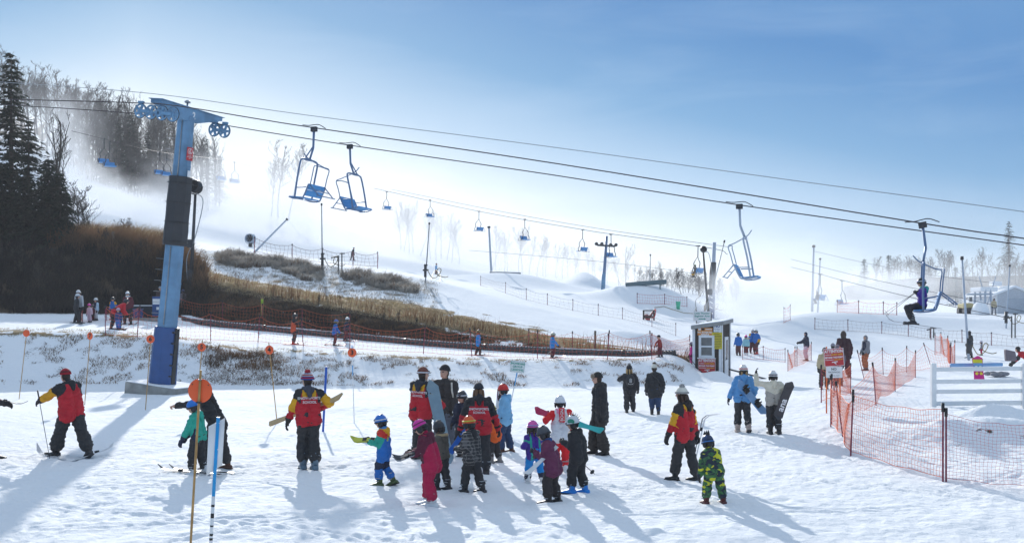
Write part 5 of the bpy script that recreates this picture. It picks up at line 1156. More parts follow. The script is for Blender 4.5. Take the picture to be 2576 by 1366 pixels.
    if scarf is not None:
        b = MB()
        for k in range(10): a = 2 * math.pi * k / 10; b.ell(neck + Rl @ Vector((math.sin(a) * .07 * s, math.cos(a) * .07 * s, .02 * s)), (.05 * s, .05 * s, .055 * s), None, 8, 5)
        b.build('scarf', scarf, t)
    # ---- hands
    for sd, dv in ((-1, lh_d), (1, rh_d)):
        d = (hd_[sd] - el[sd]).normalized() if dv is None else (Vector(dv)).normalized(); b = MB(); w = hd_[sd]; up = Vector((sd * .8, .2, .3))
        if gl is None:
            hand_mesh(b, w, d, up if not (point and sd < 0) else Vector((0, 0, 1)), s, sd, .35, point=point and sd == -1); b.build('hand', face, t)
        else:
            hand_mesh(b, w - d * .01 * s, d, up, s * (1.18 if not mitt else 1.3), sd, .55, mitt=mitt or lod > 0); cap(b, w - d * .045 * s, w + d * .0 * s, .046 * s, .05 * s, 8); b.build('glove', gl, t)
    # ---- feet
    for sd, q in ((-1, 0), (1, 1)): boot(t, ank[sd], R(toe[q]) if toe else 0, s * (1.28 if ski else 1.05) * (1 + .10 * kid), boots, ski and lod < 2, R(pitch[q]), .15, kn[sd])
    # ---- headgear
    def shell(nm, m, sc, z0, dz=0, dy=0, n=18):
        e = MB(); e.ell(HM(0, -.02 + dy, .05 + dz), (hf * H * .40 * sc, hf * H * .475 * sc, hf * H * .52 * sc), hrot, n, 9, 0, z0, 1.0); return e.build(nm, m, t)
    if head == 'helmet':
        hm = hcol if not isinstance(hcol, tuple) else mat('helmet_shell', hcol, .3, 0, .05, 4, spec=.5)
        h = shell('helmet', hm, 1.14, -.12); e = MB(); e.tube([HM(.455 * math.sin(a), -.03 + .54 * math.cos(a), -.02) for a in np.linspace(0, 2 * math.pi, 21)[:-1]], .018 * s, 5, closed=True); e.build('rim', M_BLACK, h)
        e = MB()
        for sd in (-1, 1): e.ell(HM(.40 * sd, -.08, -.16), (hf * H * .10, hf * H * .24, hf * H * .27), hrot, 10, 6)
        e.ell(HM(0, -.36, -.14), (hf * H * .26, hf * H * .14, hf * H * .24), hrot, 10, 6); e.build('ear_pad', M_BLACK, h)
        if lod == 0:
            v = MB()
            for x in (-.14, 0, .14): v.ell(HM(x, -.15, .62), (hf * H * .035, hf * H * .12, hf * H * .03), hrot, 6, 4)
            v.build('vent', M_BLACK, h)
    elif head == 'beanie':
        bm_ = hcol if not isinstance(hcol, tuple) else CL('knit_hat', hcol)
        h = shell('beanie', bm_, 1.05, .18, .06); e = MB(); e.tube([HM(.37 * math.sin(a), -.02 + .435 * math.cos(a), .20 + .04 * math.cos(a)) for a in np.linspace(0, 2 * math.pi, 21)[:-1]], hf * H * .075, 6, closed=True); e.build('cuff', bm_, h)
    if goggle is not None:
        g = goggle; e = MB(); zb = .20 if g[1] else .03
        e.tube([HM(.47 * math.sin(a), -.02 + .545 * math.cos(a), zb - .02 * math.cos(a)) for a in np.linspace(0, 2 * math.pi, 25)[:-1]], hf * H * .05, 5, closed=True); go = e.build('goggle_strap', g[0], t)
        e = MB(); e.ell(HM(0, .43, zb), (hf * H * .33, hf * H * .13, hf * H * .15), hrot, 12, 6); e.build('goggle_lens', g[2] if len(g) > 2 else LENS, go)
    if hair is not None:
        e = MB(); rr = random.Random(9)
        for k in range(hair[1]):
            a = math.pi * (.35 + 1.3 * k / max(hair[1] - 1, 1)); p = HM(.33 * math.sin(a) * (1 if True else 1), .38 * math.cos(a), .0); p2 = HM(.40 * math.sin(a), .42 * math.cos(a) - .1, -.45); p3 = p2 + Rl @ Vector((rr.uniform(-.02, .02), -.03, -hair[2] * s))
            e.tube(spline([p, p2, p3], 3), [.03 * s] * 4 + [.02 * s] * 2 + [.008 * s], 6)
        e.build('hair', hair[0], t)
    t['_k'] = 1
    info = dict(t=t, H=H, s=s, hands={k: t.matrix_world for k in ()}, lh=hd_[-1], rh=hd_[1], neck=neck, hc=hc, T=T, HM=HM, Rl=Rl, f=f, yaw=R(yaw), ank=ank, pel=pel, jo=jo, hf=hf, el=el)
    info['W'] = lambda v, f=f, y=R(yaw): f + Matrix.Rotation(y, 3, 'Z') @ Vector(v)
    return info
# ---- what instructors wear: red body, black shoulders and hood, yellow yoke and sleeve flash
def instructor(c, bi, bt, k):
    h = ((c - k['pel']) @ k['up']) / k['H']; x = ((c - k['pel']) @ k['rt']) / k['H']; y = ((c - k['pel']) @ k['fw']) / k['H']
    m = np.zeros(len(c), int); tor = bi == 0
    m[tor & (h > .255)] = 1; m[tor & (h > .15) & (np.abs(x) > .085)] = 1
    m[tor & (h > .215) & (h < .285) & (np.abs(x) < .07) & (y < 0)] = 2
    up = (bi == 1) | (bi == 3); fo = (bi == 2) | (bi == 4)
    m[up] = 1
    out = np.abs(x) > (.108 + .03 * bt)
    m[up & out & (bt > .42)] = 2; m[fo & (bt < .25) & out] = 2; m[up & ~out & (bt > .5)] = 0
    m[fo & (bt > .8)] = 1
    return m
INST = dict(jacket=[RED_J, BLK_J, YEL_J], jshade=instructor)
def plain(*ms): return dict(jacket=list(ms))
def yoke(c, bi, bt, k):
    h = ((c - k['pel']) @ k['up']) / k['H']; m = np.zeros(len(c), int); m[(bi == 0) & (h > .20)] = 1; m[(bi > 0)] = 2 if len(k) > 99 else 1; return m
def back_print(info, lines, size, h, col):
    """school name printed on the back of a jacket, laid on the cloth"""
    def later():
        o = info['jo']; bv = BVHTree.FromPolygons([v.co.copy() for v in o.data.vertices], [tuple(p.vertices) for p in o.data.polygons])
        for k, tx in enumerate(lines):
            me = text_mesh(tx, size * info['s'], 1.5); Rl = info['Rl']; cen = info['T'](0, 0, h) + Rl @ Vector((0, 0, -k * size * 1.15 * info['s']))
            for v in me.vertices:
                q = cen + Rl @ Vector((v.co.x, -.5, v.co.y)); hit = bv.ray_cast(q, Rl @ Vector((0, 1, 0)))
                v.co = (hit[0] if hit[0] is not None else cen + Rl @ Vector((v.co.x, -.13, v.co.y))) - Rl @ Vector((0, .006, 0))
            me.materials.clear(); me.materials.append(col); link(bpy.data.objects.new('back_print', me), info['t'])
    LATER.append(later)
LATER = []
# ---- gear
def ski_obj(name, label, c, d, n, L, w, m, cat='skis', tipup=.5, pair=False, group=None, tail=False, under=None, bind=True, board=False):
    """ski or snowboard: c middle, d long direction, n normal of its top"""
    d = Vector(d).normalized(); n = Vector(n); n = (n - d * n.dot(d)).normalized(); x = d.cross(n)
    t = thing(name, label, cat, c, 0, group)
    def one(off, up, nm, mm):
        b = MB(); K = 12; vs = []; N_ = []
        for k in range(K + 1):
            f_ = k / K; y = (f_ - .5) * L
            if board: hw = w / 2 * (math.sqrt(max(1 - ((abs(f_ - .5) * 2 - .8) / .2) ** 2, .02)) if abs(f_ - .5) > .4 else .88 + .12 * (abs(f_ - .5) * 2 / .8) ** 2); z = .06 * max(0, abs(f_ - .5) * 2 - .8) / .2
            else: hw = w / 2 * (1.0 - .28 * math.sin(math.pi * min(max((f_ - .05) / .8, 0), 1))) * (1 if f_ < .92 else max(math.sqrt(1 - ((f_ - .92) / .081) ** 2), .15)); z = .10 * max(0, (f_ - .86) / .14) ** 1.6 * tipup / .5
            for s_ in (-1, 1):
                for q in (0, .011): vs.append(x * (hw * s_ + off) + d * y + n * (z + q + up))
        fs = []
        for k in range(K):
            a = 4 * k; fs += [(a + 1, a + 3, a + 7, a + 5), (a, a + 4, a + 6, a + 2), (a, a + 1, a + 5, a + 4), (a + 2, a + 6, a + 7, a + 3)]
        fs += [(0, 2, 3, 1), (4 * K, 4 * K + 1, 4 * K + 3, 4 * K + 2)]; b.add(vs, fs); o = b.build(nm, mm, t); return o
    one(0, 0, 'ski' if not board else 'board', m)
    if pair: one(pair[0], pair[1], 'ski' if not board else 'board', m if len(pair) < 3 else pair[2])
    if bind:
        for y in ((-.10, .16) if not board else (-.25, .25)):
            b = MB(); b.box(d * (y * L / 1.2) + n * .03, (.07, .07, .04) if not board else (.14, .16, .05), Matrix((x, d, n)).transposed())
            if board:
                b.tube([d * (y * L / 1.2) + x * .07 + n * .03, d * (y * L / 1.2) + x * .06 + n * .13, d * (y * L / 1.2) - x * .06 + n * .13, d * (y * L / 1.2) - x * .07 + n * .03], .018, 5); b.beam(d * (y * L / 1.2 - .08) + n * .05, d * (y * L / 1.2 - .11) + n * .2, .10, .02)
            b.build('binding', M_BLACK, t)
    return t
def worn_skis(info, L, w, m, label, yaw=0.0, splay=0.0, group='skis worn on the snow'):
    """both skis under the boots of a standing skier, one thing each"""
    for sd, nm in ((-1, 'left'), (1, 'right')):
        a = info['ank'][sd]; g = info['W'](Vector((a.x, a.y + L * .06, 0))); y = info['yaw'] + R(yaw) + R(splay * sd); d = Vector((-math.sin(y), math.cos(y), 0)); p1 = g + d * L * .4; p0 = g - d * L * .4
        d = Vector((d.x * L * .8, d.y * L * .8, gz(p1.x, p1.y) - gz(p0.x, p0.y))); g.z = max(info['f'].z + a.z - .095 * info['s'], gz(g.x, g.y) + .03)
        ski_obj('ski', label % ('one' if sd < 0 else 'other'), g, d, (0, 0, 1), L, w, m, 'ski', group=group)
def ski_pole(label, a, b, m=None, r=.008, group='ski poles'):
    a, b = Vector(a), Vector(b); t = thing('ski_pole', label, 'ski pole', b, 0, group); a = a - b; u = a.normalized()
    MB().tube([Vector((0, 0, 0)), a * .9], [r * .7, r], 6).build('shaft', m or M_DARK, t); MB().tube([a * .88, a], [.014, .017], 8).build('grip', M_BLACK, t)
    M = u.to_track_quat('Z', 'Y').to_matrix(); MB().lathe([(.004, 0), (.045, .005), (.045, .012), (.004, .015)], 10, M, c=u * .06).build('basket', M_BLACK, t); return t
# ------------------------------------------------------------------ the people, one by one
def pat(*rules):
    """colour by place: h height over the hips, x to the right, y forward (in body heights), b limb, t along it"""
    def fn(c, bi, bt, k):
        d = c - k['pel']; h = (d @ k['up']) / k['H']; x = (d @ k['rt']) / k['H']; y = (d @ k['fw']) / k['H']; m = np.zeros(len(c), int)
        for idx, r in rules: m[r(h, x, y, bi, bt)] = idx
        return m
    return fn
def camo_mat():
    m = bpy.data.materials.new('camouflage_cloth'); m.use_nodes = True; nt = m.node_tree; b = nt.nodes['Principled BSDF']; b.inputs['Roughness'].default_value = .7
    tc = N(nt, 'ShaderNodeTexCoord'); mp = N(nt, 'ShaderNodeMapping'); mp.inputs['Scale'].default_value = (1, 1, 1.5); nt.links.new(tc.outputs['Object'], mp.inputs[0])
    n1 = N(nt, 'ShaderNodeTexNoise', i_Scale=9.0, i_Detail=1.5, i_Distortion=.6); nt.links.new(mp.outputs[0], n1.inputs['Vector'])
    n2 = N(nt, 'ShaderNodeTexNoise', i_Scale=8.0, i_Detail=1.5, i_Distortion=.6, noise_dimensions='4D'); n2.inputs['W'].default_value = 7; nt.links.new(mp.outputs[0], n2.inputs['Vector'])
    a = ramp(nt, n1.outputs[0], [(0, (.012, .018, .035)), (.47, (.03, .10, .035)), (.56, (.05, .16, .05))], 'CONSTANT')
    f = ramp(nt, n2.outputs[0], [(0, (0, 0, 0)), (.57, (1, 1, 1))], 'CONSTANT'); nt.links.new(mixc(nt, f, a, (.58, .56, .02)), b.inputs['Base Color']); return m
def plaid_mat():
    m = bpy.data.materials.new('plaid_cloth'); m.use_nodes = True; nt = m.node_tree; b = nt.nodes['Principled BSDF']; b.inputs['Roughness'].default_value = .8
    tc = N(nt, 'ShaderNodeTexCoord'); sp = N(nt, 'ShaderNodeSeparateXYZ'); nt.links.new(tc.outputs['Object'], sp.inputs[0])
    def st(s, w): return mth(nt, 'LESS_THAN', mth(nt, 'FRACT', mth(nt, 'MULTIPLY', s, 17.0)), w)
    f = mth(nt, 'ADD', mth(nt, 'MULTIPLY', st(mth(nt, 'ADD', sp.outputs[0], sp.outputs[1]), .28), .5), mth(nt, 'MULTIPLY', st(sp.outputs[2], .28), .5))
    nt.links.new(mixc(nt, f, (.028, .027, .028), (.20, .19, .18)), b.inputs['Base Color']); return m
CAMO = camo_mat(); PLAID = plaid_mat()
C_TEAL = CL('teal_cloth', (.02, .36, .26)); C_NAVY = CL('navy_cloth', (.015, .022, .05)); C_BLUE = CL('bright_blue_cloth', (.015, .14, .46)); C_MAROON = CL('maroon_cloth', (.10, .010, .030)); C_CRIM = CL('crimson_cloth', (.42, .006, .055)); C_PLUM = CL('plum_cloth', (.125, .022, .065))
C_GREYB = CL('grey_brown_cloth', (.10, .088, .07)); C_COAT = CL('dark_wool_coat', (.038, .034, .033)); C_JEAN = CL('grey_denim', (.085, .10, .13)); C_INDIGO = CL('indigo_denim', (.022, .05, .12)); C_ORANGE = CL('orange_cloth', (.70, .115, .012)); C_SKYB = CL('light_blue_cloth', (.20, .45, .68)); C_SKYB2 = CL('mid_blue_cloth', (.10, .30, .58))
C_PURP = CL('purple_cloth', (.06, .02, .26)); C_AZURE = CL('azure_cloth', (.005, .24, .62)); C_WHITE = CL('white_cloth', (.72, .72, .73)); C_PINK = CL('pink_cloth', (.85, .28, .42)); C_RED = CL('bright_red_cloth', (.72, .012, .018)); C_CREAM = CL('cream_cloth', (.66, .60, .47)); C_BEIGE = CL('beige_cloth', (.40, .36, .31)); C_TAN = CL('tan_cloth', (.52, .42, .26)); C_RUST = CL('rust_cloth', (.34, .10, .035)); C_LPINK = CL('pale_pink_cloth', (.70, .48, .55)); C_GREYC = CL('mid_grey_cloth', (.22, .22, .24)); C_LGREY = CL('light_grey_cloth', (.48, .49, .51)); C_BURG = CL('burgundy_cloth', (.10, .012, .022)); C_MAGEN = CL('magenta_cloth', (.62, .01, .25)); C_AQUA = CL('aqua_cloth', (.30, .58, .62)); C_PLAIDR = CL('dark_plaid_red', (.10, .03, .03)); C_DRED = CL('dull_red_cloth', (.28, .02, .02))
FUR = mat('brown_grey_fur', (.30, .24, .18), .9); FURB = mat('sandy_fur', (.40, .30, .17), .9); HAIRB = mat('brown_hair', (.06, .03, .017), .5); HAIRY = mat('blond_hair', (.42, .27, .11), .5); KNITW = CL('cream_knit', (.68, .64, .55)); KNITG = CL('grey_knit', (.30, .29, .28)); KNITR = CL('red_knit', (.36, .012, .025)); KNITN = CL('rust_knit', (.16, .05, .035)); KNITK = CL('black_knit', (.02, .02, .022)); KNITB = CL('blue_knit', (.03, .06, .28))
BLUEH = mat('blue_helmet', (.01, .16, .55), .3, spec=.5); STRAPW = mat('white_strap', (.6, .62, .66), .6); STRAPK = mat('black_strap', (.03, .03, .035), .6); RAINB = mat('iridescent_lens', (.30, .25, .55), .15, .3, spec=.8); ORL = mat('orange_lens', (.75, .22, .02), .2, spec=.7); BOOTB = mat('blue_ski_boot', (.01, .22, .66), .35, spec=.5); BOOTR = mat('red_ski_boot', (.60, .05, .03), .35); BOOTBR = mat('brown_boot', (.10, .045, .03), .6)
SKI_Y = mat('yellow_green_ski', (.55, .58, .06), .35); SKI_G = mat('grey_ski', (.30, .31, .33), .35); SKI_T = mat('tan_ski', (.52, .38, .20), .4); SKI_K = mat('black_ski', (.03, .03, .035), .35); SKI_W = mat('white_ski', (.66, .67, .68), .35); SKI_P = mat('crimson_ski', (.50, .015, .09), .3); SKI_A = mat('teal_ski', (.03, .42, .40), .35); SKI_B = mat('blue_ski', (.01, .11, .45), .35); SKI_R = mat('red_ski', (.40, .03, .03), .35); BRD_G = mat('grey_blue_board', (.20, .30, .36), .35); BRD_B = mat('blue_board', (.16, .33, .58), .35)
LES = 'people in the ski lesson'; WALK = 'people walking on the snow'; CARP = 'riders beside the corrugated pipe'; LEFTG = 'beginners waiting at left'; QUE = 'people by the queue nets'; FARP = 'people far up the run'
def pompom(i, m, r=.055, z=.66):
    e = MB(); e.ell(i['HM'](0, -.03, z), (r * i['s'],) * 3, None, 10, 7)
    rr = random.Random(2)
    for k in range(26): v = Vector((rr.gauss(0, 1), rr.gauss(0, 1), rr.gauss(0, 1))).normalized(); e.tube([i['HM'](0, -.03, z) + v * r * .7 * i['s'], i['HM'](0, -.03, z) + v * r * 1.25 * i['s']], [.014 * i['s'], .004], 4)
    e.build('pompom', m, i['t'])
def bandring(i, m, z, r, nm='stripe', tk=.03, sx=.40, sy=.47):
    e = MB(); H = i['hf'] * i['H']; e.tube([i['HM'](sx * r * math.sin(a), -.02 + sy * r * math.cos(a), z) for a in np.linspace(0, 2 * math.pi, 21)[:-1]], tk * H, 5, closed=True); e.build(nm, m, i['t'])
# -- front row, from the left
i = person(-34, 1158, 935, -80, 'person in a red and yellow instructor jacket cut off by the left edge', LES, rh=(.05, .16, .60), lh=(-.08, .17, .58), head='beanie', **INST)
ski_obj('ski', 'black ski tip poking in at the left edge', i['W']((.0, .20, 1.23)), i['W']((0, 1, -.25)) - i['f'], (0, 0, 1), 1.2, .09, SKI_K, 'ski', bind=False)
i = person(178, 1146, 928, 62, 'bulky person in red jacket and red knit hat pushing off on skis at left', LES, bulk=1.18, lf=(-.07, .17), rf=(.07, -.20, .02), lh=(-.16, .39, .575), rh=(.17, .10, .40), lean=.16, look=15, nod=8, jacket=[RED_J, BLK_J, YEL_J],
    jshade=pat((1, lambda h, x, y, b, t: (b == 0) & (h > .285)), (1, lambda h, x, y, b, t: ((b == 1) | (b == 3)) & (t < .55)), (2, lambda h, x, y, b, t: ((b == 1) | (b == 2)) & (x < -.10 - .0 * t) & ((b == 2) | (t > .5))), (1, lambda h, x, y, b, t: (b == 2) & (h < .13)), (1, lambda h, x, y, b, t: ((b == 2) | (b == 4)) & (t > .8))), hood=(BLK_J, False), head='beanie', hcol=KNITR, pitch=(0, -25), toe=(0, -20), flare=1.15)
bandring(i, KNITK, .32, 1.0); bandring(i, KNITK, .40, .85)
hnd = i['W'](i['lh']); ski_pole('black ski pole held out in front of the bulky person in red', hnd + Vector((-.06, .0, .22)), on(125, 1152) + Vector((0, 0, .0)))
ski_obj('ski', 'pale ski with a lime tip under the front foot of the bulky person', on(126, 1146) + Vector((0, 0, .02)), on(52, 1126) - on(198, 1164), (0, 0, 1), 1.55, .10, SKI_W, 'ski', 1.0, group='skis worn on the snow')
ski_obj('ski', 'ski under the trailing foot of the bulky person', i['W'](i['ank'][1]) + Vector((0.05, 0, -.10)), (.35, 1, .12), (-.2, -.1, 1), 1.5, .10, SKI_W, 'ski', group='skis worn on the snow')
i = person(543, 1180, 950, 80, 'person in black bending over and pointing, half behind the big orange disc', LES, H=1.76, lean=.42, lh=(-.10, .62, .66), rh=(.10, .28, .42), lf=(-.07, .06), rf=(.08, -.1), gl=None, point=True, lh_d=(0, 1, -.12), head='beanie', hcol=KNITK, jacket=[BLK_J], look=10, nod=10, ski=False, boots=BOOTBR, hood=(BLK_J, False))
i = person(500, 1192, 1008, 78, 'child in teal jacket and blue helmet on skis behind the bamboo cane', LES, lh=(-.13, .16, .46), rh=(.1, .22, .48), look=12, nod=12, jacket=[C_TEAL, C_NAVY], jshade=pat((1, lambda h, x, y, b, t: (b == 0) & (x < -.06) & (y > -.03) & (h < .22)), (1, lambda h, x, y, b, t: ((b == 2) | (b == 4)) & (t > .75))), hood=(C_TEAL, False), hcol=BLUEH, goggle=(STRAPK, False), boots=BOOTW, mitt=True, gl=CL('navy_mitten', (.015, .02, .05)), lean=.08, hem=.44)
worn_skis(i, 1.25, .085, SKI_K, '%s ski of the child in the teal jacket', 6, 3)
i = person(775, 1178, 944, 22, 'person with striped pompom hat walking away with skis under the arm', LES, lh=(-.20, .08, .45), rh=(.14, .09, .60), lf=(-.045, .03), rf=(.055, -.07, .0), hood=(CL('slate_hood', (.05, .055, .075)), False), head='beanie', hcol=KNITW, look=30, elbow=((-.35, -1, -.35), (1, -.9, 0)), boots=mat('grey_blue_ski_boot', (.10, .16, .22), .4), hem=.44, flare=1.2, **INST)
for z, r, m in ((.20, 1.08, KNITR), (.13, 1.10, KNITB), (.30, .98, KNITB), (.42, .84, KNITR), (.52, .62, KNITB)): bandring(i, m, z, r, tk=.05 if z > .2 else .07)
pompom(i, KNITR, .05); back_print(i, ('SNOWSPORTS', 'SCHOOL'), .062, .20, M_WHITE)
c = P(774, 1032, i['f'].y + .30); d = P(870, 996, i['f'].y - .1) - P(678, 1068, i['f'].y + .55)
ski_obj('skis', 'pair of tan skis carried level behind the striped hat person', c, d, (.15, -.8, .6), d.length, .10, SKI_T, 'skis', pair=(.0, .03, SKI_T))
i = person(962, 1218, 1044, 78, 'small child in blue helmet and blue overalls hugging yellow skis', LES, lh=(-.05, .19, .60), rh=(.06, .19, .61), lf=(-.05, .03), rf=(.05, -.13, .02), pitch=(0, -20), look=8, nod=8, jacket=[C_BLUE, CL('red_panel', (.60, .03, .02)), YEL_J, C_TEAL], jshade=pat((1, lambda h, x, y, b, t: (b == 0) & (h > .17)), (2, lambda h, x, y, b, t: (b == 0) & (h > .235)), (1, lambda h, x, y, b, t: ((b == 1) | (b == 3)) & (t < .25)), (3, lambda h, x, y, b, t: (((b == 1) | (b == 3)) & (t >= .25)) | (b == 2) | (b == 4))), pants=[C_BLUE, C_NAVY], pshade=pat((1, lambda h, x, y, b, t: ((b == 1) | (b == 3)) & (t < .25)), (1, lambda h, x, y, b, t: ((b == 0) | (b == 2)) & (t > .72))), hood=(YEL_J, False), hcol=BLUEH, goggle=(STRAPW, True), scarf=CL('blue_neck', (.06, .25, .55)), boots=mat('black_lime_boot', (.06, .09, .03), .4), hem=.36)
c = i['W'](i['T'](0, .17, .13)); ski_obj('skis', 'short yellow-green skis hugged by the child in blue overalls', c + Vector((-.03, -.05, 0)), (-1, .15, -.04), (0, -.6, .8), .66, .10, SKI_Y, 'skis', pair=(.0, .03, SKI_Y))
i = person(1087, 1272, 1057, 72, 'child with pink helmet in crimson ski suit looking down at skis in hand', LES, lean=.16, lh=(-.04, .27, .555), rh=(.08, .26, .57), lf=(-.05, -.03), rf=(.06, .07), look=8, nod=28, jacket=[C_CRIM, C_MAROON], jshade=pat((1, lambda h, x, y, b, t: (b > 0)), (1, lambda h, x, y, b, t: (b == 0) & (h > .19)), (1, lambda h, x, y, b, t: (b == 0) & (y > .03) & (h > .0)), (0, lambda h, x, y, b, t: (b == 0) & (h > .285))), pants=[C_CRIM], hood=(C_MAROON, False), hcol=mat('pink_helmet', (.68, .03, .32), .35), goggle=(STRAPK, False, LENS), boots=BOOTW, hem=.37, bulk=1.08, flare=1.15)
bandring(i, M_BLACK, .30, 1.13, 'helmet_band', .03)
c = P(1036, 1146, i['f'].y - .05); ski_obj('skis', 'dark grey skis held out low by the child in crimson', c, P(1000, 1158, i['f'].y) - P(1062, 1134, i['f'].y - .1), (0, -.4, .9), .58, .10, SKI_G, 'skis', pair=(.03, .03, SKI_K))
i = person(1110, 1228, 1058, 55, 'child in black helmet and brown-grey coat behind the crimson suit', LES, lf=(-.05, .05), rf=(.05, -.08), lh=(-.1, .15, .5), jacket=[C_GREYB], hood=(C_GREYB, False, FURB), hcol=(.025, .025, .028), nod=10)
i = person(1058, 1159, 932, -28, 'person in red and yellow jacket with rust hat steadying an upright snowboard', LES, rh=(.20, .16, .55), lh=(-.13, .14, .50), look=-35, hood=(CL('dark_slate_hood', (.03, .032, .045)), False), head='beanie', hcol=KNITN, goggle=(STRAPW, True), hem=.43, **INST)
back_print(i, ('SNOWSPORTS', 'SCHOOL'), .055, .20, M_WHITE)
Yb = i['f'].y - .25; a, b = P(1084, 956, Yb + .1), P(1131, 1174, Yb - .15); ski_obj('snowboard', 'grey-blue snowboard standing on end in front of the rust-hatted person', (a + b) / 2, b - a, (-.3, -1, .1), (b - a).length, .27, BRD_G, 'snowboard', bind=False, board=True)
i = person(1121, 1138, 925, 168, 'man in dark wool coat and black beanie facing the camera with a cup', LES, lh=(-.15, .12, .43), rh=(.15, .03, .44), look=-12, jacket=[C_COAT], pants=[C_JEAN], head='beanie', hcol=KNITK, hem=.375, ski=False, boots=BOOTBR, hd=1.06, nod=-4, toe=(8, -8), lf=(-.07, .0), rf=(.08, .03))
w = i['W'](i['lh'] + Vector((.02, .06, -.06))); o = MB().lathe([(.030, -.06), (.036, .055), (.032, .06), (.001, .06)], 12).build('paper_cup', M_WHITE, None, 0, w); tag(o, 'small white cup held by the man in the dark coat', 'cup')
bg_ = MB().tube([i['T'](-.10, .095, .285), i['T'](-.105, .10, .20), i['T'](-.115, .07, .10)], .018, 6); bg_.build('bag_strap', KNITW, i['t'])
i = person(1166, 1150, 985, 150, 'child in dark helmet squeezed between the coat man and an instructor', LES, jacket=[C_NAVY], hcol=(.03, .03, .04), goggle=(STRAPW, True), lh=(-.1, .15, .5), rh=(.1, .15, .5))
c = P(1153, 1105, 20.2); ski_obj('ski', 'bright blue ski held low between the plaid child and the coat man', c, P(1166, 1085, 20.2) - P(1141, 1124, 20.2), (.4, -.8, .3), .62, .13, SKI_B, 'ski', bind=False)
i = person(1203, 1190, 968, 6, 'person in red jacket and dark slouchy hat seen from behind amid children', LES, lean=.14, bulk=1.1, lf=(-.06, .06), rf=(.08, -.08, .0), lh=(-.19, .10, .46), rh=(.22, .08, .47), look=-10, nod=10, hood=(BLK_J, False), head='beanie', hcol=CL('slate_hat', (.025, .03, .04)), hair=(mat('light_brown_hair', (.16, .08, .035), .5), 6, .14), hem=.42, jacket=[RED_J, BLK_J], jshade=pat((1, lambda h, x, y, b, t: (b > 0) & (t < .99) & ~((b % 2 == 0) & (t > .2) & (t < .8) & (np.abs(x) > .17))), (1, lambda h, x, y, b, t: (b == 0) & (h > .20) & (np.abs(x) > .05)), (1, lambda h, x, y, b, t: (b == 0) & (h > .26))))
back_print(i, ('SNOWSPORTS', 'SCHOOL'), .058, .17, M_WHITE)
i = person(1186, 1234, 1045, 48, 'child in orange helmet and dark plaid jacket walking away', LES, lf=(-.06, .07), rf=(.06, -.13, .01), lh=(-.10, .17, .55), rh=(.1, .17, .54), jacket=[PLAID], hood=(BLK_J, False), hcol=mat('orange_helmet', (.72, .10, .02), .35), goggle=(mat('lime_strap', (.5, .5, .05), .6), True, ORL), hem=.37, look=5, nod=5)
i = person(1246, 1163, 1018, 70, 'child in yellow helmet and orange jacket with fur hood', LES, lh=(-.1, .13, .5), rh=(.1, .1, .5), lf=(-.05, .06), rf=(.06, -.05), jacket=[C_ORANGE], hood=(C_ORANGE, False, FUR), hcol=mat('yellow_helmet', (.72, .60, .02), .35), goggle=(STRAPK, True), boots=mat('black_white_boot', (.20, .20, .20), .35), lean=.12, hem=.36)
i = person(1272, 1137, 968, 78, 'older child in red helmet and light blue jacket', LES, lh=(-.08, .11, .44), rh=(.1, .1, .45), lf=(-.05, .04), rf=(.06, -.07), jacket=[C_SKYB], pants=[C_INDIGO], hood=(C_SKYB, False), hcol=mat('red_helmet', (.66, .03, .02), .35), goggle=(mat('red_strap', (.5, .03, .02), .5), False, ORL), ski=False, boots=BOOTBR, hem=.40)
sb = on(1258, 1090); ski_obj('snowboard', 'white snowboard with a purple loop graphic stuck upright in the snow', sb + Vector((0, 0, .62)), (.12, .25, 1), (-.1, -1, .25), 1.45, .27, SKI_W, 'snowboard', board=True)
o = [o for o in bpy.data.objects if o.name.startswith('board')][-1]
g = MB()
for q in (-1, 1): g.tube([Vector((.05 * q + .045 * math.sin(a) + .03, -.10, .38 + .17 * math.cos(a))) for a in np.linspace(.3, 2 * math.pi - .3, 14)], .014, 5)
g.build('loop_graphic', mat('purple_print', (.10, .02, .06), .5), o)
i = person(1343, 1212, 1056, 18, 'small child in purple jacket and azure trousers with pink helmet', LES, tilt=-.06, lf=(-.10, .0), rf=(.15, .03), lh=(-.14, .12, .56), rh=(.12, .2, .55), look=-55, jacket=[C_PURP, C_TEAL], jshade=pat((1, lambda h, x, y, b, t: (b == 0) & (x < -.055) & (x > -.085)), (1, lambda h, x, y, b, t: (b == 0) & (x > .055) & (x < .085)), (1, lambda h, x, y, b, t: (b == 1) & (t > .4) & (t < .6))), pants=[C_AZURE, C_NAVY], pshade=pat((1, lambda h, x, y, b, t: ((b == 1) | (b == 3)) & (t > .62))), hcol=mat('rose_helmet', (.70, .10, .38), .35), goggle=(RAINB, True, RAINB), hair=(HAIRB, 5, .10), boots=BOOTW, hem=.38, lean=.1)
i = person(1392, 1268, 1076, 68, 'child in plum jacket and grey helmet leaning to the left', LES, lean=.2, bulk=1.12, lh=(-.02, .24, .62), rh=(.08, .2, .56), lf=(-.05, .05), rf=(.07, -.03), look=10, nod=16, jacket=[C_PLUM], pants=[CL('dark_brown_trousers', (.032, .024, .024))], hcol=(.06, .062, .07), goggle=(STRAPK, False), scarf=CL('blue_scarf', (.02, .07, .22)), hem=.36)
c = P(1360, 1160, i['f'].y - .12); ski_obj('ski', 'short white ski tucked under the arm of the child in plum', c, P(1338, 1180, i['f'].y - .15) - P(1378, 1142, i['f'].y), (0, -.5, .8), .75, .09, SKI_W, 'ski', bind=False)
w = i['W'](i['lh'] + Vector((0, .02, -.03)));
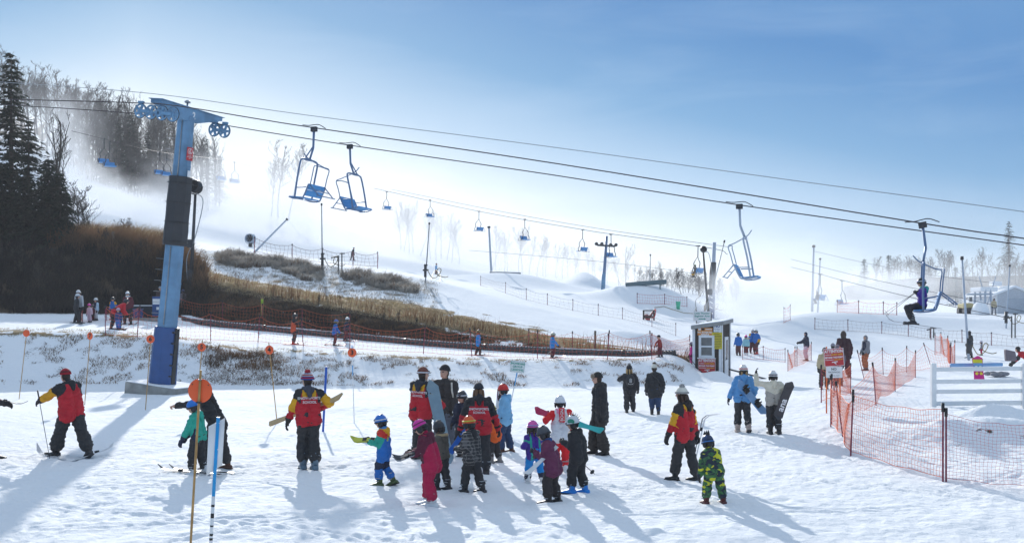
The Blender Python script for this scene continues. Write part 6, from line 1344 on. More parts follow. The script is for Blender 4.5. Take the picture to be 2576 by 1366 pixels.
i = person(1412, 1187, 1000, 4, 'child in white vest, pink hood and bright red trousers seen from behind', LES, lh=(-.19, .05, .72), rh=(.15, .1, .5), elbow=((-1, -.3, -.6), (.4, -1, -.3)), jacket=[C_WHITE, C_RED], jshade=pat((1, lambda h, x, y, b, t: (b > 0))), pants=[C_RED], hood=(C_PINK, False), hcol=(.72, .72, .73), goggle=(STRAPW, False), boots=BOOTW, hem=.40)
pk = MB(); q = i['T'](0, -.165, .235); pk.box(q, (.10, .02, .27), i['Rl']); po = pk.build('hood_patch', C_RED, i['t']); lettering('BOGN', .08, po, q + Vector((0, -.016, 0)), M_WHITE, rot=(math.pi / 2, -math.pi / 2, 0))
c = P(1382, 1043, i['f'].y - .05); ski_obj('ski', 'crimson ski over the shoulder of the child in the white vest', c, P(1357, 1036, i['f'].y) - P(1408, 1052, i['f'].y), (.2, -.8, .5), .62, .15, SKI_P, 'ski', bind=False)
i = person(1455, 1243, 1053, 58, 'child in black suit and bright blue boots with spiked white helmet', LES, lean=.10, lh=(-.03, .20, .62), rh=(.10, .14, .58), lf=(-.05, .07), rf=(.06, -.06), look=5, nod=8, jacket=[BLK_J], pants=[BLK_J], hood=(BLK_J, False), hcol=(.62, .64, .66), goggle=(STRAPW, False), boots=BOOTB, hem=.37, bulk=1.08)
e = MB()
for k in range(11):
    a = -1.2 + 2.4 * k / 10; p = i['HM'](0, -.02 + .53 * math.sin(a), .05 + .58 * math.cos(a)); e.tube([p, i['HM'](0, -.02 + .78 * math.sin(a), .05 + .83 * math.cos(a))], [.011, .003], 5)
e.build('helmet_spike', mat('clear_spikes', (.55, .53, .42), .3), i['t'])
e = MB(); e.ell(i['HM'](-.43, .02, .18), (.012, .07, .045), None, 10, 6); e.build('goggle_badge', mat('green_badge', (.03, .25, .16), .4), i['t'])
c = P(1486, 1076, i['f'].y); ski_obj('ski', 'teal ski tail sticking out beside the spiked white helmet', c, P(1504, 1082, i['f'].y) - P(1468, 1071, i['f'].y), (.1, -.8, .5), .42, .11, SKI_A, 'ski', bind=False)
ski_pole('ski pole trailing low behind the child in black', P(1436, 1138, i['f'].y), P(1496, 1192, i['f'].y + .3))
i = person(1512, 1142, 942, 108, 'person in long black parka and fur-brimmed hat standing alone', WALK, jacket=[BLK_J], pants=[CL('brown_black_trousers', (.028, .023, .021))], lh=(-.13, .03, .45), rh=(.15, .02, .45), hood=(BLK_J, False), head='beanie', hcol=CL('trapper_hat', (.022, .022, .023)), hem=.36, ski=False, scarf=CL('charcoal_scarf', (.05, .045, .042)), lf=(-.07, -.02), rf=(.08, .06), flare=1.35, bulk=1.03, look=-14)
e = MB(); e.ell(i['HM'](0, .40, .24), (.085, .05, .055), None, 10, 6)
rr = random.Random(8)
for k in range(30): v = Vector((rr.gauss(0, 1), rr.gauss(0, 1), rr.gauss(0, 1))).normalized(); p = i['HM'](rr.uniform(-.25, .25), .42, .24); e.tube([p, p + v * .065], [.014, .003], 4)
e.build('fur_brim', FUR, i['t'])
i = person(1584, 1036, 919, 3, 'person in black jacket with a striped black backpack and bobble hat', WALK, lh=(-.07, .16, .70), rh=(.18, .05, .47), elbow=((-1, .1, -.5), (.4, -1, -.3)), jacket=[BLK_J], head='beanie', hcol=KNITK, hair=(HAIRY, 5, .1), hem=.40, ski=False, bulk=1.05, lod=1); pompom(i, KNITG)
bp = thing('backpack', 'black backpack with white stripes worn by the bobble-hatted person', 'backpack', i['f'], i['yaw']); b = MB(); b.ell(i['T'](0, -.09, .15), (.14, .09, .21), None, 14, 9); bb = b.build('pack', M_BLACK, bp)
e = MB()
for k in (-1, 0, 1): e.tube([i['T'](.018 * k, -.150, .20 - .01 * abs(k)), i['T'](.018 * k, -.148, .11)], .006, 5)
e.tube([i['T'](.055 * math.sin(a), -.143 + .01 * abs(a), .10 - .025 * math.cos(a)) for a in np.linspace(-1.4, 1.4, 9)], .005, 5); e.build('stripe', M_WHITE, bp)
i = person(1647, 1042, 917, -4, 'person in long black parka, slim jeans and white bobble hat', WALK, jacket=[BLK_J], pants=[C_INDIGO], flare=.72, lf=(-.05, .04), rf=(.07, -.02), lh=(-.16, .03, .46), rh=(.17, .04, .50), hood=(BLK_J, False), head='beanie', hcol=KNITW, hem=.345, ski=False, bulk=1.08, lod=1); pompom(i, HAIRB)
bg_ = thing('handbag', 'black handbag hanging at the hip of the person in slim jeans', 'handbag', i['f'], i['yaw']); MB().box(i['T'](.12, -.07, .0), (.16, .09, .14)).build('bag', M_BLACK, bg_, .03); MB().tube([i['T'](.12, -.08, .04), i['T'](.05, -.125, .17), i['T'](-.06, -.08, .28)], .010, 5).build('strap', M_DARK, bg_)
i = person(1722, 1208, 980, 46, 'person in cream bobble hat and red jacket leading a small child', LES, lh=(-.15, .13, .41), rh=(.20, -.02, .44), lf=(-.05, .09), rf=(.06, -.10, .0), look=22, hood=(CL('brown_black_hood', (.022, .017, .017)), False), head='beanie', hcol=KNITW, hair=(HAIRB, 7, .20), hem=.42, ski=False, mitt=True, **INST); pompom(i, KNITG, .05); bandring(i, KNITG, .17, 1.10, 'cuff', .08)
ski_obj('skis', 'pair of skis held upright at the far side of the cream-hatted person', P(1757, 1095, i['f'].y + .25), P(1768, 1048, i['f'].y + .25) - P(1745, 1150, i['f'].y + .2), (.9, -.3, .1), .95, .09, SKI_G, 'skis', 1.3, pair=(.02, .04, SKI_W))
i = person(1794, 1268, 1098, 14, 'small child in yellow and green camouflage snowsuit', LES, tilt=-.13, lean=.16, lf=(-.10, .02), rf=(.14, -.03), lh=(-.20, .02, .36), rh=(.12, .1, .42), look=15, nod=14, jacket=[CAMO], pants=[CAMO], hood=(CAMO, False), hcol=mat('dark_blue_print_helmet', (.03, .06, .14), .35, var=.9, scale=16), goggle=(mat('blue_strap', (.04, .18, .5), .5), False), boots=mat('black_red_boot', (.10, .02, .02), .35), hem=.36, bulk=1.1)
for k in (-.25, 0, .25):
    MB().lathe([(.03, 0), (.001, .08)], 8, None, c=i['HM'](0, k, .60)).build('helmet_spike', M_BLACK, i['t'])
i = person(1867, 1087, 924, -3, 'snowboarder in light blue jacket and white helmet walking away', WALK, lh=(-.20, .03, .44), rh=(.17, .05, .50), elbow=((-.35, -1, -.35), (.8, -1, -.2)), lf=(-.06, .03), rf=(.08, -.08, .02), pitch=(0, -25), jacket=[C_SKYB2], hood=(C_SKYB2, False), hcol=(.72, .71, .70), goggle=(mat('salmon_strap', (.62, .12, .10), .6), True), hair=(HAIRY, 4, .05), hem=.44, boots=mat('white_orange_boot', (.45, .35, .30), .4), lod=0)
a, b = P(1855, 958, i['f'].y - .2), P(1926, 1042, i['f'].y - .3); bo = ski_obj('snowboard', 'blue-nosed snowboard slung diagonally by the light blue snowboarder', (a + b) / 2, b - a, (.5, -.9, .2), (b - a).length, .24, BRD_B, 'snowboard', board=True)
i = person(1946, 1092, 939, 2, 'snowboarder in cream jacket with one arm raised', WALK, lh=(-.26, .06, .92), rh=(.19, -.0, .50), elbow=((-.5, -.3, -1), (.9, -.8, 0)), lf=(-.04, .04), rf=(.07, -.05, .01), jacket=[C_CREAM, C_BEIGE], jshade=pat((1, lambda h, x, y, b, t: (b == 0) & (h < .10 - np.abs(x) * -.5))), hood=(C_CREAM, False), hcol=(.70, .69, .68), goggle=(mat('dark_band', (.06, .03, .04), .5), True), hem=.44, lh_d=(0, 0, 1), bulk=1.05)
a, b = P(1986, 968, i['f'].y - .15), P(1957, 1046, i['f'].y - .2); bo = ski_obj('snowboard', 'charcoal snowboard with white letters under the cream jacket arm', (a + b) / 2, a - b, (.35, -1, .1), 1.0, .27, mat('charcoal_board', (.045, .047, .052), .4), 'snowboard', board=True, bind=False)
u = (a - b).normalized(); nn = Vector((.35, -1, .1)); nn = (nn - u * nn.dot(u)).normalized(); xx = u.cross(nn)
me = text_mesh('ana', .24, 2); me.materials.append(M_WHITE); o = bpy.data.objects.new('lettering', me); link(o, bo); o.matrix_local = Matrix.Translation(nn * .016 - u * .12) @ Matrix((u, -xx if (u.cross(-xx)).dot(nn) > 0 else xx, nn)).transposed().to_4x4()
for q in (-.15, .15): MB().box(u * q - nn * .04, (.16, .22, .06), Matrix((xx, u, nn)).transposed()).build('binding', M_BLACK, bo)
# -- right, by the nets
i = person(2029, 907, 837, 100, 'person in black hoodie and pale pink trousers holding out a hand', QUE, lod=1, lh=(-.04, .30, .62), rh=(.1, .22, .6), jacket=[C_NAVY], pants=[C_LPINK], hood=(C_NAVY, True), head=None, boots=BOOTBR, hem=.46)
i = person(2073, 962, 848, 172, 'person in tan jacket and sunglasses beside the warning board', QUE, H=1.72, Y=42, lod=1, jacket=[C_TAN], head='beanie', hcol=CL('grey_beanie', (.06, .055, .06)), goggle=(STRAPK, False), hem=.44)
i = person(2121, 950, 835, 8, 'tall person in dark maroon coat with back turned at the warning board', QUE, lod=1, jacket=[CL('maroon_black_coat', (.045, .012, .018))], pants=[C_BURG], hood=(CL('brown_fur_hood', (.06, .04, .03)), True), head=None, hem=.38, bulk=1.12, lf=(-.07, .02), rf=(.1, -.06))
i = person(2107, 945, 838, 0, 'person in grey-mauve jacket mostly hidden behind the tall maroon coat', QUE, H=1.78, Y=44, lod=1, jacket=[CL('mauve_cloth', (.13, .10, .13))], head='beanie', hcol=CL('mauve_hat', (.18, .14, .17)))
i = person(2098, 966, 866, 10, 'child in grey knit hat peeking over the warning board', QUE, lod=1, jacket=[C_BURG], pants=[C_BURG], head='beanie', hcol=CL('stripe_grey_hat', (.25, .24, .28)), lf=(-.09, 0), rf=(.09, 0))
i = person(2178, 931, 845, 112, 'person in grey hood, black vest and rust trousers', QUE, lod=1, jacket=[C_NAVY, C_GREYC], jshade=pat((1, lambda h, x, y, b, t: b > 0)), pants=[C_RUST], hood=(C_GREYC, True), head=None, lh=(-.06, .10, .50), rh=(.08, .1, .5), hem=.45)
for kk in (('child in pink helmet and aqua jacket right of the hut', 1877, 893, 843, 0, dict(jacket=[C_AQUA], pants=[C_PLAIDR], hood=(C_AQUA, False, FURB), hcol=mat('pink_helmet', (.68, .03, .32), .35), boots=BOOTW)),
    ('instructor in blue and yellow facing the child, left of a pair', 1893, 888, 829, 170, dict(jacket=[C_BLUE, YEL_J], jshade=pat((1, lambda h, x, y, b, t: (b > 0) & (t < .5))), pants=[C_PLAIDR], hcol=(.5, .5, .52), hem=.42)),
    ('instructor in blue and yellow with red boots, right of a pair', 1903, 890, 830, 120, dict(jacket=[C_BLUE, YEL_J], jshade=pat((1, lambda h, x, y, b, t: (b == 2))), pants=[C_PLAIDR], hcol=(.55, .56, .58), goggle=(STRAPK, True), boots=BOOTR, hem=.42, lf=(-.08, .05), rf=(.1, -.1))),
    ('person in blue half hidden by the right wall of the hut', 1858, 894, 838, 10, dict(jacket=[C_BLUE], pants=[C_PLAIDR], hcol=(.05, .05, .06))),
    ('child in magenta suit half hidden by the left wall of the hut', 1741, 905, 848, 90, dict(jacket=[C_MAGEN], pants=[C_MAGEN], hcol=(.25, .2, .3), H=1.15, Y=50.5)),
    ('worker in dark red leaning on a tool at the pipe end', 1661, 898, 843, 60, dict(jacket=[C_DRED, C_ORANGE], jshade=pat((1, lambda h, x, y, b, t: ((b == 2) & (t > .6)))), pants=[C_BURG], head='beanie', hcol=KNITK, lh=(-.3, .12, .50), rh=(.12, .15, .5), elbow=((-1, .2, .1), (.4, -1, -.3)), lean=.15)),
    ('person in black carrying skis behind the frosty pole', 2440, 900, 838, 100, dict(jacket=[BLK_J], hood=(BLK_J, True), head=None, lh=(-.15, .15, .55), H=1.7)),
    ('child in grey jacket and crimson trousers right of the frosty pole', 2470, 894, 857, 60, dict(jacket=[C_GREYC], pants=[C_CRIM], hcol=(.6, .55, .6))),
    ('worker in tan on skis by the lift terminal in the mist', 2500, 800, 762, 170, dict(jacket=[C_TAN], pants=[C_GREYC], lf=(-.1, 0), rf=(.1, 0), H=1.75, Y=108)),
    ('person in black with checked trousers walking on the misty crest', 886, 662, 629, -60, dict(jacket=[BLK_J], pants=[PLAID], head='beanie', hcol=KNITK, lean=.25, lf=(-.05, -.1), rf=(.06, .12), H=1.75, Y=132)),
    ('child in blue walking on the crest by the leaning snow gun pole', 1097, 697, 671, -70, dict(jacket=[CL('sky_cloth', (.15, .35, .6))], pants=[C_PLUM], head='beanie', hcol=KNITK, lf=(-.05, -.06), rf=(.05, .08), H=1.35, Y=120))):
    lab, px, pf, pt, yw, kw = kk; kw = dict(kw); yy = kw.pop('Y', None); person(px, pf, pt, yw, lab, FARP if pf < 810 else QUE, Y=yy, lod=2, **kw)
i = person(2592, 957, 878, 62, 'person in red and black jacket bending down behind the white fence', QUE, H=1.78, Y=46, lod=1, lean=.95, lh=(-.12, .42, .42), rh=(.14, .40, .40), jacket=[RED_J, BLK_J], jshade=pat((1, lambda h, x, y, b, t: (b == 0) & (h < .1)), (1, lambda h, x, y, b, t: (b > 0) & (t > .5))), head='beanie', hcol=KNITK, lf=(-.09, .0), rf=(.1, -.05), bulk=1.1)
b = MB(); b.prism([(-.22, 0), (.25, 0), (.18, .42), (-.26, .52)], .22); o = b.build('bag', mat('mauve_bag', (.16, .13, .15)), None, .04, P(2542, 908, 45.5)); tag(o, 'dull mauve bag carried on the back of the bending person', 'bag')
# bright snowboard propped by the white fence
bc = P(2461, 931, 29.4); tb = ski_obj('snowboard', 'bright snowboard with yellow, blue and magenta bands propped behind the white fence', bc, (0.01, .25, 1), (0, -1, .25), .80, .31, mat('magenta_board', (.50, .01, .20), .4), 'snowboard', board=True, bind=False)
bd = [o for o in tb.children][0]
for z0, z1, m, nm in ((.20, .36, mat('yellow_board_print', (.66, .60, .03), .4), 'yellow_band'), (.02, .20, BRD_B, 'blue_band')):
    MB().box((.0, -.012 + .25 * (z0 + z1) / 2, (z0 + z1) / 2), (.27, .012, z1 - z0), Matrix.Rotation(-.245, 3, 'X')).build(nm, m, bd)
for x in (-.06, .06):
    MB().lathe([(.001, 0), (.045, 0), (.045, .01), (.001, .01)], 12, Matrix.Rotation(math.pi / 2, 3, 'X'), c=(x, -.01 + .25 * .08, .08)).build('flower_spot', M_WHITE, bd); MB().lathe([(.001, 0), (.045, 0), (.045, .01), (.001, .01)], 12, Matrix.Rotation(math.pi / 2, 3, 'X'), c=(x, -.02 - .25 * .08, -.09)).build('eye_spot', M_YEL, bd)
o = MB().beam((-.75, .15, .0), (.75, .15, .02), .10, .10).build('bench_beam', BRD_B, None, .02, P(2462, 919, 29.6)); tag(o, 'blue beam crossing behind the bright snowboard', 'beam')
hp = MB(); rr = random.Random(6)
for k in range(14): hp.ell((rr.uniform(-.5, .5), rr.uniform(-.2, .2), rr.uniform(0, .12)), (.22, .15, .1), None, 7, 5)
o = hp.build('coat_heap', C_GREYC, None, 0, on(2510, 948) + Vector((0, 0, .05))); tag(o, 'grey crumpled heap of clothing behind the white fence', 'clothes')
# -- riders by the pipe
for lab, px, pf, pt, yw, kw in (('child in orange vest and black helmet with yellow crest riding past the pipe', 738, 866, 790, -78, dict(jacket=[CL('flame_cloth', (.62, .09, .03)), BLK_J], jshade=pat((1, lambda h, x, y, b, t: (b > 0) | (h > .24))), hcol=(.03, .03, .03), lh=(-.1, .3, .55), rh=(.1, .32, .55), boots=BOOTR, hem=.38)),
    ('child in blue jacket with yellow crested helmet, second by the pipe', 841, 869, 804, -75, dict(jacket=[C_BLUE], pants=[C_BURG], hcol=(.05, .12, .4), goggle=(mat('yellow_crest', (.7, .5, .02), .6), False), rh=(.1, .2, .45), hem=.40, lean=.1)),
    ('person in navy with white helmet just beyond the yellow crested child', 869, 858, 798, -70, dict(jacket=[C_NAVY], pants=[C_BURG], hcol=(.6, .6, .6), rh=(.12, .18, .45), lean=.1)),
    ('child in blue coat and dark cap standing mid pipe', 1203, 894, 830, -80, dict(jacket=[C_AZURE], pants=[BLK_J], hcol=(.05, .04, .035), goggle=(YEL_J, True), lf=(-.06, -.08), rf=(.06, .06), hem=.36, scarf=C_ORANGE)),
    ('child in blue coat and white helmet with lime top by the lower pipe', 1389, 901, 836, -80, dict(jacket=[C_AZURE], pants=[C_BURG], hcol=(.5, .5, .52), goggle=(mat('lime_strap', (.5, .5, .05), .6), True), rh=(.1, .2, .48), hem=.38, H=1.25))):
    i = person(px, pf, pt, yw, lab, CARP, lod=1, **kw)
    worn_skis(i, 1.1, .08, SKI_R, '%s ski of the ' + ' '.join(lab.split()[:5]) + ' by the pipe', 0, 0)
    if px in (841, 1389): ski_pole('ski pole of the ' + ' '.join(lab.split()[:6]) + ' by the pipe', i['W'](i['rh']), i['W'](i['rh']) + Vector((-.75, -.1, -.6)), m=M_STEEL)
# -- waiting group at left
for lab, px, pf, pt, yw, kw in (('adult in pale grey jacket and white helmet, left of the waiting group', 199, 812, 738, 165, dict(jacket=[C_LGREY], pants=[BLK_J], hcol=(.6, .6, .62), H=1.72)),
    ('person in black with pale helmet stepping on one leg at far left', 188, 813, 744, -60, dict(jacket=[BLK_J], pants=[BLK_J], hcol=(.55, .57, .6), lf=(-.05, .0), rf=(.06, .16), H=1.55)),
    ('small child all in pale pink with a pink helmet', 226, 811, 764, 170, dict(jacket=[C_LPINK], pants=[C_LPINK], hcol=mat('pink_helmet', (.68, .03, .32), .35))),
    ('tiny child in burgundy behind the pale pink child', 234, 806, 767, 150, dict(jacket=[C_BURG], pants=[C_BURG], hcol=(.06, .06, .08))),
    ('child in pale blue suit and white helmet', 242, 806, 750, 150, dict(jacket=[CL('pale_blue_cloth', (.40, .55, .68)), C_NAVY], jshade=pat((1, lambda h, x, y, b, t: (b == 0) & (h > .05))), pants=[C_LGREY], hcol=(.6, .62, .64))),
    ('child in blue and yellow jacket with black helmet at the back', 284, 803, 748, 175, dict(jacket=[C_BLUE, YEL_J], jshade=pat((1, lambda h, x, y, b, t: (b > 0) & (t < .5))), pants=[C_NAVY], hcol=(.03, .03, .03))),
    ('instructor in red bending low over a child on skis', 290, 829, 762, -55, dict(H=1.75, lean=.85, jacket=[RED_J], pants=[BLK_J], hcol=(.04, .04, .045), lf=(-.12, -.08), rf=(.14, .1), lh=(-.1, .3, .4), rh=(.12, .3, .4))),
    ('small child in blue held by the bending instructor', 298, 830, 775, 175, dict(jacket=[CL('dark_blue_cloth', (.03, .05, .16))], pants=[CL('mid_blue_trousers', (.06, .16, .45))], hcol=(.5, .35, .45))),
    ('adult in burgundy with white helmet and poles', 322, 816, 739, 175, dict(jacket=[C_BURG], pants=[BLK_J], hcol=(.65, .65, .66), scarf=C_WHITE, H=1.75, lf=(-.09, 0), rf=(.1, 0))),
    ('operator in brown behind the control stand', 403, 790, 722, 185, dict(jacket=[CL('brown_cloth', (.06, .035, .03))], head='beanie', hcol=CL('grey_white_hat', (.3, .32, .35)), H=1.7)),
    ('child in mottled suit right of the blue tower', 461, 785, 742, 30, dict(jacket=[CL('grey_mauve_cloth', (.22, .18, .21))], pants=[C_GREYC], hcol=(.08, .09, .2), H=1.2, Y=62))):
    kw = dict(kw); yy = kw.pop('Y', None); person(px, pf, pt, yw, lab, LEFTG, Y=yy, lod=2, **kw)
for lab, a, b in (('dark snowboard under the stepping person at far left', (178, 812), (208, 818)), ('long dark skis under the bending red instructor', (268, 826), (320, 832)), ('dark skis of the adult in burgundy', (308, 814), (345, 818))):
    A, B = on(*a), on(*b); ski_obj('skis', lab, (A + B) / 2 + Vector((0, 0, .03)), B - A, (0, 0, 1), (B - A).length, .12, SKI_K, 'skis', bind=False)
# -- riders on the chairs
def seated(label, chair, at_, H, scale=1.0, **kw):
    bpy.context.view_layer.update(); W = chair.matrix_world; p = W @ Vector(at_); fw = (W.to_3x3() @ Vector((1, 0, 0))); yaw = math.degrees(math.atan2(-fw.x, fw.y))
    f = p - Vector((0, 0, (.515 - .045 * min(max((1.75 - H) / .65, 0), 1.2) - .20) * H - .09 * H / 1.75))
    return person(0, 0, 0, yaw, label, 'people riding the chairlifts', H=H, root=f, Y=30, crouch=.20, sit=True, lf=(-.06, .30), rf=(.07, .31), **kw)
i = seated('rider in purple jacket and black helmet on the blue chair', CH2, (.16, -.24, -2.40), 1.66, lod=0, lh=(-.06, .22, .50), rh=(.08, .22, .50), jacket=[C_PURP, C_TEAL], jshade=pat((1, lambda h, x, y, b, t: (b == 0) & (h > .27))), pants=[BLK_J], hcol=(.03, .03, .035), goggle=(STRAPW, True, RAINB), hood=(CL('teal_pack_hood', (.05, .40, .36)), False), lean=-.12, hem=.28)
for sd in (-1, 1):
    a = i['W'](i['ank'][sd]) + Vector((0, 0, -.115)); ski_obj('ski', '%s ski hanging from the rider in purple' % ('near' if sd < 0 else 'far'), a, Vector((-.945, .327, .16)), (.16, 0, 1), 1.55, .09, SKI_G, 'ski', 1.0)
ski_pole('near ski pole held across the lap of the rider in purple', i['W'](i['rh'] + Vector((-.03, -.12, .18))), i['W'](i['rh']) + Vector((-.85, .3, -.55))); ski_pole('far ski pole held across the lap of the rider in purple', i['W'](i['lh'] + Vector((0, -.12, .2))), i['W'](i['lh']) + Vector((-.80, .3, -.62)))
for o in [o for o in bpy.data.objects if o.get('category') == 'lift chair']:
    if 'rider in yellow' in o['label']: seated('rider in yellow trousers on the small misty chair', o, (.05, 0, -2.4), 1.6, lod=2, jacket=[C_GREYB], pants=[YEL_J], hcol=(.3, .3, .1), lh=(-.05, .2, .5), rh=(.05, .2, .5))
    if 'dark rider' in o['label']: seated('dark rider on the misty chair over the right-hand run', o, (.05, 0, -2.4), 1.6, lod=2, jacket=[C_NAVY], pants=[C_GREYB], hcol=(.05, .05, .05), lh=(-.05, .2, .5), rh=(.05, .2, .5))
flush_queue()
for fn in LATER: fn()
for o in bpy.data.objects:
    for k in ('_j', '_k'):
        if k in o: del o[k]
# ------------------------------------------------------------------ trees, weeds and grass
M_BARK = mat('grey_brown_bark', (0.060, 0.050, 0.042), 0.9, 0, .3, 3); M_TWIG = mat('bare_twigs', (0.052, 0.042, 0.034), 0.9, 0, .3, 2)
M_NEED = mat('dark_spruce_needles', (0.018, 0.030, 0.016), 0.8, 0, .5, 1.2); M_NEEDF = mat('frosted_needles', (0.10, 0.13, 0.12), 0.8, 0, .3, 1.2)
def tri_tube_segments(segs):
    """segs: list of (a, b, ra, rb) -> three-sided tapering tubes as one numpy mesh"""
    A = np.array([s[0] for s in segs]); B = np.array([s[1] for s in segs]); ra = np.array([s[2] for s in segs]); rb = np.array([s[3] for s in segs])
    d = B - A; d /= np.linalg.norm(d, axis=1)[:, None] + 1e-9; h = np.where(np.abs(d[:, 2:3]) < .9, np.array([[0, 0, 1.]]), np.array([[1., 0, 0]])); u = np.cross(d, h); u /= np.linalg.norm(u, axis=1)[:, None]; w = np.cross(d, u)
    V = []
    for P_, r in ((A, ra), (B, rb)):
        for k in range(3): a = 2 * math.pi * k / 3; V.append(P_ + (u * math.cos(a) + w * math.sin(a)) * r[:, None])
    n = len(segs); V = np.stack(V, 1).reshape(-1, 3); b = np.arange(n)[:, None] * 6
    Fq = np.concatenate([b + np.array([[k, (k + 1) % 3, 3 + (k + 1) % 3, 3 + k]]) for k in range(3)]); return V, Fq
def bare_tree_mesh(seed, H, spread=.8, levels=3, wide=1.0, rmin=.012, low=.25):
    """a leader that wanders and forks, with limbs that curve up and get shorter towards the top"""
    rr = random.Random(seed); tr = []; cr = []
    def limb(p, d, L, r, lev):
        n = 4 if lev == 1 else 3; q = p
        for k in range(n):
            d = (d + Vector((rr.gauss(0, .16), rr.gauss(0, .16), rr.gauss(.10, .10)))).normalized(); e = q + d * (L / n * rr.uniform(.8, 1.2)); r2 = r * .78; cr.append((tuple(q), tuple(e), max(r, rmin), max(r2, rmin))); q = e; r = r2
            if lev < levels:
                for _ in range(rr.choice((1, 1, 2))):
                    a = rr.uniform(0, 6.28); s = Vector((math.cos(a), math.sin(a), rr.uniform(-.1, .7))); limb(q, (d * .75 + s * .75).normalized(), L * rr.uniform(.32, .6), r * .7, lev + 1)
    def leader(p, d, h0, r):
        n = max(4, int(9 * (1 - h0))); q = p; L = H * (1 - h0)
        for k in range(n):
            f = h0 + (1 - h0) * k / n; d = (d + Vector((rr.gauss(0, .07), rr.gauss(0, .07), .05))).normalized(); e = q + d * (L / n); r2 = r * (1 - .75 / n * 1.1); (tr if h0 == 0 else cr).append((tuple(q), tuple(e), max(r, rmin), max(r2, rmin))); q = e; r = r2
            if f > low:
                for _ in range(rr.choice((1, 2, 2, 3))):
                    a = rr.uniform(0, 6.28); s = Vector((math.cos(a), math.sin(a), rr.uniform(.2, .9))); limb(q, (s * spread * wide + d * .4).normalized(), H * .34 * (1.12 - f) * rr.uniform(.6, 1.25), r * .6, 1)
            if h0 == 0 and .35 < f < .6 and rr.random() < .45: leader(q, (d + Vector((rr.gauss(0, .35), rr.gauss(0, .35), 0))).normalized(), f + .05, r * .75)
    leader(Vector((0, 0, -.3)), Vector((rr.gauss(0, .05), rr.gauss(0, .05), 1)), 0, H * .015)
    out = []; top = max(s[1][2] for s in cr); k = H / top
    for nm, sg in (('trunk', tr), ('crown', cr)):
        V, Fq = tri_tube_segments(sg); out.append(np_mesh(nm, V * k, Fq, M_BARK if nm == 'trunk' else M_TWIG))
    return out
def conifer_mesh(seed, H, W, dens=1.0, bare=.08, m=None, droop=.35):
    rr = random.Random(seed); t = MB().tube([(0, 0, -.3), (0, 0, H * .5), (0, 0, H * .98)], [H * .018, H * .011, .015], 7); tm = t.mesh('trunk', [M_BARK], False)
    V = []; Fc = []; z = H * bare
    while z < H * .985:
        f = (z / H - bare) / (1 - bare); L0 = W / 2 * (1 - f) ** .85 + .12
        for k in range(max(4, int(7 * dens))):
            a = rr.uniform(0, 6.28); L = L0 * rr.uniform(.55, 1.15); dx, dy = math.cos(a), math.sin(a); n = max(3, int(L / .16 * dens))
            for j in range(n):
                u = (j + rr.random() * .8) / n; c = Vector((dx * L * u, dy * L * u, z + .15 * L * u - droop * L * u * u + rr.uniform(-.06, .06)))
                for q in range(2):
                    s = rr.uniform(.14, .30) * (1.15 - .5 * u) * (1 + .4 * (W > 4)); an = a + rr.uniform(-1.1, 1.1); dd = Vector((math.cos(an), math.sin(an), rr.uniform(-.75, .05))).normalized() * s * 1.5; sd = Vector((-dd.y, dd.x, rr.uniform(-.3, .3))).normalized() * s * .33
                    b = len(V); V += [c - sd, c + sd, c + dd]; Fc.append((b, b + 1, b + 2))
        z += rr.uniform(.22, .40) * (H / 12) ** .4
    return [tm, np_mesh('crown', np.array([tuple(v) for v in V]), np.array(Fc), m or M_NEED)]
def plant(meshes, name, label, loc, rz, sc, group, cat='tree'):
    t = thing(name, label, cat, loc, rz, group); t.scale = sc if isinstance(sc, tuple) else (sc,) * 3
    for me in meshes: link(bpy.data.objects.new(me.name.split('.')[0], me), t)
    return t
rt = random.Random(21)
BARE = [bare_tree_mesh(k, 14, .8, 3, w, .020, l) for k, w, l in ((1, 1.0, .25), (2, .8, .35), (3, 1.2, .3), (4, .9, .2), (5, .7, .4), (6, 1.1, .3), (7, .9, .3))]
POLE = [bare_tree_mesh(k, 12, .55, 2, .7, .022, .45) for k in (11, 12, 13)]
BUSH = [bare_tree_mesh(k, 4, .9, 3, 1.3, .010, .02) for k in (21, 22)]
SPR = [conifer_mesh(31, 13, 6.6, 1.1), conifer_mesh(32, 6.0, 4.8, 1.35, .03, None, .6)]
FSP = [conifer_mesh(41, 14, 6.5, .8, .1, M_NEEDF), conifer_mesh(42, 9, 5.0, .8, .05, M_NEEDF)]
def ground_at(px, Y): x = X_(px, Y); return Vector((x, Y, gz(x, Y) - .1))
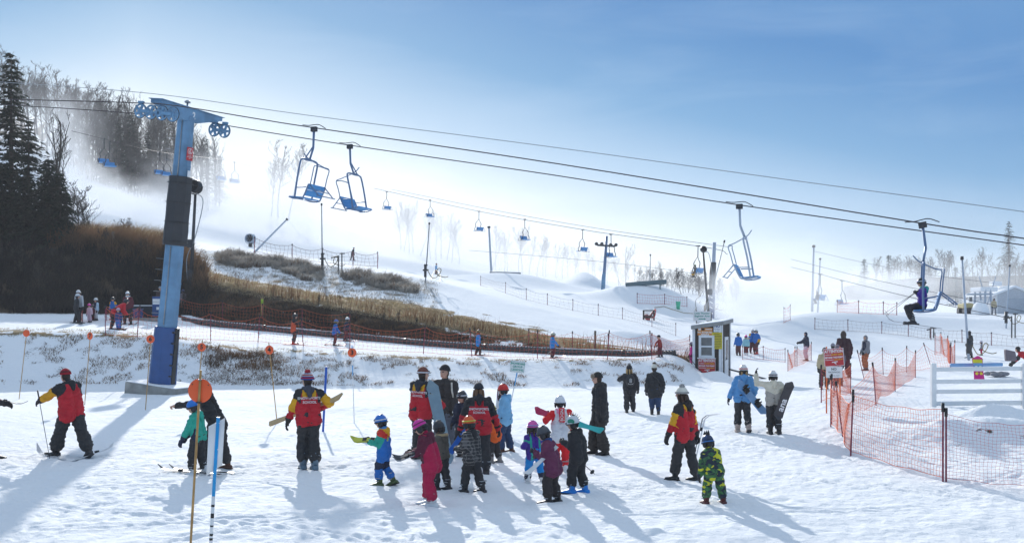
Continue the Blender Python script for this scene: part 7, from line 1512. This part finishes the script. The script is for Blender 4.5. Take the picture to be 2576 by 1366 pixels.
# big dark spruces, left edge
for lab, px, Y, top, q in (('tall dark spruce at the left edge, highest of the dark conifers', 28, 72, 128, 0), ('dark spruce cut by the left edge of the picture', -48, 71, 190, 0), ('dark spruce leaning out beside the tallest one', 72, 70.5, 300, 0), ('low spreading dark spruce over the weedy slope', 122, 69.5, 395, 1), ('small ragged dark spruce, rightmost of the dark conifers', 152, 69, 430, 1), ('squat dark spruce filling the gap at the left edge', 5, 69.5, 420, 1), ('squat dark spruce under the tallest one', 60, 69, 440, 1)):
    p = ground_at(px, Y); h = zz(top, Y) - p.z; plant(SPR[q], 'spruce_tree', lab, p, rt.uniform(0, 6), (h / (13 if q == 0 else 6)) if q == 0 else (h / 6 * 1.0, h / 6 * 1.0, h / 6), 'dark spruces at left')
for k, (px, top) in enumerate(((133, 262), (175, 430), (198, 450), (158, 350), (215, 490), (150, 480))):
    p = ground_at(px, 71.5 + k * .4); h = zz(top, 72) - p.z; plant((POLE[k % 3] if k in (0, 3) else BUSH[k % 2]), 'bare_sapling', ('tallest thin leafless sapling, close against the dark spruces', 'wispy leafless bush right of the small ragged spruce', 'wispy leafless bush, second out from the dark spruces', 'thin leafless sapling just right of the tallest one', 'lowest wispy bush, farthest out from the dark spruces', 'wispy bush tangled in the lower spruce boughs')[k], p, rt.uniform(0, 6), h / (12 if k in (0, 3) else 4), 'saplings by the spruces')
# bare wood on the hill
top_line = lambda px: np.interp(px, [-60, 0, 80, 200, 330, 430, 500, 560], [110, 118, 150, 190, 222, 262, 300, 350])
rows = []
for Y, n, off, x0, x1 in ((235, 24, 0, -40, 560), (214, 28, 12, -40, 545), (196, 30, 35, 60, 540), (180, 30, 75, 150, 480), (168, 26, 115, 190, 450)):
    for k in range(n): rows.append((x0 + (x1 - x0) * (k + rt.uniform(.05, .95)) / n, Y + rt.uniform(-6, 6), off))
for k, (px, Y, off) in enumerate(rows):
    p = ground_at(px, Y); h = max(7.0, zz(top_line(px) + off + rt.uniform(-8, 34), Y) - p.z); h = min(h, 23); q = BARE[k % 7] if (px < 400 or k % 3 == 0) else POLE[k % 2]
    plant(q, 'bare_tree', 'grey leafless tree in the bare wood on the misty hill at left', p, rt.uniform(0, 6.28), h / (14 if q in BARE else 12), 'bare trees on the left hill')
for k, (px, Y, top) in enumerate(((300, 170, 300), (262, 168, 330), (330, 175, 280), (372, 172, 330), (415, 180, 345))):
    p = ground_at(px, Y); h = zz(top, Y) - p.z; plant(SPR[0], 'spruce_tree', 'dark evergreen standing inside the bare hillside wood', p, rt.uniform(0, 6), h / 13, 'evergreens in the hillside wood')
for k in range(60):
    px = rt.uniform(150, 520); Y = rt.uniform(158, 200); plant(BUSH[k % 2], 'bare_bush', 'leafless bush in the understorey of the bare hillside wood', ground_at(px, Y), rt.uniform(0, 6), rt.uniform(.8, 1.5), 'bushes of the hillside wood', 'bush')
# trees showing through the snow mist
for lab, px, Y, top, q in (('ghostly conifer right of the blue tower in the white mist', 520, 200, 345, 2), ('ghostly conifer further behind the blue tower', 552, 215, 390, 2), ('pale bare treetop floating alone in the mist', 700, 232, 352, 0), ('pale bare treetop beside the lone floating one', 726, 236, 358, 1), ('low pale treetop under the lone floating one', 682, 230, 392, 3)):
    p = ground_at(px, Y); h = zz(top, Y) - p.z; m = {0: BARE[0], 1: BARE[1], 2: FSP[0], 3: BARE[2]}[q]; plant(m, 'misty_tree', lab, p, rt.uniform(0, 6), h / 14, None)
ml = lambda px: np.interp(px, [1000, 1060, 1120, 1180, 1260, 1330, 1420, 1500, 1570, 1640, 1740, 1830], [492, 498, 522, 556, 566, 568, 612, 626, 640, 668, 700, 728])
k = 0
for px in np.linspace(1000, 1800, 52):
    if 1165 < px < 1225: continue
    px = px + rt.uniform(-8, 8); Y = rt.uniform(205, 245); p = ground_at(px, Y); h = max(3.0, zz(ml(px) + rt.uniform(-8, 34), Y) - p.z); q = BARE[k % 7] if px < 1560 else (BUSH[k % 2] if k % 2 else BARE[k % 7]); k += 1
    plant(q, 'bare_tree', 'pale leafless tree in the misty wood beyond the middle run', p, rt.uniform(0, 6.28), h / (4 if q in BUSH else 14), 'bare trees beyond the middle run')
for lab, px, top in (('tall thin poplar rising over the misty wood right of the slim mast', 1574, 612), ('tall bare poplar above the bushes left of the thin mast', 1664, 655), ('second tall bare poplar above the distant bushes', 1648, 662)):
    p = ground_at(px, 200); plant(POLE[k % 2], 'poplar_tree', lab, p, 1.0, (zz(top, 200) - p.z) / 12, None); k += 1
for k in range(26):
    px = rt.uniform(1560, 1860); plant(BUSH[k % 2], 'bare_bush', 'leafless bush on the far edge of the middle run', ground_at(px, rt.uniform(175, 205)), rt.uniform(0, 6), rt.uniform(.7, 1.2), 'bushes beyond the middle run', 'bush')
# wooded hill on the right
for k in range(70):
    px = rt.uniform(2190, 2620); Y = rt.uniform(222, 300); p = ground_at(px, Y); plant((BARE + POLE)[k % 10], 'bare_tree', 'grey tree of the hazy wood behind the pale shed', p, rt.uniform(0, 6), rt.uniform(.42, .66), 'trees of the hazy right-hand wood')
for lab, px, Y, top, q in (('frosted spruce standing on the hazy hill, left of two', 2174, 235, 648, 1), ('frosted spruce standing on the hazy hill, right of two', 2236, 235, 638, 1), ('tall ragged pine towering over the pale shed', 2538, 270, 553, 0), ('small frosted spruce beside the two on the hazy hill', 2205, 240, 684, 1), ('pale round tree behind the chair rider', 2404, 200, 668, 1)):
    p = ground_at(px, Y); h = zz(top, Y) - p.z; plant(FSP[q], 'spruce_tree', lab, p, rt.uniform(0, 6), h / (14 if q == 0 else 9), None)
# weeds and grass: far too many to count
def blades(name, label, P_, h, w, lean, m, seed):
    g = np.random.default_rng(seed); n = len(P_); a = g.uniform(0, 2 * np.pi, n); ln = g.normal(0, lean, (n, 2)) + np.array([.10, -.02])
    sd = np.stack([np.cos(a), np.sin(a), np.zeros(n)], 1) * (w * g.uniform(.6, 1.4, n))[:, None] / 2; mid = P_ + np.stack([ln[:, 0] * h * .4, ln[:, 1] * h * .4, h * .6], 1); top = P_ + np.stack([ln[:, 0] * h * 1.3, ln[:, 1] * h * 1.3, h * .95], 1)
    V = np.stack([P_ - sd, P_ + sd, mid + sd * .6, mid - sd * .6, top], 1).reshape(-1, 3); b = np.arange(n)[:, None] * 5
    T = np.concatenate([b + np.array([[0, 1, 2]]), b + np.array([[0, 2, 3]]), b + np.array([[3, 2, 4]])])
    o = bpy.data.objects.new(name, np_mesh(name, V, T, m)); link(o); tag(o, label, kind='stuff'); return o
g_ = np.random.default_rng(5); NS = 900000
spx = g_.uniform(-80, 1760, NS); sY = 41 + (84 - 41) * g_.random(NS); sX = X_(spx, sY); szn, _ = zone(sX, sY); keep = (szn > 1.05) & (szn < 6.1); spx, sY, sX, szn = spx[keep], sY[keep], sX[keep], szn[keep]
cl1 = fbm(sX / 1.1, sY / .8, 91, 3); cl2 = fbm(sX / .4, sY / .4, 92, 2); rnd = g_.random(len(spx)); sZ = height(sX, sY) - .04
def pick(mask, n, seed): i = np.nonzero(mask)[0]; i = np.random.default_rng(seed).permutation(i)[:n]; return np.stack([sX[i], sY[i], sZ[i]], 1), i
W1 = mat('dark_dead_weeds', (0.062, 0.043, 0.030), .9, 0, .6, .5); W0 = mat('blackish_dead_weeds', (0.030, 0.024, 0.020), .9, 0, .6, .5); W2 = mat('russet_dead_weeds', (0.17, 0.098, 0.052), .9, 0, .5, .5); W3 = mat('straw_grass', (0.40, 0.315, 0.185), .85, 0, .3, .8); W4 = mat('frosted_grass', (0.36, 0.335, 0.30), .85, 0, .4, .7)
for m_, tr_ in ((W0, .25), (W1, .35), (W2, .5), (W3, .5), (W4, .5), (M_NEED, .35), (M_NEEDF, .3)):      # thin leaves and stalks let the sun through
    nt = m_.node_tree; b_ = nt.nodes['Principled BSDF']; tl = N(nt, 'ShaderNodeBsdfTranslucent'); mx = N(nt, 'ShaderNodeMixShader'); mx.inputs[0].default_value = tr_
    nt.links.new(b_.inputs['Base Color'].links[0].from_socket, tl.inputs[0]); nt.links.new(b_.outputs[0], mx.inputs[1]); nt.links.new(tl.outputs[0], mx.inputs[2])
    nt.links.new(mx.outputs[0], [n for n in nt.nodes if n.type == 'OUTPUT_MATERIAL'][0].inputs[0])
dk = (szn > 2.98) & (szn < 3.82) & (spx > 400); lf_ = (szn > 2.98) & (szn < np.interp(spx, [380, 460, 520], [5.75, 5.2, 4.3])) & (spx <= 520)
q, i = pick(dk & (cl1 > np.interp(spx, [400, 800, 1700], [.40, .47, .55])), 36000, 1); blades('dead_weeds', 'dark dead weeds on the shaded face behind the pipe', q, (.10 + .42 * cl1[i]) * (.7 + .6 * rnd[i]) * np.interp(spx[i], [400, 900, 1700], [1.2, .9, .5]) * np.interp(szn[i], [3.0, 3.5, 3.82], [1, 1, .4]), .035, .28, W1, 1)
q, i = pick(dk & (cl2 > np.interp(spx, [400, 900, 1700], [.3, .5, .56])), 15000, 2); blades('dead_weeds', 'russet dead weeds on the shaded face behind the pipe', q, (.10 + .30 * rnd[i]) * np.interp(szn[i], [3.0, 3.5, 3.82], [1, 1, .4]), .035, .3, W2, 2)
q, i = pick(lf_ & (cl1 > .36), 44000, 3); blades('dead_weeds', 'tall dark weeds covering the left slope', q, (.3 + .8 * cl1[i]) * (.5 + .8 * rnd[i]), .045, .3, W0, 3)
q, i = pick(lf_ & (spx > 120) & (szn > 3.5 + .4 * (1 - (spx - 120) / 400)) & (cl2 > .42), 22000, 4); blades('dead_weeds', 'tall russet weeds near the top of the left slope', q, (.5 + .9 * rnd[i]) * (.7 + .8 * cl1[i]), .04, .25, W2, 4)
sk = (szn > 4.6) & (szn < 5.5) & (spx > 130) & (spx < 425); q, i = pick(sk, 1800, 5); blades('dead_weeds', 'feathery pale weeds on the left skyline', q, (.8 + 1.1 * rnd[i]), .03, .3, W3, 5)
st = (szn > 3.8) & (szn < 4.9) & (spx > 480); q, i = pick(st & (cl2 > .3), 34000, 6); blades('dry_grass', 'mown straw-coloured grass on the sunlit strip', q, .07 + .13 * rnd[i], .035, .5, W3, 6)
q, i = pick((szn > 3.9) & (szn < 4.35) & (spx > 480) & (cl1 > .42), 1500, 7); blades('dead_weeds', 'dark stalks along the edge of the straw strip', q, .35 + .75 * rnd[i] * cl1[i] * 1.6, .03, .2, W2, 7)
shm = np.zeros(len(spx), bool)
for cx_, rx_, z0_, z1_ in ((585, 55, 5.35, 5.97), (650, 40, 5.5, 5.95), (720, 65, 5.45, 5.95), (775, 45, 5.3, 5.8), (905, 45, 5.35, 5.85), (965, 50, 5.3, 5.8), (1015, 40, 5.3, 5.65)): shm |= (((spx - cx_) / rx_) ** 2 + ((szn - (z0_ + z1_) / 2) / ((z1_ - z0_) / 2)) ** 2) < .45 + 1.0 * cl1
q, i = pick(shm & (cl2 > .35), 17000, 8); blades('frosted_grass', 'frosted tussocks along the snowy crest', q, .15 + .60 * cl1[i] * rnd[i] * 1.5, .035, .55, W4, 8)
q, i = pick(shm & (cl1 > .54), 3500, 9); blades('dead_weeds', 'dark grass inside the frosted tussocks', q, .15 + .45 * cl1[i] * rnd[i] * 1.5, .04, .35, W2, 9)
q, i = pick((szn > 4.9) & (szn < 5.9) & (spx > 500) & (spx < 1100) & (cl2 > .5), 9000, 10); blades('frosted_grass', 'short frosted grass poking through the crest snow', q, .08 + .18 * rnd[i], .03, .4, W4, 10)
bk_ = (szn > 1.08) & (szn < 1.97) & (spx < 1720); bw = np.exp(-((spx - 620) / 120) ** 2) * .16 + np.exp(-((spx - 330) / 190) ** 2) * .06
q, i = pick(bk_ & (cl2 * .5 + cl1 * .5 > .565 - bw), 17000, 11); blades('dead_weeds', 'sparse grass tufts on the snowy bank', q, .05 + .14 * rnd[i], .022, .5, W2, 11)
q, i = pick(bk_ & (szn > 1.45) & (cl1 > .5) & (np.exp(-((spx - 605) / 75) ** 2) > .4 * rnd), 1500, 12); blades('dead_weeds', 'taller dark weeds at the lip of the bank by marker 5', q, .12 + .35 * rnd[i], .022, .35, W2, 12)
q, i = pick((szn > 1.9) & (szn < 2.12) & (spx < 1700) & (cl2 > .45), 5000, 13); blades('dry_grass', 'dry grass fringe along the lip of the bank', q, .05 + .09 * rnd[i], .025, .5, W3, 13)
for k in range(46):                                             # brush on the weedy slope
    px = rt.uniform(-40, 520) if k < 34 else rt.uniform(520, 1300); i_ = [j for j in np.nonzero((np.abs(spx - px) < 12) & (szn > 3.05) & (szn < (5.2 if px < 430 else 3.85)))[0][:40]]
    if i_: j = rt.choice(i_); plant(BUSH[k % 2], 'bare_bush', 'leafless shrub among the dark weeds of the shaded slope', Vector((sX[j], sY[j], sZ[j])), rt.uniform(0, 6), rt.uniform(.25, .5) if px < 480 else rt.uniform(.12, .25), 'shrubs in the dark weeds', 'bush')
